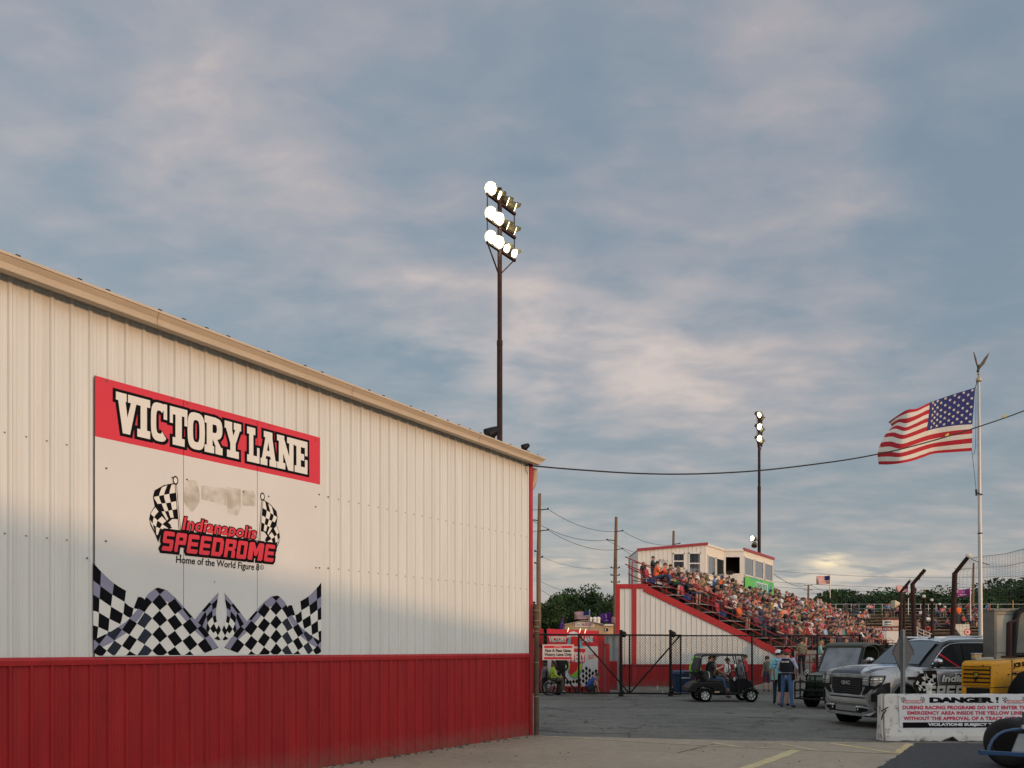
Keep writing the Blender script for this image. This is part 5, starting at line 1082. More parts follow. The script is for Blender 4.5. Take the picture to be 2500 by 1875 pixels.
# garden centre
NY=86.
nb=thing('garden_centre','tan gabled garden centre building with painted roof sign','building',(XZ(1443,NY),NY,0)); q2=lambda px,py,y=0.:P(px,py,NY-y)
M_tan=mat('tan_siding',(.40,.29,.18),.6,var=.06)
mb=MB(M_tan); mb.prism([V((XZ(1380,NY),NY,0)),V((XZ(1474,NY),NY,0)),q2(1474,1525),q2(1428,1515),q2(1380,1525)],(0,14,0)); obj('gable_wall',mb,nb,True)
M_tan2=mat('sunlit_tan_siding',(.62,.42,.22),.6,var=.06)  # orange sunlight painted into the wing's tan siding
mb=MB(M_tan2); mb.bx(XZ(1474.5,NY),XZ(1520,NY),NY+.3,NY+12,0,q2(0,1527).z); obj('wing_wall',mb,nb,True)
mb=MB(M_wtrim); mb.prism([q2(1474,1523.5,.3),q2(1525,1524,.3),q2(1525,1527.5,.3),q2(1474,1527.5,.3)],(0,.5,0)); obj('eave_trim',mb,nb,True)
mb=MB(mat('grey_roof',(.30,.28,.26),.7)); mb.prism([q2(1378,1525.5,.3),q2(1428,1515,.3),q2(1428,1513.5,.3),q2(1378,1523.5,.3)],(0,14,0)); mb.prism([q2(1476,1525.5,.3),q2(1428,1515,.3),q2(1428,1513.5,.3),q2(1476,1523.5,.3)],(0,14,0)); rf=obj('roof',mb,nb,True)
for px in(1441,1452,1461): mb=MB(M_wtrim); c=q2(px,1514,-6); mb.cyl(c-V((0,0,.6)),c+V((0,0,.15)),.22,.22,10); mb.lathe([(.3,.15),(.3,.25),(.1,.4)],c,(0,0,1),10); obj('roof_vent',mb,rf,True)
mb=MB(M_wtrim)
for a in((1477,1532,1486,1533.5),(1477,1542,1486,1543.5),(1477,1532,1478.5,1543),(1485,1532,1486,1543)): mb.prism([q2(a[0],a[1],-.2),q2(a[2],a[1],-.2),q2(a[2],a[3],-.2),q2(a[0],a[3],-.2)],(0,-.08,0))
wnd=obj('window',mb,nb,True); mb=MB(M_pane); mb.prism([q2(1478,1533,-.22),q2(1485.5,1533,-.22),q2(1485.5,1542.5,-.22),q2(1478,1542.5,-.22)],(0,-.02,0)); obj('pane',mb,wnd,True)
ns=thing('shop_sign','white roof sign with red NURSERY lettering on tan gable','sign',q2(1427,1530,.1)); mb=MB(M_letter); mb.prism([q2(1404,1519.5,.08),q2(1451,1519.5,.08),q2(1451,1530,.08),q2(1404,1530,.08)],(0,.05,0)); obj('board',mb,ns,True); mb=MB(M_ink); text_into(mb,"Dad's",lambda x,y:q2(x,y,.1),1405.5,1418.5,1528,1522,mat('grey_script',(.12,.1,.1),.6),shear=.3); text_into(mb,'NURSERY',lambda x,y:q2(x,y,.1),1420,1450,1528.5,1520.8,mat('maroon_paint',(.25,.02,.05),.6),base=.03); obj('lettering',mb,ns,True)
# low wall and kerb of the track entrance
cw=thing('track_wall','low grey concrete wall sloping below the red grandstand base','wall',(XZ(1930,33.6),33.6,0)); mb=MB(M_conc); pts=[(1843,1676),(1870,1669),(1905,1662),(1950,1658),(2010,1656),(2150,1655)]
mb.prism([V((XZ(1843,33.6),33.6,0))]+[P(*p,33.6) for p in pts][::1]+[V((XZ(2150,33.6),33.6,0))],(0,.25,0)); obj('concrete',mb,cw,True)
# ================================================================ bins, bottles
bn=thing('wheeled_bin','blue wheeled recycling bin by the red grandstand base','bin',(XZ(1667,30.2),30.2,0)); s_=30.2/F
mb=MB(mat('bin_blue',(.02,.06,.15),.5,var=.2)); mb.loft([[(-.30,-.3,.06),(.30,-.3,.06),(.30,.3,.06),(-.30,.3,.06)],[(-.40,-.38,.78),(.40,-.38,.78),(.40,.38,.78),(-.40,.38,.78)]],smooth=False); mb.bx(-.42,.42,-.40,-.36,.72,.80); obj('body',mb,bn,bevel=.02); mb=MB(mat('bin_blue',(0,0,0))); mb.loft([[(-.44,-.42,.80),(.44,-.42,.80),(.44,.42,.80),(-.44,.42,.80)],[(-.40,-.38,.88),(.40,-.38,.88),(.40,.38,.92),(-.40,.38,.92)]],smooth=False); obj('lid',mb,bn,bevel=.02)
mb=MB(M_rubber); mb.cyl((-.34,.36,.1),(-.28,.36,.1),.1); mb.cyl((.28,.36,.1),(.34,.36,.1),.1); obj('wheel',mb,bn); mb=MB(M_wtrim); mb.bx(-.2,.2,-.425,-.41,.62,.66); obj('label_plate',mb,bn)
for px,py,Y,h_ in((1618,1693,30,.17),(1605,1675,33,.2)):
    c=V((XZ(px,Y),Y,0)); mb=MB(mat('clear_bottle',(.5,.5,.48),.3)); mb.lathe([(.028,0),(.032,.02),(.032,h_*.6),(.013,h_*.85),(.013,h_)],(0,0,0),(0,0,1),10) ; mb.v=[v+c for v in mb.v]; solo('plastic_bottle',mb,'empty plastic bottle standing by the gate' if Y==30 else 'plastic bottle standing near the red grandstand base','bottle',c)
# ================================================================ catch fence
cf=thing('catch_net','sagging wire catch net right of the tallest rusted post','net',(XZ(2420,33),33,2)); mb=MB(mat('net_wire',(.06,.055,.05),.6,var=.2))
rows=[[P(2371,1362,37),P(2400,1358,35.5),P(2450,1352,33),P(2500,1340,30),P(2600,1312,27)],[P(2350,1386,37),P(2400,1378,35),P(2450,1376,32.7),P(2500,1366,29.8),P(2600,1345,27)],[P(2338,1400,37),P(2400,1402,34.5),P(2450,1398,32),P(2500,1388,29.4),P(2600,1370,26.8)],[P(2337,1450,37),P(2400,1455,34.2),P(2450,1450,31.8),P(2500,1443,29.2),P(2600,1430,26.7)],[P(2336,1560,37),P(2400,1563,34.2),P(2450,1564,31.8),P(2500,1566,29.2),P(2600,1570,26.7)]]
ff2=patch(rows); 
for k in range(28): mb.tube([ff2(k/27,v/14) for v in range(15)],.0045,3,caps=False)
for k in range(36): mb.tube([ff2(v/18,k/35) for v in range(19)],.0045 if k not in(0,12) else .012,3,caps=False)
mb.tube([ff2(.02+.3*v/10,v/10*.25+.02) for v in range(11)],.018,4); obj('wire_grid',mb,cf,True)
def cpost(base,bend,tip,Y,r,label,cap=True,dY=-.6):
    b=P(*bend,Y); a=V((XZ(base[0],Y),Y,0)); t=P(*tip,Y+dY); th=thing('catch_fence_post',label,'fence post',a,0,'rusted catch fence posts'); mb=MB(M_rust); mb.tube([a,b-V((0,0,r*.5)),b+V((0,0,.0))],[r*1.08,r,r],12); mb.tube([b-V((0,0,r*.4)),t],r*.82,12); d=(t-b).normalized()
    obj('post',mb,th,True)
    mb=MB(M_rust)
    for k in range(8): p=b.lerp(t,.1+.11*k); e=p+V((rnd.uniform(-.1,.1),rnd.uniform(-.08,0),rnd.uniform(-.22,.25))); mb.tube([p,p.lerp(e,.6)+V((.05,0,0)),e],.012,4)
    for k in range(6): p=a.lerp(b,.5+.08*k)+V((r,0,0)); mb.tube([p,p+V((.09,-.05,rnd.uniform(-.1,.1)))],.01,4)
    obj('wire_tie',mb,th,True)
    if cap: mb=MB(mat('white_cap',(.66,.60,.50),.6)); mb.tube([t-d*.03,t+d*.06,t+d*.10],[r*1.02,r*1.0,r*.6],12); obj('cap',mb,th,True)
cpost((2321,1560),(2331,1398),(2365,1358),37,.115,'tallest rusted bent fence post with white end cap, nearest the flagpole')
cpost((2236,1562),(2228,1424),(2258,1391),42,.115,'thick rusted bent fence post without a cap, right of the small american flag',False)
cpost((2197,1562),(2199,1444),(2223,1416),50,.10,'rusted bent fence post with white cap in front of the small american flag')
cpost((2206,1562),(2208,1466),(2236,1436),56,.095,'rusted post leaning behind the thick uncapped post',False)
for bx_,tp,Y,lb in(((2255,1482),(2255.5,1456),64,'first'),((2276,1487),(2275,1465),72,'second'),((2289,1500),(2294,1475),80,'third'),((2304,1508),(2307,1482),88,'fourth')):
    cpost((bx_[0],1560),bx_,(tp[0]+.1,tp[1]),Y,.13,'smaller rusted fence post with white cap, %s of four receding between two large posts'%lb,True,-1.6)
# ================================================================ far bleachers with people, far fence, signs
BY=76.
bl=thing('far_bleachers','weathered open bleachers across the turn behind the catch fence','bleachers',(XZ(2270,BY),BY,0)); mb=MB(mat('grey_plank',(.30,.245,.19),.8,var=.4,scale=1.2,stretch=(1,1,4))); mbd=MB(mdk)
BR=9
def BZ(r): return 2.55+r*.34
def BYr(r): return BY-2+r*.75
for r in range(BR):
    x=XZ(2050,BY); 
    while x<XZ(2480,BY):
        w_=rnd.uniform(3.2,4.2); mb.bx(x,x+w_-.05,BYr(r),BYr(r)+.28,BZ(r)+.42,BZ(r)+.46); mb.bx(x,x+w_-.05,BYr(r)-.5,BYr(r)-.1,BZ(r)-.03,BZ(r)+.01); x+=w_
    
obj('plank',mb,bl,True)
for k in range(13): x=XZ(2055+k*34,BY); mbd.prism([V((x,BYr(0),0)),V((x,BYr(BR),0)),V((x,BYr(BR),BZ(BR)-.1)),V((x,BYr(0),BZ(0)-.1))],(.12,0,0))
mbd.bx(XZ(2050,BY),XZ(2480,BY),BYr(BR),BYr(BR)+.1,0,BZ(BR)-.4); obj('frame',mbd,bl,True)
mb=MB(M_galv)
for h in(.5,1.0): mb.tube([V((XZ(2050,BY),BYr(BR),BZ(BR)+h-.1)),V((XZ(2600,BY),BYr(BR),BZ(BR)+h-.1))],.03,5)
for k in range(24): x=XZ(2050+k*20,BY); mb.tube([V((x,BYr(BR),BZ(BR)-.4)),V((x,BYr(BR),BZ(BR)+.9))],.03,5)
obj('back_rail',mb,bl,True)
bspots=[]
for px in(2120,2127): bspots.append((px,8))
for px in(2064,2085,2089): bspots.append((px,8))
for px in(2118,2122,2158,2164,2168,2180,2188,2192): bspots.append((px,7+rnd.randint(0,1)))
for px in(2100,2104,2110,2113,2118): bspots.append((px,5+rnd.randint(0,1)))
for px in(2256,2262,2267,2250,2243): bspots.append((px,rnd.randint(3,6)))
for k in range(26): bspots.append((rnd.uniform(2335,2388),rnd.randint(4,8)))
for px in(2404,2408,2412,2416,2420,2408,2415): bspots.append((px,rnd.randint(5,8)))
for px in(2290,2294,2300,2318,2323): bspots.append((px,7))
for px in(2235,2241,2246,2250,2266,2280,2284,2312): bspots.append((px,rnd.randint(0,3)))
bspots.sort(); rowc=['lowest','second lowest','third lowest','fourth','fifth','sixth','third highest','second highest','top']
used_={}
for j,(px,r) in enumerate(bspots):
    f=rnd.randrange(len(FIG)); k=wpick(SHIRTS,SW); o=bpy.data.objects.new('person',FMESH[f]); COL.objects.link(o); o.location=(XZ(px,BYr(r)),BYr(r)+.05,BZ(r)+.46); o.rotation_euler=(0,0,-math.pi/2+rnd.gauss(-.2,.4)); c=SHIRTS[k][1]; o.color=(*c,1)
    used_[r]=used_.get(r,-1)+1
    tag(o,'far bleachers spectator in %s, %s, %s row, %s from left'%(SHIRTS[k][0],FIG[f][1].split(',')[0],rowc[r],ordn(used_[r])),'person','spectators on the far bleachers')
ft=thing('far_fence','black slat fence posts on the far bank left of the bleachers','fence',(XZ(2090,84),84,0)); mb=MB(M_black)
for k,px in enumerate((2010,2025.5,2040,2054,2068,2078,2091,2104,2118,2132,2147,2162)): y0=[1447,1449,1450,1451][min(k,3)]+k*.4; mb.tube([V((XZ(px,84),84,0)),P(px,y0,84)],.055,6)
obj('post',mb,ft,True); mb=MB(M_black)
for y in(1462,1480,1497): mb.tube([P(2008,y,84),P(2300,y+3,84)],.02,5)
obj('rail',mb,ft,True)
op=solo('marker_pole',MB(mat('orange_paint',(.7,.3,.06),.6)).tube([V((XZ(2473,74),74,0)),P(2473,1466,74)],.05,6),'short orange marker pole right of the flagpole','pole',V((XZ(2473,74),74,0)))
cs=thing('concession_stand','red and white concession stand sign wall reading PEANUTS SODA','concession stand',(XZ(2150,66),66,0)); q3=lambda px,py,y=0.:P(px,py,66-y)
mb=MB(M_wtrim); mb.bx(XZ(2085,66),XZ(2196,66),66,68,0,q3(0,1538).z); obj('wall',mb,cs,True); mb=MB(mat('dark_red_band',(.24,.03,.035),.6)); mb.prism([q3(2090,1530.5,.05),q3(2196,1530.5,.05),q3(2196,1539.5,.05),q3(2090,1539.5,.05)],(0,.05,0)); mb.prism([q3(2154,1511,.05),q3(2196,1511,.05),q3(2196,1513.5,.05),q3(2154,1513.5,.05)],(0,.05,0)); obj('band',mb,cs,True)
mb=MB(M_letter); text_into(mb,'PEANUTS  SODA  BEER',lambda x,y:q3(x,y,.07),2124,2194,1537.5,1533,M_letter,base=.03); obj('lettering',mb,cs,True)
mb=MB(mat('sun_bleached_board',(.60,.48,.38),.6,var=.1)); mb.prism([q3(2155,1514,.05),q3(2195,1514,.05),q3(2195,1528,.05),q3(2155,1528,.05)],(0,.05,0)); sb=obj('menu_board',mb,cs,True); mb=MB(M_letter); mb.prism([q3(2156,1515,.06),q3(2179,1515,.06),q3(2179,1527,.06),q3(2156,1527,.06)],(0,.01,0)); text_into(mb,"JIM'S",lambda x,y:q3(x,y,.08),2159,2177,1522,1516.5,M_ink,base=.04); mb.poly([q3(x,y,.08) for x,y in((2159,1524),(2177,1524),(2177,1525.5),(2159,1525.5))],M_ink); obj('panel',mb,sb,True)
hs=thing('horn_speaker','cream horn loudspeaker pointing left on the rusted fence posts','loudspeaker',P(2196,1474,50)); mb=MB(mat('horn_cream',(.60,.52,.38),.5)); c0=V((0,0,0)); mb.loft([[(-x,w,zc+h),(-x,-w,zc+h),(-x,-w,zc-h),(-x,w,zc-h)] for x,w,h,zc in((-.05,.05,.06,.0),(.05,.07,.10,0),(.2,.12,.16,0),(.33,.18,.22,-.02),(.42,.26,.25,-.03))],caps=True,smooth=True); obj('horn',mb,hs); mb=MB(M_galv); mb.tube([(0,0,0),(.1,0,-.05),(.15,0,-.3)],.03,6); obj('bracket',mb,hs)
fs=thing('flag_stand','white flagman platform panel with a slanted corner and round red emblem','platform',(XZ(2350,46),46,0)); q4=lambda px,py,y=0.:P(px,py,46-y)
mb=MB(mat('stand_white',(.62,.57,.47),.6,var=.06)); mb.prism([q4(2332,1524),q4(2367,1524),q4(2367,1556),q4(2350,1556),q4(2332,1534)],(0,.1,0)); obj('panel',mb,fs,True); mb=MB(M_rust); mb.tube([q4(2334,1560,-.3),V((XZ(2334,46),46.3,0))],.07,6); mb.tube([q4(2364,1556,-.3),V((XZ(2364,46),46.3,0))],.07,6); mb.bx(XZ(2332,46),XZ(2367,46),46.1,48,q4(0,1528).z-.1,q4(0,1528).z); obj('frame',mb,fs,True)
mb=MB(M_banner); mb.lathe([(.20,-.012),(.20,.0)],q4(2362,1543,.01),(0,1,0),16); mb.lathe([(.15,-.016),(.15,.0)],q4(2362,1543,.012),(0,1,0),16,M_letter); mb.lathe([(.08,-.02),(.08,.0)],q4(2362,1543,.014),(0,1,0),10,M_banner); obj('emblem',mb,fs,True)
person(POSE['stand'],V((XZ(2340,47),47,q4(0,1528).z)),2.0,'flagman in bright orange shirt standing on the white platform',(.85,.16,.02),hair='short',hands=False,scale=.62 if False else .8)
# steel guard rail behind the dark truck
gr_=thing('guard_rail','rusted steel guard rail above the truck roof behind the catch posts','guard rail',(XZ(2330,36),36,0)); mb=MB(M_rust); mb.bx(XZ(2275,36),XZ(2440,36),36,36.1,P(0,1563,36).z,P(0,1556,36).z); obj('rail',mb,gr_,True); mb=MB(M_rust)
for px in(2280,2320,2380,2430): mb.bx(XZ(px,36),XZ(px,36)+.15,36.1,36.25,0,P(0,1558,36).z)
obj('post',mb,gr_,True)
sr=thing('stair_rail','pale pipe stair railing between the rusted posts','railing',(XZ(2255,58),58,0)); mb=MB(M_galv)
for dy in(0,8,16,24): mb.tube([P(2236,1532+dy,58),P(2275,1548+dy,58)],.035,5)
for px in(2240,2255,2270): mb.tube([V((XZ(px,58),58,0)),P(px,1533+(px-2236)*.41,58)],.035,5)
obj('pipe',mb,sr,True)
# ================================================================ wheels
def wheel(par,c,r,w,rim,name='wheel',rimr=.62,spokes=8,ax=(0,1,0),tread=True,rimcol=None):
    """tyre with rim as its sub-part; c = hub centre in the parent's space"""
    mb=MB(M_rubber); prof=[(r*rimr,-w/2),(r*.9,-w/2),(r*.985,-w*.40),(r,-w*.25),(r,w*.25),(r*.985,w*.40),(r*.9,w/2),(r*rimr,w/2)]
    mb.lathe(prof,c,ax,36,caps=False)
    if tread:
        a=V(ax).normalized(); u=V((0,0,1))
        if abs(a.z)>.9: u=V((1,0,0))
        v=a.cross(u)
        for k in range(30):
            t=2*math.pi*k/30; d=u*math.cos(t)+v*math.sin(t); e=a.cross(d)
            for s in(-1,1): mb.obox(V(c)+d*r*1.002+a*s*w*.27,a*w*.16,e*r*.05,d*r*.018)
    o=obj(name,mb,par)
    mb=MB(rim); a=V(ax).normalized(); u=V((0,0,1)); v=a.cross(u); R_=r*rimr
    mb.lathe([(R_*1.0,-w*.46),(R_*.94,-w*.2),(R_*.94,w*.2),(R_*1.0,w*.46)],c,ax,28,M_black,caps=False); mb.lathe([(R_*.95,-.01),(R_*.95,.01)],c,ax,28,M_black)
    for s in(-1,1):
        mb.lathe([(R_*1.02,s*w*.46),(R_*.93,s*w*.47),(R_*.92,s*w*.42)],c,ax,28,rimcol or rim,caps=False)
        mb.lathe([(R_*.22,s*w*.30),(R_*.2,s*w*.42),(R_*.06,s*w*.44)],c,ax,12)
        for k in range(spokes):
            t=2*math.pi*k/spokes; d=u*math.cos(t)+v*math.sin(t); e=a.cross(d); b=V(c)+a*s*w*.36
            mb.prism([b+d*R_*.15-e*R_*.06,b+d*R_*.9-e*R_*.17,b+d*R_*.93,b+d*R_*.9+e*R_*.17,b+d*R_*.15+e*R_*.06],a*s*w*.06)
    obj('rim',mb,o)
    return o
# ================================================================ golf cart
CYd=25.45
gc=thing('golf_cart','black golf cart with roof and chrome spoked wheels parked by the fence','golf cart',(XZ(1720,CYd),CYd+.45,0))
k_=lambda x,y:((x-420)/383.,(1130-y)/383.)
M_cart=mat('cart_black',(.007,.007,.008),.4,var=.2,spec=.25); M_rimc=mat('wheel_chrome',(.8,.8,.8),.3,metal=.6,var=.1)
def slab(mb,pts,y0,y1,m=None): mb.prism([(x,y0,z) for x,z in pts],(0,y1-y0,0),m)
mb=MB(M_cart); slab(mb,[k_(*p) for p in((205,1000),(215,950),(262,895),(345,868),(520,868),(640,880),(690,950),(692,1035),(560,1040),(520,960),(430,925),(340,950),(310,1010))],-.5,.5); slab(mb,[k_(*p) for p in((540,1000),(690,1000),(870,1010),(870,1040),(540,1045))],-.5,.5)
slab(mb,[k_(*p) for p in((838,1035),(845,830),(890,812),(960,825),(1035,872),(1052,930),(1048,950),(960,958),(905,985),(880,1040))],-.48,.48); obj('body',mb,gc,bevel=.035)
mb=MB(mat('cart_gold_emblem',(.45,.35,.2),.4,metal=.5)); mb.bx(*( [k_(545,0)[0],k_(610,0)[0]]),-.506,-.5,k_(0,1010)[1],k_(0,990)[1]); obj('emblem',mb,gc)
mb=MB(mat('seat_black',(.02,.02,.02),.5)); slab(mb,[k_(*p) for p in((440,868),(640,872),(640,845),(450,835))],-.48,.48); st_=obj('seat',mb,gc,bevel=.02); mb=MB(mat('seat_black',(0,0,0))); slab(mb,[k_(*p) for p in((425,850),(475,845),(470,740),(445,725),(405,735),(400,800))],-.46,.46); mb.mats; obj('backrest',mb,gc,bevel=.03); mb=MB(mat('seat_cream',(.45,.42,.36),.6)); slab(mb,[k_(*p) for p in((478,840),(492,800),(485,750),(455,733),(475,760))],-.45,.45); obj('seat_trim',mb,gc)
mb=MB(mat('roof_black',(.03,.032,.036),.35,var=.1)); slab(mb,[k_(*p) for p in((365,548),(385,515),(430,505),(900,510),(945,518),(962,535),(930,540),(480,537),(420,545))],-.55,.55); obj('roof',mb,gc,bevel=.02)
mb=MB(M_black)
for y in(-.5,.5):
    for a,b in(((385,545),(340,690)),((340,690),(420,860)),((890,540),(965,840)),((812,540),(850,830)),((700,770),(830,900))): 
        p,q_=k_(*a),k_(*b); mb=MB(M_black); mb.tube([(p[0],y,p[1]),(q_[0],y,q_[1])],.018,6); obj('strut',mb,gc)
mb=MB(mat('cart_windscreen',(.12,.13,.14),.08,var=0)); p,q_=k_(893,545),k_(962,830); mb.prism([(p[0],-.47,p[1]),(p[0],.47,p[1]),(q_[0],.45,q_[1]),(q_[0],-.45,q_[1])],(.008,0,0)) if False else None
mb=MB(M_black); c=k_(760,760); mb.tube([(c[0]+.16*math.sin(a)*.5,-.2+.17*math.cos(a),c[1]+.16*math.sin(a)*.86) for a in[2*math.pi*i/14 for i in range(14)]],.014,5,closed=True); mb.tube([(c[0],-.2,c[1]),(k_(850,860)[0],-.2,k_(850,860)[1])],.02,6); obj('steering_wheel',mb,gc)
mb=MB(mat('rear_bag',(.05,.05,.05),.7,var=.4)); slab(mb,[k_(*p) for p in((320,720),(345,610),(370,550),(400,590),(385,700),(360,740))],-.35,.35); obj('rear_bag',mb,gc,bevel=.03); mb=MB(M_black); slab(mb,[k_(*p) for p in((232,770),(232,745),(360,742),(360,770))],-.4,.4); obj('rear_rack',mb,gc,bevel=.01)
mb=MB(mat('fender_black',(.007,.007,.007),.5)); 
for cx in(420,1010):
    c=k_(cx,1050)
    for s in(-1,1): mb.loft([[(c[0]+r*math.cos(a),s*y,c[1]+.01+r*math.sin(a)) for r,y in((.255,.36),(.275,.52),(.25,.53))] for a in[R(t) for t in range(10,171,16)]],False,False)
obj('fender',mb,gc)
for cx in(420,1010):
    for y in(-.45,.45): c=k_(cx,1045); wheel(gc,(c[0],y,.222),.222,.2,M_rimc,spokes=7)
mb=MB(M_lamp); mb=MB(mat('mirror_white',(.8,.74,.6),.3)); c=k_(808,665); mb.ell((c[0],-.52,c[1]),(.04,.03,.07),8,6); obj('mirror',mb,gc)
mb=MB(mat('cup_white',(.7,.68,.64),.6)); c=k_(820,860); mb.lathe([(.03,0),(.042,.11)],(c[0],-.3,c[1]),(0,0,1),10); solo_=obj('cup_holder',mb,gc)
# people in and behind the cart
drv=pose('seat',waist=(.02,0,.26),chest=(.0,0,.48),neck=(.03,0,.64),head=(.08,0,.77),top=(.09,0,.86),eR=(.16,-.26,.38),wR=(.36,-.22,.45),hR=(.44,-.2,.50),eL=(.14,.25,.34),wL=(.38,.2,.42),hL=(.46,.19,.46),kR=(.46,-.16,.06),aR=(.50,-.22,-.36),tR=(.64,-.24,-.42),kL=(.44,.1,.10),aL=(.46,.1,-.30),tL=(.60,.1,-.36))
c=k_(530,858); person(drv,V((XZ(1720,CYd)+c[0]-.08,CYd+.25,c[1]+.0)),0,'heavy driver in black shirt and jeans sitting in the golf cart',(.012,.012,.013),hair='side',cap=None,fat=1.35,mats=dict(pants=mat('denim',(.045,.075,.14),.85,var=.25)))
c=k_(560,858); person(pose('seat'),V((XZ(1720,CYd)+c[0]+.05,CYd+.75,c[1]+.06)),.1,'passenger in pale shirt and faded cap beside the golf cart driver',(.45,.36,.33),hair='side',cap='cap',fat=1.15)
YB=29.4
person(POSE['stand'],V((XZ(1697,YB),YB,0)),1.2,'child in neon green hooded sweatshirt standing left of the golf cart',(.30,.85,.08),hair='side',cap='hood',sleeve=1.2,scale=.86,child=1.1)
person(pose('stand',eL=(.05,.25,1.15),wL=(.25,.15,1.2),hL=(.32,.12,1.25)),V((XZ(1776,27.4),27.4,0)),-.6,'boy in white shirt and dark shorts standing beyond the golf cart',(.66,.64,.62),hair='short',shorts=True,scale=.84,child=1.1)
person(POSE['stand'],V((XZ(1806,27.2),27.2,0)),.5,'child in grey and black top standing behind the golf cart front pillar',(.16,.16,.18),hair='short',scale=.86,child=1.1)
person(POSE['stand'],V((XZ(1819,29.8),29.8,0)),2.6,'red shirted child with brown hair behind the golf cart front',(.5,.03,.03),hair='short',scale=.90,child=1.1)
# people behind the gate
YG=29.6
person(pose('stand',eL=(.02,.27,1.12),wL=(.14,.16,.95),hL=(.2,.10,.9),eR=(.02,-.27,1.12),wR=(.14,-.16,.95),hR=(.2,-.1,.9)),V((XZ(1370,YG),YG,0)),-1.45,'heavy man in black hooded sweatshirt and shorts, head behind the gate sign',(.010,.010,.011),hair='side',cap='cap',sleeve=1.2,shorts=True,fat=1.45,mats=dict(pants=mat('black_shorts',(.012,.012,.013),.9),cap=M_banner),scale=.98)
person(POSE['stand'],V((XZ(1330,29.2),29.2,0)),2.3,'small boy in grey shirt and dark trousers standing at the wheelchair',(.16,.16,.19),hair='short',scale=.70,child=1.1,mats=dict(pants=mat('dark_trousers',(.015,.015,.02),.9)))
cr_=dict(pelvis=(0,0,.28),waist=(.08,0,.40),chest=(.24,0,.55),neck=(.36,0,.66),head=(.46,0,.74),top=(.50,0,.82)); _sym(cr_,s=(.26,.15,.62),e=(.36,.2,.38),w=(.44,.14,.16),h=(.48,.12,.09),hip=(.02,.1,.26),k=(.36,.16,.36),a=(.12,.14,.07),t=(.27,.16,.04))
person(cr_,V((XZ(1433,29.7),29.7,0)),.25,'boy in bright blue shirt crouching to touch the ground behind the gate',(.03,.08,.36),hair='short',sleeve=.1,scale=.95,child=1.1)
wc=thing('wheelchair','black wheelchair with large spoked wheels behind the gate','wheelchair',(XZ(1346,29.3),29.3,0),.15)
mb=MB(M_black); mb.bx(-.22,.22,-.22,.22,.44,.48); mb.bx(-.24,-.2,-.22,.22,.48,.92)
for y in(-.24,.24): mb.tube([(-.25,y,.98),(-.22,y,.45),(.2,y,.45),(.32,y,.12)],.014,6); mb.tube([(-.2,y,.66),(.16,y,.66),(.18,y,.45)],.013,6)
mb.bx(.28,.45,-.2,.2,.09,.11); obj('frame',mb,wc)
for y in(-.29,.29):
    mb=MB(M_rubber); mb.tube([(-.12+.3*math.cos(a),y,.31+.3*math.sin(a)) for a in[2*math.pi*i/28 for i in range(28)]],.017,6,closed=True); o=obj('wheel',mb,wc); mb=MB(M_galv)
    for i in range(14): a=2*math.pi*i/14; mb.tube([(-.12,y,.31),(-.12+.29*math.cos(a),y,.31+.29*math.sin(a))],.004,3)
    mb.tube([(-.12+.25*math.cos(a),y*1.06,.31+.25*math.sin(a)) for a in[2*math.pi*i/28 for i in range(28)]],.008,5,closed=True); obj('spokes',mb,o)
for y in(-.2,.2): mb=MB(M_rubber); mb.lathe([(.05,-.015),(.08,-.012),(.08,.012),(.05,.015)],(.25,y,.08),(0,1,0),14); obj('caster',mb,wc)
person(POSE['seat'],V((XZ(1346,29.3)+.0,29.3,.48)),.15,'dark haired person in neon yellow jacket sitting in the wheelchair',(.55,.75,.04),hair='long',sleeve=1.2,fat=1.1)
# ================================================================ people by the vehicles
PY=22.4
YP=3330/(1729-1583)
lv=mat('jeans_blue',(.06,.115,.23),.85,var=.35,scale=9)
pol=pose('stand',sL=(.0,.19,1.41),sR=(.0,-.19,1.41),eR=(.02,-.29,1.15),wR=(.26,-.19,1.17),hR=(.34,-.16,1.21),eL=(-.02,.27,1.15),wL=(.16,.16,1.14),hL=(.22,.13,1.15),neck=(.01,0,1.475),head=(.03,0,1.60),top=(.03,0,1.69),kL=(.03,.13,.49),aL=(.0,.16,.085),tL=(.15,.2,.04),kR=(-.02,-.13,.49),aR=(-.06,-.17,.085),tR=(.08,-.22,.04))
ps=person(pol,V((XZ(1921,YP),YP,0)),.85,'police officer in red cap, black vest and jeans facing away',(.36,.37,.50),hair='side',fat=1.12,mats=dict(pants=lv,shoe=mat('dark_boots',(.02,.018,.016),.6)),scale=1.03)
mb=MB(mat('vest_black',(.010,.010,.013),.8,var=.2),True)
def ringp(z,rx,ry,cx=0,n=20): return [(cx+rx*math.cos(2*math.pi*i/n),ry*math.sin(2*math.pi*i/n),z) for i in range(n)]
mb.loft([ringp(1.06,.165,.20,.01),ringp(1.2,.17,.205,.01),ringp(1.33,.165,.20,0),ringp(1.415,.13,.165,-.005),ringp(1.45,.10,.12,-.01)]); v_=obj('vest',mb,ps); mb=MB(M_letter)
def backp(x,y): a=math.pi+x; return (-.0+math.cos(a)*.172,math.sin(a)*.205*1.0,y)
text_into(mb,'POLICE',lambda x,y:backp(x,y),-.62,.62,1.335,1.385,M_letter,base=.05); mb.v=[V((v.x*1.06-.004,v.y*1.03,v.z)) for v in mb.v]; obj('lettering',mb,v_)
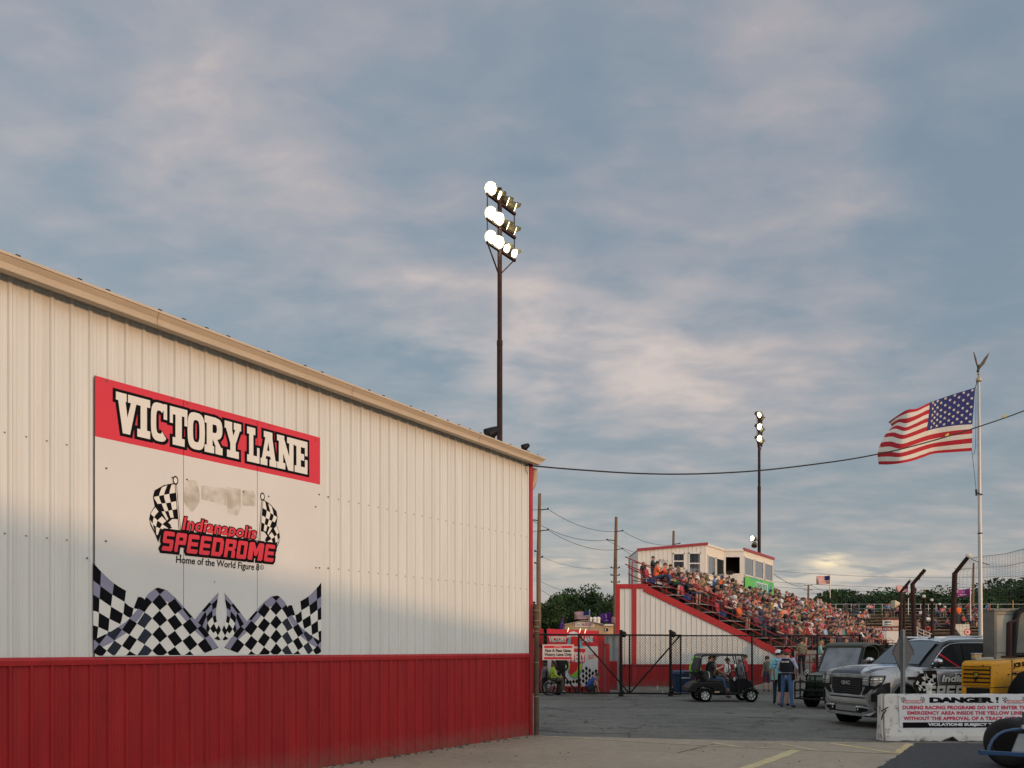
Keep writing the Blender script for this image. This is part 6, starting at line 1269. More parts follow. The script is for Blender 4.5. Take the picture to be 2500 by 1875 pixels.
def capmesh(mbm,c,m,s=1.,back=False):
    d=-1 if back else 1; mb=MB(m,True); mb.ell((c[0]-.006,c[1],c[2]+.045),(.110*s,.103*s,.092*s),14,6,None,0,1)
    x=[(.075*d,.055,.0),(.19*d,.038,.012)]
    mb.loft([[(c[0]+.07*d,c[1]+y,c[2]+.052) for y in(-.085,-.04,0,.04,.085)],[(c[0]+.19*d,c[1]+y*.8,c[2]+.040-abs(y)*.2) for y in(-.085,-.04,0,.04,.085)],[(c[0]+.188*d,c[1]+y*.8,c[2]+.032-abs(y)*.2) for y in(-.085,-.04,0,.04,.085)],[(c[0]+.07*d,c[1]+y,c[2]+.042) for y in(-.085,-.04,0,.04,.085)]],False,False); return mb
obj('cap',capmesh(None,(.03,0,1.60),mat('cap_red',(.45,.018,.025),.8)),ps)
mb=MB(M_black); mb.loft([ringp(.985,.155,.165,0),ringp(1.03,.155,.168,0)]); obj('belt',mb,ps); mb=MB(M_black); mb.bx(-.06,.05,-.235,-.165,.82,1.02); obj('holster',mb,ps,bevel=.015)
Yq=3330/(1720-1583)
p2=person(pose('stand',eR=(-.02,-.28,1.14),wR=(.05,-.28,.9),hR=(.07,-.27,.82)),V((XZ(1900,Yq),Yq,0)),1.2,'man in long mint shirt and white mesh cap walking away behind the officer',(.22,.52,.50),hair='side',fat=1.15,mats=dict(pants=mat('dark_denim',(.02,.035,.06),.85)),scale=1.02)
mb=MB(M_cloth,True); mb.loft([ringp(.78,.175,.215,0),ringp(.95,.17,.21),ringp(1.15,.165,.205),ringp(1.3,.15,.19)],caps=False); o=obj('shirt_tail',mb,p2); o.color=(.22,.52,.50,1); obj('cap',capmesh(None,(.02,0,1.60),mat('cap_mesh_white',(.60,.58,.64),.8),1.,True),p2)
m,nt,b=_new('striped_blue_shirt'); N=nt.nodes; L=nt.links; tc=N.new('ShaderNodeTexCoord'); wv=N.new('ShaderNodeTexWave'); wv.bands_direction='Z'; wv.inputs['Scale'].default_value=3.2; wv.inputs['Distortion'].default_value=1.2; wv.inputs['Detail Scale'].default_value=3; L.new(tc.outputs['Object'],wv.inputs[0]); rp=N.new('ShaderNodeValToRGB'); rp.color_ramp.elements[0].color=(.05,.26,.50,1); rp.color_ramp.elements[1].color=(.35,.52,.62,1); rp.color_ramp.elements[0].position=.4;rp.color_ramp.elements[1].position=.6; L.new(wv.outputs['Fac'],rp.inputs[0]); L.new(rp.outputs[0],b.inputs['Base Color']); b.inputs['Roughness'].default_value=.85
Yr=23.6
person(pose('stand',eL=(-.03,.28,1.14),wL=(.02,.28,.9),hL=(.04,.27,.82)),V((XZ(1912,Yr),Yr,0)),1.0,'man in striped blue shirt and black shorts between the officer and mint shirt',(.1,.3,.5),hair='short',shorts=True,fat=1.15,mats=dict(shirt=m,pants=mat('black_shorts',(0,0,0)),shoe=M_black),scale=1.02)
person(pose('stand',kL=(.12,.1,.5),aL=(.05,.11,.12)),V((XZ(1873,31.2),31.2,0)),1.9,'child in camouflage shirt and dark shorts walking beyond the fence',(.14,.12,.09),hair='short',shorts=True,scale=.86,child=1.1)
m,nt,b=_new('plaid_shirt'); N=nt.nodes; L=nt.links; tc=N.new('ShaderNodeTexCoord'); ck=N.new('ShaderNodeTexChecker'); ck.inputs['Scale'].default_value=14; ck.inputs[1].default_value=(.36,.33,.22,1); ck.inputs[2].default_value=(.05,.045,.04,1); L.new(tc.outputs['Object'],ck.inputs[0]); L.new(ck.outputs[0],b.inputs['Base Color']); b.inputs['Roughness'].default_value=.9
person(POSE['stand'],V((XZ(1957,34.6),34.6,.55)),1.7,'man in plaid shirt and black cap standing at the foot of the grandstand',(.2,.2,.15),hair='side',cap='cap',fat=1.2,mats=dict(shirt=m,pants=mat('dark_trousers',(0,0,0)),cap=M_black))
person(POSE['seat'],V((XZ(1993,33.85),33.85,.53)),2.4,'woman in red top sitting on the low wall beside a checkered ball',(.5,.02,.03),hair='long')
mb=MB(M_letter,True); mb.grid(lambda u,v:V((XZ(1972,33.95)+.17*math.cos(2*math.pi*u)*math.sin(math.pi*v),33.95+.17*math.sin(2*math.pi*u)*math.sin(math.pi*v),.69+.17*math.cos(math.pi*v))),14,8,lambda i,j:M_ink if (i//1+j)%2 else M_letter); solo('checkered_ball',mb,'black and white checkered ball by the red curved wall end','ball',V((XZ(1972,33.95),33.95,.52)))
person(POSE['seat'],V((XZ(2000,35.0),35.0,1.31)),-.4,'blonde woman in mint top and white trousers sitting at the front rail',(.25,.55,.50),hair='long',mats=dict(hair=mat('blonde_hair',(.4,.27,.11),.7),pants=M_letter))
fr=thing('stair_landing','red railed landing platform at the foot of the grandstand','platform',(XZ(1985,34),34.2,0)); mb=MB(M_redrail)
for y in(1597,1616): mb.tube([P(1945,y+2,33.3),P(2050,y,33.3)],.02,6)
for px in(1945,1977,1992,2045): mb.tube([V((XZ(px,33.3),33.3,.45)),P(px,1597,33.3)],.022,6)
obj('rail',mb,fr,True); mb=MB(M_conc); mb.bx(XZ(1935,34),XZ(2060,34),33.7,35.2,.0,.52); mb.bx(XZ(1962,34),XZ(2060,34),34.9,35.2,.5,1.3); obj('platform',mb,fr,True)
# ================================================================ utility vehicle
uv=thing('utility_vehicle','dark green utility vehicle with brush guard, windscreen and canopy roof','utility vehicle',(XZ(2012,22.9)+.20,22.95,0),R(180+40))
M_ug=mat('utv_green',(.02,.045,.018),.35,var=.15,coat=.3); M_uk=mat('utv_black',(.016,.016,.017),.55,var=.3)
mb=MB(M_uk); mb.bx(-2.2,.25,-.62,.62,.32,.55); mb.bx(-.2,.38,-.6,.6,.5,.78); mb.bx(.2,.5,-.5,.5,.35,.6); mb.bx(-1.35,-.6,-.7,.7,.5,.62); mb.bx(-1.5,-1.3,-.65,.65,.5,1.15); obj('chassis',mb,uv,bevel=.03)
mb=MB(M_ug); mb.loft([[(x,-w,z0),(x,w,z0),(x,w,z1),(x,w*.7,z2),(x,-w*.7,z2),(x,-w,z1)] for x,w,z0,z1,z2 in((-.55,.70,.75,1.05,1.10),(0,.66,.72,1.0,1.06),(.35,.58,.68,.9,.97),(.48,.5,.66,.8,.84))],smooth=False); obj('hood',mb,uv,bevel=.03)
mb=MB(M_ug); mb.bx(-2.4,-1.45,-.7,.7,.62,1.02); obj('cargo_bed',mb,uv,bevel=.03)
mb=MB(M_lamp); mb=MB(mat('head_lamp_glass',(.3,.32,.32),.1,metal=.3,var=0))
for y in(-.42,.42): o_=MB(mb.mat); o_.ell((.44,y,.78),(.05,.1,.05),8,6); obj('headlight',o_,uv)
mb=MB(M_uk)
for y in(-.64,.64): mb.tube([(-.45,y,1.05),(-.95,y*.95,1.84),(-1.1,y*.95,1.88),(-1.55,y*.95,1.86),(-1.75,y,1.7),(-1.75,y,.7)],.032,8)
mb.tube([(-1.0,-.6,1.86),(-1.0,.6,1.86)],.03,8); mb.tube([(-1.7,-.6,1.8),(-1.7,.6,1.8)],.03,8); obj('roll_cage',mb,uv)
mb=MB(mat('canopy_olive',(.06,.062,.045),.5,var=.2)); mb.loft([[(x,-w,z),(x,w,z),(x,w*.9,z+.07),(x,-w*.9,z+.07)] for x,w,z in((-.88,.62,1.82),(-1.0,.70,1.88),(-1.4,.72,1.92),(-1.8,.70,1.88),(-2.0,.64,1.72))],smooth=False); mb.loft([[(x,-w,z),(x,w,z),(x,w*.9,z+.05),(x,-w*.9,z+.05)] for x,w,z in((-2.0,.64,1.72),(-2.08,.62,1.45))],smooth=False); obj('roof',mb,uv,bevel=.02)
mb=MB(mat('hazy_windscreen',(.20,.21,.225),.12,var=.35,scale=2.5)); mb.prism([(-.42,-.6,1.06),(-.42,.6,1.06),(-.90,.56,1.82),(-.90,-.56,1.82)],(.01,0,.006)); obj('windscreen',mb,uv)
mb=MB(M_uk)
for y in(-.5,.5): mb.tube([(-.41,y*1.22,1.06),(-.9,y*1.14,1.84)],.03,6)
mb.tube([(-.41,-.6,1.06),(-.41,.6,1.06)],.025,6); obj('windscreen_frame',mb,uv)
mb=MB(M_black)
for z in(.55,.78,.98): mb.tube([(.40,-.55,z),(.60,-.42,z),(.62,.42,z),(.40,.55,z)],.022,7)
for y in(-.42,-.15,.15,.42): mb.tube([(.55,y,.40),(.62,y,.6),(.61,y,1.0)],.022,7)
mb.tube([(.3,-.56,1.0),(.6,-.4,1.02)],.02,6); mb.tube([(.3,.56,1.0),(.6,.4,1.02)],.02,6); obj('brush_guard',mb,uv)
mb=MB(M_black)
for y in(-.55,.35):
    for x in(.75,1.05): mb.tube([(x,y,.28),(x,y,.92 if x<1 else .8)],.02,6)
    for z in(.3,.52,.78): mb.tube([(.6,y,z+.05),(1.05,y,z)],.018,6)
for x in(.75,1.05):
    for z in(.3,.55,.8): mb.tube([(x,-.55,z),(x,.35,z)],.018,6)
obj('front_rack',mb,uv)
M_udk=mat('dull_rim',(.10,.10,.10),.4,metal=.5)
for x in(0,-1.75):
    for y in(-.58,.58): wheel(uv,(x,y,.33),.33,.26,M_udk,spokes=5,rimr=.5)
mb=MB(M_uk); mb.bx(-1.25,-.75,-.6,.6,.62,.74); mb.bx(-1.42,-1.28,-.6,.6,.7,1.25); obj('seat',mb,uv,bevel=.04)
c=wm(uv)@V((-1.12,.28,.74)); person(pose('seat'),c,R(170),'driver in orange safety vest and dark cap sitting in the utility vehicle',(.85,.20,.03),hair='side',cap='cap',fat=1.1)
c=V((XZ(2107,24.4),24.4,.52)); person(POSE['stand'],V((XZ(2110,25.2),25.2,.0)),2.0,'person in dark clothes partly hidden behind the diamond sign',(.05,.05,.055),hair='side',scale=.95)
bk=thing('parked_cart','black utility cart with open frame behind the diamond sign','utility cart',(XZ(2150,26.5),26.5,0),R(200)); mb=MB(M_uk); mb.bx(-1.2,1.0,-.6,.6,.3,.9); obj('body',mb,bk,bevel=.05); mb=MB(M_uk)
for y in(-.6,.6): mb.tube([(.8,y,.85),(.45,y,1.75),(-.9,y,1.75),(-1.0,y,.85)],.03,6)
mb.bx(-.95,.5,-.62,.62,1.75,1.80); obj('frame',mb,bk)
for x in(.7,-.8):
    for y in(-.55,.55): wheel(bk,(x,y,.28),.28,.2,M_udk,spokes=5,rimr=.5)
# ================================================================ the big pickup-nosed sport utility
PW=G(2079,1762); FW=V((-.972,-.235,0)).normalized(); LTx=V((-FW.y,FW.x,0)); SC_=1.06
TC=PW+LTx*.80
tk=thing('sport_utility_truck','grey and black wrapped truck with chrome bumper and racing lettering','truck',TC,math.atan2(FW.y,FW.x)); tk.scale=(.76,.93,1.07)
m,nt,b=_new('wrap_paint'); N=nt.nodes; L=nt.links; tc=N.new('ShaderNodeTexCoord'); nz=N.new('ShaderNodeTexNoise'); nz.inputs['Scale'].default_value=3.; nz.inputs['Detail'].default_value=7; L.new(tc.outputs['Object'],nz.inputs[0]); rp=N.new('ShaderNodeValToRGB'); e=rp.color_ramp.elements; e[0].position=.36;e[1].position=.62;e[0].color=(.16,.157,.16,1);e[1].color=(.37,.365,.37,1); L.new(nz.outputs['Fac'],rp.inputs[0])
L.new(rp.outputs[0],b.inputs['Base Color']); b.inputs['Roughness'].default_value=.28; b.inputs['Metallic'].default_value=.25; b.inputs['Coat Weight'].default_value=.6; M_wrap=m
M_wblk=mat('wrap_black',(.016,.016,.018),.22,var=.15,coat=.6); M_wsil=mat('wrap_silver',(.60,.61,.63),.25,metal=.1,var=.05,coat=.5)
def sec(x,zb,wb,wm_,zm,ws,zs,we,ze,zc,wt=None,n=0):
    h=[(0,zb),(wb,zb),(wm_,zb+.12),(wm_+.01,zm),(ws,zs),(we,ze),(we*.62,lerp(ze,zc,.75)),(0,zc)]
    return [V((x,y,z)) for y,z in h]+[V((x,-y,z)) for y,z in h[::-1][1:-1]]
mb=MB(M_wrap,True)
S_=[sec(.98,.50,.72,.80,.75,.80,.98,.72,1.10,1.13),sec(.93,.42,.84,.92,.78,.91,1.08,.80,1.17,1.20),sec(.72,.38,.93,1.0,.8,.99,1.12,.90,1.22,1.27),sec(.35,.36,.95,1.02,.82,1.01,1.15,.92,1.26,1.31),sec(-.35,.36,.95,1.02,.84,1.01,1.18,.92,1.29,1.34),sec(-.78,.36,.95,1.02,.84,1.01,1.19,.93,1.28,1.33),sec(-2.2,.36,.95,1.02,.84,1.01,1.20,.94,1.25,1.26),sec(-4.0,.40,.95,1.02,.84,1.01,1.20,.94,1.25,1.26),sec(-4.3,.45,.9,.97,.84,.95,1.18,.88,1.22,1.22)]
mb.loft(S_); obj('body',mb,tk,sharp=38)
mb=MB(M_wblk,True)
def gh(x,zr,wr_,zb=1.22): return [V((x,y,z)) for y,z in[(.94,zb),(.93,zb+.06),(wr_+.05,zr-.10),(wr_,zr-.03),(wr_*.6,zr+.005),(0,zr+.015)]]+[V((x,-y,z)) for y,z in[(wr_*.6,zr+.005),(wr_,zr-.03),(wr_+.05,zr-.10),(.93,zb+.06),(.94,zb)]]
mb.loft([gh(-.72,1.31,.86,1.21),gh(-1.05,1.52,.80),gh(-1.42,1.74,.755),gh(-1.62,1.83,.74),gh(-1.95,1.89,.735),gh(-3.0,1.91,.735),gh(-3.9,1.88,.735),gh(-4.15,1.8,.74),gh(-4.28,1.3,.86)]); obj('cab',mb,tk,sharp=35)
mb=MB(M_wsil,True)
def rf_(x,zr,w): return [V((x,y,z)) for y,z in[(w,zr-.028),(w*.6,zr+.012),(0,zr+.022),(-w*.6,zr+.012),(-w,zr-.028)]]
mb.loft([rf_(-1.66,1.845,.70),rf_(-1.95,1.893,.72),rf_(-3.0,1.913,.725),rf_(-3.9,1.883,.72),rf_(-4.1,1.81,.71)],False,False); obj('roof_panel',mb,tk)
mb=MB(M_wsil)
for y in(-.68,.68): mb.tube([(-1.7,y,1.86),(-1.9,y,1.935),(-3.6,y,1.945),(-3.9,y,1.9)],.018,6)
obj('roof_rail',mb,tk); mb=MB(M_black,True); mb.ell((-1.95,.12,1.905),(.12,.045,.03),10,5); mb.prism([(-1.9,.12,1.92),(-2.05,.12,1.92),(-2.07,.12,1.99),(-2.03,.12,1.99)],(0,.015,0)); obj('aerial',mb,tk)
def gy(z,o=.0): 
    """side of the cab at height z"""
    return lerp(.935,.79,(z-1.28)/(1.80-1.28))+o
mb=MB(mat('windscreen_glass',(.10,.125,.14),.05,var=0,spec=.7)); mb.loft([[V((x+.012,y*w,z+.016)) for y in(-1,-.5,0,.5,1)] for x,w,z in((-.76,.80,1.335),(-1.05,.75,1.525),(-1.42,.70,1.745),(-1.60,.68,1.828))],False,False,smooth=True); obj('windscreen',mb,tk)
mb=MB(M_wblk); mb.prism([(-.70,-.84,1.30),(-.70,.84,1.30),(-.80,.84,1.335),(-.80,-.84,1.335)],(.0,0,.02)); mb.tube([(-.79,.45,1.37),(-.86,.05,1.40)],.012,5,M_chrome); obj('wiper_cowl',mb,tk)
for side in(1,-1):
    for nm,pts in(('window',[(-1.02,1.30),(-1.32,1.50),(-1.62,1.68),(-1.85,1.755),(-2.16,1.775),(-2.16,1.29)]),('window',[(-2.26,1.29),(-2.26,1.778),(-3.05,1.785),(-3.05,1.29)]),('window',[(-3.15,1.29),(-3.15,1.785),(-3.75,1.76),(-3.95,1.5),(-3.98,1.30)])):
        mb=MB(M_glassdk); mb.prism([(x,side*gy(z,.006),z) for x,z in pts],(0,side*.006,0)); obj(nm,mb,tk)
    mb=MB(M_chrome); mb.tube([(x,side*gy(z,.012),z) for x,z in[(-.98,1.275),(-1.30,1.51),(-1.60,1.695),(-1.85,1.775),(-2.2,1.797),(-3.2,1.80),(-3.78,1.775)]],.011,6); mb.tube([(x,side*gy(1.27,.014),1.272) for x in(-.98,-2,-3,-4)],.012,6); obj('window_trim',mb,tk)
    mb=MB(M_wblk,True); mb.ell((-1.02,side*1.17,1.37),(.09,.14,.10),10,6); mb.tube([(-1.05,side*.93,1.30),(-1.03,side*1.1,1.33)],.04,6); o=obj('mirror',mb,tk); mb=MB(M_chrome,True); mb.ell((-1.0,side*1.18,1.415),(.09,.135,.06),10,4,None,-.2,1); obj('mirror_cap',mb,o)
    mb=MB(M_chrome); mb.tube([(-1.75,side*1.045,1.14),(-1.80,side*1.06,1.145),(-1.95,side*1.06,1.145),(-2.0,side*1.04,1.14)],.016,6); obj('door_handle',mb,tk)
# red reflections painted as a strip on the door glass
mb=MB(mat('red_reflection_paint',(.5,.01,.02),.4)); 
for k in range(12): x=-1.36-k*.058; z=1.60-k*.026; mb.prism([(x,gy(z,.014),z),(x-.05,gy(z-.02,.014),z-.02),(x-.05,gy(z-.06,.014),z-.06),(x+.0,gy(z-.045,.014),z-.045)],(0,.002,0))
obj('painted_reflection',mb,tk)
# front: grille, lamps, bumper
mb=MB(M_black); g_=[(.56,1.06),(.56,.80),(.44,.66),(-.44,.66),(-.56,.80),(-.56,1.06)]; mb.prism([(1.0,y,z) for y,z in g_],(-.08,0,0)); gr=obj('grille',mb,tk,bevel=.01)
mb=MB(mat('dark_chrome',(.10,.10,.105),.25,metal=.9))
for k in range(8): z=.69+k*.048; w=.54 if z>.8 else lerp(.45,.54,(z-.66)/.14); mb.bx(1.0,1.012,-w,w,z,z+.010)
for k in range(12): y=-.5+k*.09; mb.bx(1.0,1.006,y,y+.008,.70,1.03)
obj('grille_bar',mb,gr); mb=MB(M_chrome); text_into(mb,'GMC',lambda x,y:(1.022,x,y),-.17,.17,.90,.99,M_chrome,base=.07); mb.bx(1.012,1.02,-.18,.18,.885,.895,M_rust); obj('badge',mb,gr)
M_hl=mat('headlamp_glass',(.20,.21,.22),.08,metal=.2,var=.3,scale=9); M_hlb=mat('headlamp_reflector',(.62,.55,.48),.15,metal=.8,var=.1)
PLN=[(1.0,0),(.99,.45),(.985,.64),(.97,.80),(.925,.925),(.74,1.012),(.50,1.03),(.2,1.035)]
def plan(u,o=0.,s=1):
    p=polyline([V((x,y,0)) for x,y in PLN],u); q=polyline([V((x,y,0)) for x,y in PLN],min(1,u+.01)); t=(q-p) if u<.99 else V((-1,0,0)); t.normalize(); n=V((t.y,-t.x,0)); return V((p.x+n.x*o,s*(p.y+n.y*o),0))
def uy(y):
    for i in range(400):
        if plan(i/400).y>=y: return i/400
    return 1
def strip(mb,s,pts,o,m=None,n=6):
    """a thin piece wrapped round the nose: pts = (y along the plan curve or u, z low, z high)"""
    rows=[]
    for (u0,l0,h0),(u1,l1,h1) in zip(pts[:-1],pts[1:]):
        for k in range(n): f=k/n; rows.append((lerp(u0,u1,f),lerp(l0,l1,f),lerp(h0,h1,f)))
    rows.append(pts[-1]); R2=[]
    for u,l,h in rows:
        a=plan(u,o,s); b=plan(u,o+.012,s); lean=lambda z:-.06*max(0,z-1.0)/.12*(1 if u<uy(.9) else .4)
        R2.append([V((a.x+lean(l)-.03,a.y,l)),V((b.x+lean(l),b.y,l)),V((b.x+lean(h),b.y,h)),V((a.x+lean(h)-.03,a.y,h))])
    mb.loft(R2,True,True,m,False)
for s in(1,-1):
    mb=MB(M_black); strip(mb,s,[(uy(.60),.88,1.085),(uy(.80),.86,1.10),(uy(.93),.82,1.115),(uy(1.005),.95,1.12),(uy(1.02),1.05,1.12)],.022); strip(mb,s,[(uy(.60),.70,.74),(uy(.72),.74,.90),(uy(.86),.84,.92)],.022); h=obj('headlight',mb,tk)
    mb=MB(M_hl); strip(mb,s,[(uy(.63),.91,1.06),(uy(.79),.905,1.075)],.036); strip(mb,s,[(uy(.86),.91,1.09),(uy(.93),.90,1.095),(uy(1.0),.98,1.10),(uy(1.012),1.04,1.10)],.036)
    for z in(.95,1.005): strip(mb,s,[(uy(.86),z+.02,z+.045),(uy(1.0),z+.035,z+.06)],.05,M_hlb)
    for z in(.94,1.0,1.04): strip(mb,s,[(uy(.64),z,z+.014),(uy(.78),z+.006,z+.02)],.05,M_hlb)
    obj('lens',mb,h); mb=MB(M_black); strip(mb,s,[(uy(.87),.57,.73),(uy(.95),.58,.77)],.03); obj('air_vent',mb,tk)
    mb=MB(M_wblk); strip(mb,s,[(uy(.955),.60,.80),(uy(1.0),.56,.93),(uy(1.029),.56,.98)],.016); strip(mb,s,[(uy(.955),.40,.60),(uy(1.02),.40,.58)],.016); obj('side_print',mb,tk)
mb=MB(M_wrap,True); 
def bump(z0,z1,o,m): 
    pts=[(-.94,.76),(-.86,.93),(-.6,1.04),(0,1.07),(.6,1.04),(.86,.93),(.94,.76)]
    mb.loft([[V((x+o,y*1.03,z0)) for y,x in pts],[V((x+o+.01,y*1.03,(z0+z1)/2)) for y,x in pts],[V((x+o-.02,y*1.03,z1)) for y,x in pts]],False,False,m)
bump(.50,.62,-.01,mat('wrap_tan',(.26,.25,.23),.3,metal=.2,var=.2,scale=3,coat=.4)); bump(.62,.645,-.05,M_black); bump(.645,.70,-.04,M_wrap); bump(.24,.50,-.05,M_wblk); obj('bumper',mb,tk)
mb=MB(M_chrome,True); pts=[(-.62,1.0),(-.3,1.04),(.3,1.04),(.62,1.0)]
mb.loft([[V((x,y,z)) for y,x in pts] for z in(.34,.40,.45)],False,False,smooth=False); 
for s in(1,-1): mb.prism([(1.05,s*.62,.28),(1.05,s*.62,.33),(.97,s*.86,.42),(.93,s*.92,.44),(.90,s*.94,.36),(.97,s*.82,.27)],(-.03,0,0)); mb.prism([(1.05,s*.40,.46),(1.05,s*.62,.47),(.97,s*.88,.42),(.985,s*.80,.40),(1.055,s*.60,.435),(1.055,s*.42,.435)],(-.03,0,0))
mb.loft([[V((x+.02,y,z)) for y,x in[(-.66,.98),(-.3,1.04),(.3,1.04),(.66,.98)]] for z in(.25,.31)],False,False,smooth=False); obj('bumper_trim',mb,tk)
for s in(1,-1): mb=MB(M_black); mb.prism([(1.058,s*.42,.33),(1.058,s*.60,.33),(1.02,s*.76,.36),(1.02,s*.76,.41),(1.058,s*.60,.43),(1.058,s*.42,.43)],(-.02,0,0)); f_=obj('fog_lamp',mb,tk); mb=MB(M_hlb,True); mb.ell((1.05,s*.47,.38),(.02,.03,.03),8,6); obj('lens',mb,f_)
def HT(x,y):
    """height of the bonnet at x,y"""
    xs=[(.98,.72,1.10,1.13),(.93,.80,1.17,1.20),(.72,.90,1.22,1.27),(.35,.92,1.26,1.31),(-.35,.92,1.29,1.34),(-.78,.93,1.28,1.33)]
    for A_,B_ in zip(xs[:-1],xs[1:]):
        if A_[0]>=x>=B_[0]:
            f=(A_[0]-x)/(A_[0]-B_[0]); w,e,c=[lerp(A_[i],B_[i],f) for i in(1,2,3)]; y=abs(y); k=.62*w
            return lerp(c,lerp(e,c,.75),y/k) if y<k else lerp(lerp(e,c,.75),e,min(1,(y-k)/(w-k)))
    return 1.2
def hoodp(mb,x0,x1,ya,yb,yc,yd,m,o=.006):
    """a print on the bonnet: from x0 (y ya..yb) to x1 (y yc..yd)"""
    mb.grid(lambda u,v:(lambda x,y:V((x,y,HT(x,y)+o)))(lerp(x0,x1,v),lerp(lerp(ya,yc,v),lerp(yb,yd,v),u)),10,8,None,m,True)
mb=MB(M_wblk,True); hoodp(mb,.975,.62,-.62,.48,-.5,.30,mat('wrap_navy',(.03,.035,.05),.25,coat=.5)); hoodp(mb,.93,.55,.62,.80,.72,.90,mat('wrap_navy',(0,0,0))); hoodp(mb,.60,.54,-.26,.26,-.3,.3,M_black,.014); obj('hood_decal',mb,tk)
mb=MB(M_wsil,True); hoodp(mb,.90,-.1,.46,.63,.30,.80,M_wsil,.005); hoodp(mb,.5,-.7,-.85,.3,-.88,.4,M_wsil,.004); hoodp(mb,.955,.62,.50,.61,.32,.5,M_wsil,.0055); obj('hood_panel_print',mb,tk)
mb=MB(mat('blue_splash_print',(.20,.36,.55),.3,var=.6,scale=6,coat=.5),True); hoodp(mb,.1,-.6,.15,.5,.0,.7,None,.009); obj('hood_print',mb,tk)
# side wrap prints
SY=1.036
mb=MB(M_wblk)
for s in(1,-1):
    mb.prism([(.70,s*1.008,.84),(.88,s*.955,.80),(.80,s*.985,.40),(.55,s*1.012,.40),(.48,s*1.034,.66)],(0,s*.012,0)); mb.prism([(-.40,s*SY,.40),(-.30,s*SY,.95),(-.50,s*SY,1.14),(-.70,s*SY,1.21),(-1.10,s*SY,1.22),(-1.18,s*SY,1.0),(-1.22,s*SY,.90),(-3.9,s*SY,.80),(-3.9,s*SY,.40)],(0,s*.006,0)); mb.bx(-.42,-.12,s*1.03-.01,s*1.03+.012,1.03,1.09)
obj('side_print',mb,tk)
mb=MB(M_ink)
def td(x,z,l=0): return V((x,SY+.012+l,z))
def c3(px,py): return (-.36-(px-1550)/350*.72, 1.25-(py-535)/420*.46)
cv3=lambda x,y:c3(x,y)
def tchk(rows,nu,nv,par):
    fn=patch([[V((*cv3(*p),0)) for p in r] for r in rows])
    for j in range(nv):
        for i in range(nu): m_=M_ink if (i+j+par)%2==0 else M_letter; mb.poly([td(p.x,p.y,.004) for p in(fn(i/nu,j/nv),fn((i+1)/nu,j/nv),fn((i+1)/nu,(j+1)/nv),fn(i/nu,(j+1)/nv))],m_)
tchk([[(1600,560),(1660,535),(1720,600),(1760,690),(1830,640),(1890,640)],[(1640,620),(1690,610),(1740,710),(1800,720),(1850,715),(1900,700)],[(1655,690),(1710,680),(1760,770),(1800,745),(1860,800),(1895,790)],[(1690,740),(1730,760),(1790,860),(1830,855),(1850,830),(1880,850)]],5,3,1)
tchk([[(1580,750),(1630,790),(1700,770),(1760,800)],[(1555,830),(1610,840),(1690,850),(1770,880)],[(1590,880),(1650,900),(1710,920),(1800,910)],[(1620,955),(1660,940),(1700,960),(1740,960)]],4,3,1)
a,b_=cv3(1915,650),cv3(1950,900); mb.poly([td(a[0]+.012,a[1],.005),td(a[0]-.012,a[1],.005),td(b_[0]-.012,b_[1],.005),td(b_[0]+.012,b_[1],.005)],M_letter)
text_into(mb,'Indianapolis',lambda x,y:td(x,y,.004),-1.27,-3.25,.92,1.13,M_ink,off=.06,shear=.2,base=.04); text_into(mb,'Indianapolis',lambda x,y:td(x,y,.007),-1.27,-3.25,.92,1.13,M_letter,shear=.2,base=.04)
bx=[(-.76-k*.34,-.76-k*.34-.30,.62,.90) for k in range(9)]; glyphs(mb,SQUARE,'SPEEDROME',bx,lambda x,y,l:td(x,y,.004+l),M_ink,.02,0,-.16); glyphs(mb,SQUARE,'SPEEDROME',bx,lambda x,y,l:td(x,y,.006+l),M_letter,0,.003,-.16)
obj('racing_lettering',mb,tk)
# arches and wheels
for x in(0,-3.25):
    for s in(1,-1):
        mb=MB(M_rubber); mb.lathe([(.02,-.015),(.50,-.015),(.50,.015),(.02,.015)],(x,s*1.026,.42),(0,1,0),30); obj('wheel_arch',mb,tk); mb=MB(M_wblk,True)
        mb.loft([[V((x+r*math.cos(a),s*y,.42+r*math.sin(a))) for r,y in((.49,1.04),(.50,1.065),(.55,1.05),(.57,1.02))] for a in[R(t) for t in range(-8,189,14)]],False,False); obj('fender_flare',mb,tk)
        w_=wheel(tk,(x,s*.92,.40),.40,.28,M_udk,spokes=6,rimr=.66)
        if x==0: w_.scale=(1.3,1,1)
mb=MB(M_black); mb.bx(-3.9,.8,-.8,.8,.25,.42); obj('underbody',mb,tk)
# ================================================================ yellow loader
LY=15.55
yl=thing('yellow_loader','worn yellow loader with louvred engine hood, exhaust stack and cab behind barrier','loader',(XZ(2423,LY),LY,0))
M_jy=mat('loader_yellow',(.56,.25,.010),.42,var=.16,scale=2.2,bump=.04); M_jt=mat('loader_hood_top',(.40,.27,.11),.6,var=.3,scale=3)
Cc=V((XZ(2423,LY),LY,0)); Lc=V((XZ(2346,LY+.42),LY+.42,0)); Rc=V((XZ(2640,LY+1.5),LY+1.5,0)); zA=P(0,1614,LY).z; Bc=Lc+(Rc-Cc)
def rise(p): return zA+ (p-Cc).dot((Rc-Cc).normalized())*.035
Zt=lambda p:V((p.x,p.y,rise(p)))
mb=MB(M_jy); zl=P(0,1678,LY).z; e1=(Lc-Cc); e2=(Rc-Cc)
ins=e1*.03
for lo,hi,sh in((zl,None,0),):
    base=[Cc,Rc,Bc,Lc]; mb.loft([[V((p.x,p.y,zl)) for p in base],[V((p.x,p.y,rise(p)-.06)) for p in base],[Zt(p*.96+(Cc+Rc+Bc+Lc)/4*.04) for p in base]],smooth=False)
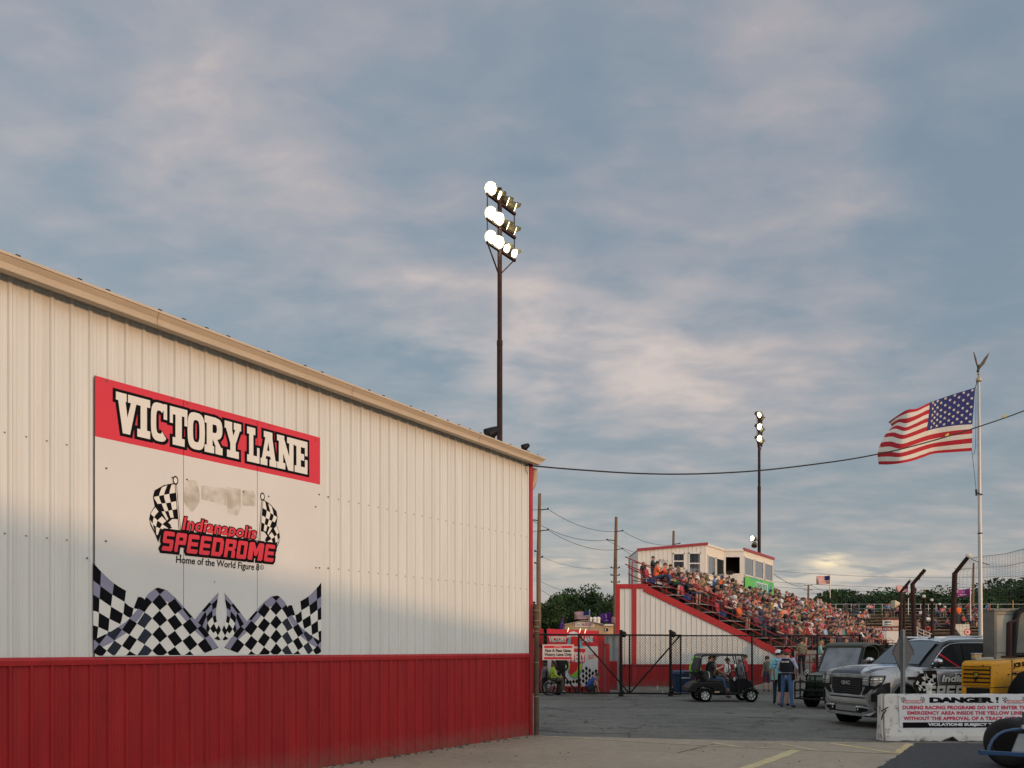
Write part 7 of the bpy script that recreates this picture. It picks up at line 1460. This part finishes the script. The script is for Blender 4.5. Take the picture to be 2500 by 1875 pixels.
mb.loft([[V((p.x,p.y,.5)) for p in base],[V((p.x,p.y,zl-.012)) for p in base]],smooth=False); hd=obj('hood',mb,yl,True,bevel=.03)
mb=MB(M_jt); mb.poly([Zt(p*.955+(Cc+Rc+Bc+Lc)/4*.045)+V((0,0,.004)) for p in base]); obj('hood_top',mb,yl,True)
nR=V((e1.y,-e1.x,0)).normalized(); nR=nR if nR.y<0 else -nR; nS=V((e2.y,-e2.x,0)).normalized(); nS=nS if nS.y<0 else -nS
def rear(u,z,l=0): return Lc-e1*u+nR*l+V((0,0,z))
def side(x,z,l=0): return Cc+e2.normalized()*x+nS*l+V((0,0,z))
zg0,zg1=P(0,1677,LY).z,P(0,1627,LY).z; mb=MB(M_black)
mb.prism([rear(.07,zg0+.01,.002),rear(.93,zg0+.01,.002),rear(.95,zg1,.002),rear(.09,zg1,.002)],nR*.006)
gl_=obj('louvre_grille',mb,yl,True); mb=MB(M_jy)
for k in range(5):
    z=zg0+.015+k*.085; mb.prism([rear(.08,z,.006),rear(.92,z,.006),rear(.92,z+.05,.03),rear(.08,z+.05,.03),],nR*.006+V((0,0,.004)))
obj('louvre',mb,gl_,True)
mb=MB(M_black); zc=lerp(zg0,zg1,.4); mb.prism([rear(.43,zc-.02,.045),rear(.57,zc+.03,.045),rear(.57,zc+.13,.045),rear(.43,zc+.13,.045)],nR*.006); mb.prism([rear(.49,zc-.07,.045),rear(.56,zc,.045),rear(.44,zc,.045)],nR*.006); text_into(mb,'JCB',lambda x,y:rear(x,y,.054),.45,.555,zc+.015,zc+.11,mat('badge_yellow',(.5,.35,.02),.5),base=.04); obj('badge',mb,yl,True)
mb=MB(M_black); mb.prism([rear(.18,zl-.32,.004),rear(.92,zl-.32,.004),rear(.92,zl-.02,.004),rear(.18,zl-.02,.004)],nR*.004); obj('lower_opening',mb,yl,True)
xs=(P(2469,0,LY+.3).x-Cc.x)/e2.normalized().x
mb=MB(M_gap); mb.prism([side(xs,zl-.2,.002),side(xs+.025,zl-.2,.002),side(xs+.03,zA+.02,.002),side(xs+.01,zA+.02,.002)],nS*.004); mb.prism([side(.05,zl-.012,.001),side(2,zl-.012,.001),side(2,zl+.004,.001),side(.05,zl+.004,.001)],nS*.004); mb.prism([side(xs,lerp(zl,zA,.57),.001),side(2,lerp(zl,zA,.60),.001),side(2,lerp(zl,zA,.61),.001),side(xs,lerp(zl,zA,.58),.001)],nS*.003); obj('panel_gap',mb,yl,True)
mb=MB(M_ink); zz=lerp(zl,zA,.66)
text_into(mb,'JCB SITEMASTER',lambda x,y:side(x,y+.08*(x-xs),.006),xs+.06,xs+1.25,zz,zz+.13,M_ink,base=.05); obj('lettering',mb,yl,True); mb=MB(M_ink); text_into(mb,'FROO-28',lambda x,y:side(x,y,.006),xs+.03,xs+.70,lerp(zl,zA,.43),lerp(zl,zA,.55),M_ink,base=.06)
obj('lettering',mb,yl,True); mb=MB(M_ink); mb.poly([side(xs-.14,lerp(zl,zA,.44),.006),side(xs-.04,lerp(zl,zA,.475),.006),side(xs-.14,lerp(zl,zA,.51),.006)]); mb.poly([side(xs-.15,lerp(zl,zA,.40),.006),side(xs-.15,lerp(zl,zA,.41),.006),side(xs-.06,lerp(zl,zA,.41),.006),side(xs-.06,lerp(zl,zA,.40),.006)]); obj('arrow_mark',mb,yl,True)
mb=MB(mat('paint_chip',(.12,.07,.03),.8,var=.4))
for k in range(26): x,z=rnd.uniform(.03,.8),lerp(zl,zA,rnd.random()); s_=rnd.uniform(.004,.018); mb.poly([side(x+s_*math.cos(t)*rnd.uniform(.6,1.6),z+s_*math.sin(t)*rnd.uniform(.3,1),.003) for t in(0,1,2.2,3.2,4.3,5.4)])
for k in range(22): x,z=rnd.random(),rnd.choice([zg1+rnd.random()*.09,zg0-.02,lerp(zg0,zg1,rnd.random())]); s_=rnd.uniform(.006,.02); mb.poly([rear(x*.98+.01+s_*math.cos(t)*rnd.uniform(.6,1.6)*1.3,z+s_*math.sin(t)*rnd.uniform(.3,1),.044) for t in(0,1,2.2,3.2,4.3,5.4)])
obj('paint_wear',mb,yl,True)
p=P(2425,1605,LY+.7); mb=MB(mat('silencer_grey',(.26,.23,.19),.6,var=.3)); mb.tube([P(2379,1610.5,LY+.45),P(2432,1608,LY+.65)],.042,10); mb.lathe([(.048,0),(.048,.03)],P(2425,1608.5,LY+.62),(1,0,0),10,M_rust); obj('silencer',mb,yl,True); mb=MB(M_jt); c=P(2384,1603,LY+.6); mb.bx(c.x-.08,c.x+.08,c.y-.06,c.y+.06,c.z-.06,c.z+.05); mb.bx(c.x-.09,c.x+.09,c.y-.07,c.y+.07,c.z+.05,c.z+.075,M_galv); obj('filter_box',mb,yl,True,bevel=.012)
mb=MB(M_rust); a=P(2463,1604,LY+.7); b_=P(2464,1520,LY+.7); mb.tube([a,b_],.055,12); mb.tube([b_+V((-.02,0,-.01)),b_+V((.1,0,.03)),b_+V((.17,0,.055))],.03,8); mb.obox(a+V((0,0,.0)),(.12,0,0),(0,.08,0),(0,0,.02)); obj('exhaust_stack',mb,yl,True)
CY_=LY+1.1; mb=MB(M_black,True); mb.tube([P(2472,1606,CY_),P(2476,1560,CY_),P(2480,1510,CY_),P(2486,1494,CY_),P(2500,1486,CY_),P(2640,1476,CY_)],.062,10); mb.tube([P(2472,1600,CY_),P(2640,1592,CY_)],.05,8); obj('cab_frame',mb,yl,True)
mb=MB(mat('cab_glass',(.16,.17,.15),.06,var=.1)); mb.poly([P(2477,1600,CY_+.01),P(2640,1594,CY_+.01),P(2640,1480,CY_+.01),P(2500,1490,CY_+.01),P(2487,1500,CY_+.01),P(2482,1530,CY_+.01)]); obj('cab_window',mb,yl,True)
mb=MB(M_rubber); mb.lathe([(.25,-.2),(.5,-.22),(.62,-.12),(.62,.12),(.5,.22),(.25,.2)],P(2520,1712,LY-.15)+V((0,0,0)),nS,28); obj('wheel',mb,yl,True); mb=MB(M_black); 
for u in(.1,.9): c=Lc-e1*u+e2*.2; mb.bx(c.x-.1,c.x+.1,c.y,c.y+.15,0,.52)
obj('leg',mb,yl,True)
bt=thing('metal_cabinet','pale grey metal box body with dark edge trim above the yellow loader','cabinet',(XZ(2428,16.75),16.75,0)); mb=MB(mat('cabinet_grey',(.31,.30,.265),.35,var=.12,scale=1.2)); x0=XZ(2428,16.75); zt_=P(0,1493,16.75).z; mb.bx(x0,x0+2.2,16.75,17.1,.6,zt_); obj('shell',mb,bt,True,bevel=.01)
mb=MB(mat('cabinet_trim',(.16,.145,.12),.5,var=.2)); mb.bx(x0-.02,x0+.035,16.72,17.12,.6,zt_+.01); mb.bx(x0-.02,x0+2.2,16.72,17.12,zt_,zt_+.05); mb.bx(x0,x0+2.2,16.735,16.75,P(0,1594,16.7).z,P(0,1592,16.7).z); mb.bx(x0+.03,x0+2.2,16.735,16.75,zt_-.07,zt_-.04); obj('edge_trim',mb,bt,True); mb=MB(M_black); mb.bx(x0+.1,x0+.25,16.8,17.,0,.6); mb.bx(x0+1.8,x0+1.95,16.8,17.,0,.6); obj('leg',mb,bt,True)
# ================================================================ concrete barrier, danger sign, cup
BYb=14.67; bL=XZ(2163,BYb); bR=15.5; hB=P(0,1694,BYb+.2).z
m,nt,b=_new('painted_concrete'); N=nt.nodes; L=nt.links; tc=N.new('ShaderNodeTexCoord'); nz=N.new('ShaderNodeTexNoise'); nz.inputs['Scale'].default_value=5; nz.inputs['Detail'].default_value=9; nz.inputs['Roughness'].default_value=.7; L.new(tc.outputs['Object'],nz.inputs[0]); rp=N.new('ShaderNodeValToRGB'); e=rp.color_ramp.elements; e[0].position=.36;e[1].position=.46;e[0].color=(.17,.14,.11,1);e[1].color=(.60,.57,.53,1); L.new(nz.outputs['Fac'],rp.inputs[0]); L.new(rp.outputs[0],b.inputs['Base Color']); b.inputs['Roughness'].default_value=.8; bp=N.new('ShaderNodeBump'); bp.inputs['Strength'].default_value=.5; bp.inputs['Distance'].default_value=.02; L.new(nz.outputs['Fac'],bp.inputs['Height']); L.new(bp.outputs[0],b.inputs['Normal']); M_pc=m
br=thing('jersey_barrier','chipped white painted concrete barrier carrying the danger sign','barrier',(bL+3,BYb+.25,0))
pf_=[(0,.0),(0,.10),(.03,.24),(.045,.34),(.065,hB),(.26,hB),(.28,.34),(.31,.24),(.34,.10),(.34,0)]
mb=MB(M_pc); rings=[]; n=70
for i in range(n+1):
    x=lerp(bL,bR,i/n); foot=0
    u=x-XZ(2304,BYb)
    if 0<u<.30: foot=.075*math.sin(math.pi*u/.30)
    ring_=[]
    for k,(y,z) in enumerate(pf_):
        if k in(0,9): z=foot+ (.012*abs(math.sin(x*9)+math.sin(x*23)))
        ring_.append(V((x,BYb+y+.004*math.sin(x*13+k),z+(rnd.uniform(-.006,.003) if k in(4,5) else 0))))
    rings.append(ring_)
mb.loft(rings,smooth=False); obj('concrete',mb,br,True,bevel=.012)
mb=MB(M_pc); mb.prism([(bL-.012,BYb+y*.8+.05,z*.97+.0) for y,z in pf_ if z>.30 or z==0],(-.03,0,0)); obj('end_block',mb,br,True,bevel=.01)
mb=MB(M_rust); mb.tube([V((bL+.02,BYb+.03,.60)),V((bL-.06,BYb+.02,.50)),V((bL-.06,BYb+.05,.42))],.012,6); mb.tube([V((bL+.05,BYb+.02,.66)),V((bL-.02,BYb-.02,.63)),V((bL-.07,BYb+.04,.58))],.012,6); obj('lifting_loop',mb,br,True)
dg_=thing('danger_sign','white danger warning sign with red lettering on the concrete barrier','sign',(XZ(2197,BYb)+1.6,BYb,.3)); W0,W1=2196.5,2600
tl=.22
def D(px,py,l=0.): 
    z=H+(HY-py)/F*BYb; yy=BYb+.045+.02*(z-.34)/max(.1,hB-.34)-.016-l
    return V((XZ(px,BYb),yy,z))
mb=MB(mat('danger_sign_white',(.60,.60,.61),.4,var=.05)); mb.prism([D(W0+2,1788),D(W1,1790),D(W1,1695.5),D(W0,1697)],(0,.006,0)); obj('board',mb,dg_,True)
mb=MB(M_ink); y0=lambda x:0
bxs=[(2271.5,2296),(2293.5,2321),(2320,2351),(2352,2379.5),(2381,2402),(2404,2431.5)]
text_into(mb,'DANGER',lambda x,y:D(x,y,.003),2272,2431,1716.5,1702.5,M_ink,base=.075,space=.92); mb.poly([D(x,y,.003) for x,y in((2434,1702.5),(2442,1702.5),(2440.5,1711.5),(2436.5,1711.5))]); mb.poly([D(2438.5+3.2*math.cos(t),1714.6+1.9*math.sin(t),.003) for t in[k*math.pi/4 for k in range(8)]])
M_dred=mat('sign_red_ink',(.48,.025,.065),.45,var=.04)
text_into(mb,'DURING RACING PROGRAMS DO NOT ENTER THE',lambda x,y:D(x,y,.003),2206,2516,1732.5,1723,M_dred,base=.05,space=1.06)
text_into(mb,'EMERGENCY AREA INSIDE THE YELLOW LINE',lambda x,y:D(x,y,.003),2217.5,2499,1745.5,1736.3,M_dred,base=.05,space=1.06)
text_into(mb,'WITHOUT THE APPROVAL OF A TRACK OFFICIAL',lambda x,y:D(x,y,.003),2207.5,2512,1759,1749.6,M_dred,base=.05,space=1.06)
mb.poly([D(2206,1777.5,.002),D(2560,1776,.002),D(2560,1762,.002),D(2206,1764,.002)])
text_into(mb,'VIOLATIONS SUBJECT TO FINE',lambda x,y:D(x,y,.004),2267,2470,1774.5,1765.5,mat('sign_grey_ink',(.60,.60,.61),.45),base=.06)
for cx in(2234,2483):
    text_into(mb,'SPEEDROME',lambda x,y:D(x,y,.004),cx-27,cx+22,1716,1711,M_dred,base=.07,shear=.15); mb.poly([D(cx-27,1716.4,.002),D(cx+23,1716.4,.002),D(cx+21,1710.5,.002),D(cx-20,1708.5,.002)],M_dred); text_into(mb,'Indianapolis',lambda x,y:D(x,y,.004),cx-17,cx+16,1710.8,1708.2,M_letter,base=.04); text_into(mb,'SPEEDROME',lambda x,y:D(x,y,.0045),cx-24,cx+20,1715.6,1711.4,M_letter,base=.03)
    text_into(mb,'Home of the World Figure 8',lambda x,y:D(x,y,.003),cx-21,cx+20,1718.8,1717,M_ink)
    for sx,px_ in((1,cx-32),(-1,cx+17)):
        for j in range(4):
            for i in range(4):
                if (i+j)%2==0: x=px_+i*2.7+(j*.6*sx); y=1701.5+j*2.9+(1.5*i if sx<0 else 1.5*(3-i))*.5; mb.poly([D(x,y,.003),D(x+2.6,y,.003),D(x+2.6,y+2.8,.003),D(x,y+2.8,.003)],M_ink)
obj('lettering',mb,dg_,True)
mb=MB(M_galv)
for px,py in((2199.5,1701),(2199.5,1754),(2201,1776)): mb.lathe([(.012,0),(.008,.006)],D(px,py,.0),(0,-1,0),8)
obj('bolt',mb,dg_,True)
cp_=thing('paper_cup','white paper cup with lid and straw standing on the barrier','cup',(XZ(2268,BYb+.16),BYb+.16,hB)); mb=MB(mat('paper_white',(.60,.58,.52),.6,var=.08)); hc=.19; mb.lathe([(.042,0),(.068,hc)],(0,0,0),(0,0,1),18); obj('cup_body',mb,cp_); mb=MB(mat('lid_white',(.62,.6,.55),.4,var=.05)); mb.lathe([(.072,hc-.008),(.072,hc+.008),(.06,hc+.014),(.02,hc+.016)],(0,0,0),(0,0,1),18); obj('lid',mb,cp_); mb=MB(mat('lid_white',(0,0,0))); mb.tube([(.0,0,hc),(.035,0,hc+.10)],.006,6); obj('straw',mb,cp_); mb=MB(mat('cup_print',(.34,.30,.24),.6,var=.3)); 
for a0 in(-2.2,-1.4): mb.loft([[V((.0605*math.cos(a0+t)*s_,.0605*math.sin(a0+t)*s_,z)) for t in(0,.15,.3,.45)] for z,s_ in((.075,.87),(.13,1.0))],False,False)
obj('print',mb,cp_)
# ================================================================ back of the diamond sign
SYd=15.35
ds=thing('diamond_sign','grey back of a diamond road sign on a steel post','sign',(XZ(2204,SYd),SYd,0)); cD=P(2205,1594,SYd); ax=V((.985,.17,0)).normalized(); hw=P(2234,0,SYd).x-P(2205,0,SYd).x; hh=P(0,1535,SYd).z-cD.z; aw=hw/ax.x*1.08; hh*=1.06
M_sg=mat('sign_back_grey',(.125,.115,.118),.5,metal=.2,var=.12,scale=3)
mb=MB(M_sg); pts=[]
for (x,z) in((0,1),(1,0),(0,-1),(-1,0)):
    for d in(-.09,.09):
        t=V((x,z)); s=V((-z,x)) ; q_=t*(1-.06)+s*d*.8; pts.append(cD+ax*q_.x*aw+V((0,0,q_.y*hh)))
mb.prism(pts,V((-ax.y,ax.x,0))*.006); obj('sign_plate',mb,ds,True)
mb=MB(mat('post_steel',(.17,.185,.19),.5,metal=.4,var=.2)); nx=V((ax.y,-ax.x,0)); b0=V((cD.x-.02,cD.y,0)); zt=P(0,1538,SYd).z
mb.prism([b0+ax*x+nx*y for x,y in((-.045,.012),(-.02,.012),(-.02,.05),(.03,.05),(.03,.012),(.05,.012),(.05,.006),(.022,.006),(.022,.042),(-.012,.042),(-.012,.006),(-.045,.006))],V((0,0,zt))); obj('post',mb,ds,True)
# ================================================================ race car in the corner of the view
rc=thing('race_car','open wheeled race car with wide black tyre and dark blue tube bumper','race car',(XZ(2600,11.4),11.4,0))
cw_=V((XZ(2478,11.5),11.5,.375)); ax_=V((.86,.50,0)).normalized(); mb=MB(mat('slick_tyre',(.013,.013,.013),.6,var=.35,scale=9,bump=.1)); r=.375; w=.46
mb.lathe([(.20,-w/2),(.30,-w/2-.01),(.345,-w*.47),(.37,-w*.40),(r,-w*.2),(r,w*.2),(.37,w*.40),(.345,w*.47),(.30,w/2+.01),(.2,w/2)],cw_,ax_,48,caps=False); t_=obj('tyre',mb,rc,True); mb=MB(M_black); mb.lathe([(.2,-w*.46),(.17,-w*.2),(.05,-w*.15)],cw_,ax_,28); mb.lathe([(.2,w*.46),(.17,w*.2),(.05,w*.15)],cw_,ax_,28); obj('rim',mb,t_,True)
M_rb=mat('race_blue',(.018,.055,.13),.3,var=.12,coat=.4); BYc=10.75
mb=MB(M_rb,True); q5=lambda px,py,dy=0.:P(px,py,BYc+dy)
mb.tube([q5(2413,1834),q5(2416,1822),q5(2424,1806),q5(2437,1793),q5(2452,1785.5),q5(2475,1781),q5(2505,1779.5),q5(2620,1779)],.021,12); mb.tube([q5(2470,1783.5),q5(2505,1778),q5(2620,1775)],.02,10); obj('bumper_hoop',mb,rc,True)
mb=MB(M_rb); a=q5(2392,1836.5); b_=q5(2640,1850); d=(b_-a).normalized(); mb.obox((a+b_)/2,(b_-a)/2,(0,.03,0),(0,0,.030)); mb.obox(a+V((0,0,0)),(.006,0,0),(0,.036,0),(0,0,.034)); obj('bumper_bar',mb,rc,True,bevel=.008)
mb=MB(mat('panel_grey',(.20,.215,.23),.45,metal=.2,var=.15)); mb.prism([q5(2471,1836,.15),q5(2489,1792,.2),q5(2560,1792,.2),q5(2560,1840,.15)],(0,.03,0)); obj('nose_panel',mb,rc,True,bevel=.01)
mb=MB(M_black); mb.tube([cw_,V((XZ(2700,11.6),11.9,.40))],.05,10); mb.bx(XZ(2560,13.5),XZ(2760,11.4),10.95,13.5,.18,.55); mb.tube([q5(2500,1785,.05),P(2498,1740,11.6)],.018,8); obj('frame',mb,rc,True,bevel=.02)
mb=MB(M_galv); mb.bx(XZ(2495.5,10.7),XZ(2503,10.7),10.69,10.72,P(0,1779,10.7).z,P(0,1770,10.7).z); obj('bracket',mb,rc,True)
SKY_OFF=(2.3,4.1,0); SKY_ROT=.35; SKY_GAIN=1.0
SKY_RAMP=[(.20,(.158,.206,.266)),(.38,(.200,.234,.285)),(.50,(.252,.263,.304)),(.64,(.328,.305,.325)),(.84,(.50,.415,.385))]
SKY_COVER=[((170,150,.22,.10),.06),((360,350,.14,.08),.07),((700,460,.15,.07),.12),((1190,770,.13,.06),.22),((1650,890,.22,.05),.22),((1900,1000,.2,.04),.12),((1680,440,.10,.05),.06),((1500,120,.25,.1),-.05),((2030,400,.12,.1),.05),
((960,900,.13,.06),-.30),((1000,330,.3,.06),-.10),((700,620,.12,.04),-.06),((60,540,.12,.09),-.16),((2400,720,.14,.14),-.22),((2420,420,.10,.14),-.16),((1240,310,.16,.05),-.10),((1360,570,.12,.04),-.12),((520,740,.12,.06),-.10),((2430,100,.12,.1),-.14),((1400,1080,.1,.03),-.14),((1650,1180,.2,.03),-.12),((2200,1190,.2,.05),-.12),((1900,700,.16,.06),-.08)]
SKY_GLOW=[((2025,1372,.020,.009),(.95,.76,.50),1.),((2040,1405,.11,.010),(.60,.50,.42),.7),((1390,1378,.04,.012),(.50,.41,.37),.9),((1350,840,.20,.06),(.52,.45,.43),.4),((1900,1420,.25,.02),(.46,.43,.40),.5)]
# ================================================================ light, sky, camera
EL=R(3.2); SAZ=V((.76,-.65,0)).normalized()          # low evening sun, off to the right behind the viewer
SD=(SAZ*math.cos(EL)+V((0,0,math.sin(EL)))).normalized()
sl=bpy.data.lights.new('sun','SUN'); sl.energy=1.22; sl.angle=R(.6); sl.color=(1.,.57,.28)
so=bpy.data.objects.new('sun',sl); COL.objects.link(so); so.rotation_euler=SD.to_track_quat('Z','Y').to_euler(); so.location=(20,-20,30)
# unseen block added behind the viewer, its top shaped to throw the evening shadow
DD=42.; perp=V((-SAZ.y,SAZ.x,0))
def shadow_line(p): 
    A=W(*WU(0,1245)); B=W(*WU(1290,1545)); a=A.dot(perp); b=B.dot(perp); 
    if p<b: return A.z+(B.z-A.z)*(p-a)/(b-a)
    return max(1.75,B.z-(p-b)*.05)
mb=MB(mat('shadow_block_grey',(.4,.38,.35),.7)); tp=[]; pv=[W(*WU(0,1245)).dot(perp)-14,W(*WU(0,1245)).dot(perp),W(*WU(1290,1545)).dot(perp)]+[W(*WU(1290,1545)).dot(perp)+k for k in(6,12,30,70)]
def occ(p): 
    # distance from the shadow's place to the added block along the sun's path
    loc={}
    return shadow_line(p)
base_d=DD
front=[];
for p in pv:
    t_at=(W(*WU(600,1400))).dot(SAZ); z=occ(p)+(base_d-t_at)*math.tan(EL); front.append((perp*p+SAZ*base_d,z))
mb.poly([V((q.x,q.y,0)) for q,z in front][::-1]+[V((q.x,q.y,z)) for q,z in front]); 
for (q,z),(q2_,z2) in zip(front[:-1],front[1:]): mb.poly([V((q.x,q.y,z)),V((q2_.x,q2_.y,z2)),V((q2_.x,q2_.y,z2))+SAZ*8,V((q.x,q.y,z))+SAZ*8])
mb.poly([V((q.x,q.y,0))+SAZ*8 for q,z in front]+[V((q.x,q.y,z))+SAZ*8 for q,z in front][::-1])
solo('shadow_block',mb,'unseen long low block added behind the viewer to cast the evening shadow','building',front[3][0])
w=bpy.data.worlds.new('World'); SC.world=w; w.use_nodes=True; nt=w.node_tree; N=nt.nodes; L=nt.links
for n in list(N): N.remove(n)
out=N.new('ShaderNodeOutputWorld'); bg=N.new('ShaderNodeBackground'); L.new(bg.outputs[0],out.inputs[0])
sky=N.new('ShaderNodeTexSky'); sky.sky_type='NISHITA'; sky.sun_disc=False; sky.sun_elevation=EL; sky.sun_rotation=math.atan2(SAZ.x,SAZ.y); sky.altitude=200; sky.air_density=1.2; sky.dust_density=2.
tc=N.new('ShaderNodeTexCoord'); sx=N.new('ShaderNodeSeparateXYZ'); L.new(tc.outputs['Generated'],sx.inputs[0])
def M_(op,a,b=None,c=None):
    n=N.new('ShaderNodeMath'); n.operation=op
    for i,v in enumerate((a,b,c)):
        if v is None: continue
        if isinstance(v,(int,float)): n.inputs[i].default_value=v
        else: L.new(v,n.inputs[i])
    return n.outputs[0]
def vm(op,a,b=None,s=None):
    n=N.new('ShaderNodeVectorMath'); n.operation=op; L.new(a,n.inputs[0])
    if b is not None:
        if isinstance(b,(tuple,list)): n.inputs[1].default_value=b
        else: L.new(b,n.inputs[1])
    if s is not None: n.inputs['Scale'].default_value=s
    return n
z=M_('MAXIMUM',sx.outputs[2],0.0); zq=M_('ADD',z,.16)
cx_=M_('DIVIDE',sx.outputs[0],zq); cy_=M_('DIVIDE',sx.outputs[1],zq)
cb=N.new('ShaderNodeCombineXYZ'); L.new(cx_,cb.inputs[0]); L.new(cy_,cb.inputs[1])
def cloud(scale,det,rough,dist,off,rot=0,sc3=(1,1,1)):
    mp=N.new('ShaderNodeMapping'); mp.inputs['Location'].default_value=off; mp.inputs['Rotation'].default_value=(0,0,rot); mp.inputs['Scale'].default_value=sc3; L.new(cb.outputs[0],mp.inputs[0])
    n=N.new('ShaderNodeTexNoise'); n.inputs['Scale'].default_value=scale; n.inputs['Detail'].default_value=det; n.inputs['Roughness'].default_value=rough; n.inputs['Distortion'].default_value=dist; L.new(mp.outputs[0],n.inputs['Vector']); return n.outputs['Fac']
def sstep(x,a,b):
    n=N.new('ShaderNodeMapRange'); n.interpolation_type='SMOOTHSTEP'; L.new(x,n.inputs[0]); n.inputs[1].default_value=a; n.inputs[2].default_value=b; return n.outputs[0]
def mixc(f,a,b):
    n=N.new('ShaderNodeMix'); n.data_type='RGBA'; L.new(f,n.inputs[0]) if not isinstance(f,float) else setattr(n.inputs[0],'default_value',f)
    for i,v in((6,a),(7,b)):
        if isinstance(v,tuple): n.inputs[i].default_value=(*v,1)
        else: L.new(v,n.inputs[i])
    return n.outputs[2]
def dirblob(px,py,wx,wy):
    """soft patch of cloud light around a direction (azimuth, elevation)"""
    d=V(((px-CX)/F,1,(HY-py)/F)).normalized(); az=math.atan2(d.x,d.y); el=math.asin(d.z)
    a=M_('ARCTAN2',sx.outputs[0],sx.outputs[1]); e=M_('ARCSINE',sx.outputs[2])
    u=M_('DIVIDE',M_('SUBTRACT',a,az),wx); v=M_('DIVIDE',M_('SUBTRACT',e,el),wy)
    s=M_('ADD',M_('MULTIPLY',u,u),M_('MULTIPLY',v,v)); return M_('POWER',2.718,M_('MULTIPLY',s,-1.))
n1=cloud(1.7,3,.5,.3,SKY_OFF,SKY_ROT,(1,1.25,1)); n2=cloud(4.2,5,.52,.25,(3.1,1.7,0),.0,(1,1.5,1)); n3=cloud(.6,2,.5,.2,(7.3,2.2,0))
n4=cloud(9.,4,.55,.3,(1.1,5.7,0),.1,(1,1.6,1)); cov=M_('ADD',M_('MULTIPLY',n1,.35),M_('MULTIPLY',n2,.80)); cov=M_('ADD',M_('ADD',cov,M_('MULTIPLY',n4,.24)),-.20)
for p_,a_ in SKY_COVER: cov=M_('ADD',cov,M_('MULTIPLY',dirblob(*p_),a_))
rp=N.new('ShaderNodeValToRGB'); e=rp.color_ramp.elements; rp.color_ramp.interpolation='LINEAR'
while len(e)<5: e.new(.5)
for i,(p_,c_) in enumerate(SKY_RAMP): e[i].position=p_; e[i].color=(*c_,1)
L.new(cov,rp.inputs[0]); col=rp.outputs[0]
hz=sstep(sx.outputs[2],.20,.0); col=mixc(M_('MULTIPLY',hz,.45),col,(.335,.34,.38))
for p_,c_,k_ in SKY_GLOW: col=mixc(M_('MULTIPLY',M_('MULTIPLY',dirblob(*p_),k_),sstep(n2,.36,.6)),col,c_)
# the sunset side of the sky, behind the viewer, is much brighter
dsun=vm('DOT_PRODUCT',tc.outputs['Generated'],tuple(SAZ)); f=M_('MAXIMUM',sstep(dsun.outputs['Value'],-.10,.95),M_('MULTIPLY',sstep(M_('MULTIPLY',sx.outputs[1],-1.),-.25,.55),.62))
low=sstep(sx.outputs[2],.75,.0)
west=mixc(low,(.80,.93,1.02),(1.13,1.10,1.06)); col=mixc(M_('MULTIPLY',f,.9),col,west)
top=sstep(sx.outputs[2],.72,1.); col=mixc(top,col,(.50,.57,.65))
dn=sstep(sx.outputs[2],-.01,-.06); col=mixc(dn,col,(.10,.10,.10))
sk=vm('SCALE',sky.outputs[0],None,.06); fin=vm('ADD',sk.outputs[0],vm('SCALE',col,None,SKY_GAIN).outputs[0]); L.new(fin.outputs[0],bg.inputs[0]); bg.inputs[1].default_value=1.0
cam=bpy.data.cameras.new('camera'); co=bpy.data.objects.new('camera',cam); COL.objects.link(co); co.location=(0,0,H); co.rotation_euler=(R(90),0,0); cam.sensor_width=36; cam.lens=F/2500*36; cam.shift_y=(HY-937.5)/2500; cam.clip_start=.1; cam.clip_end=4000; SC.camera=co
vs_=SC.view_settings; vs_.view_transform='Standard'; vs_.look='None'; vs_.exposure=.18; vs_.gamma=1; SC.render.film_transparent=False
SC.cycles.max_bounces=6; SC.cycles.use_denoising=True
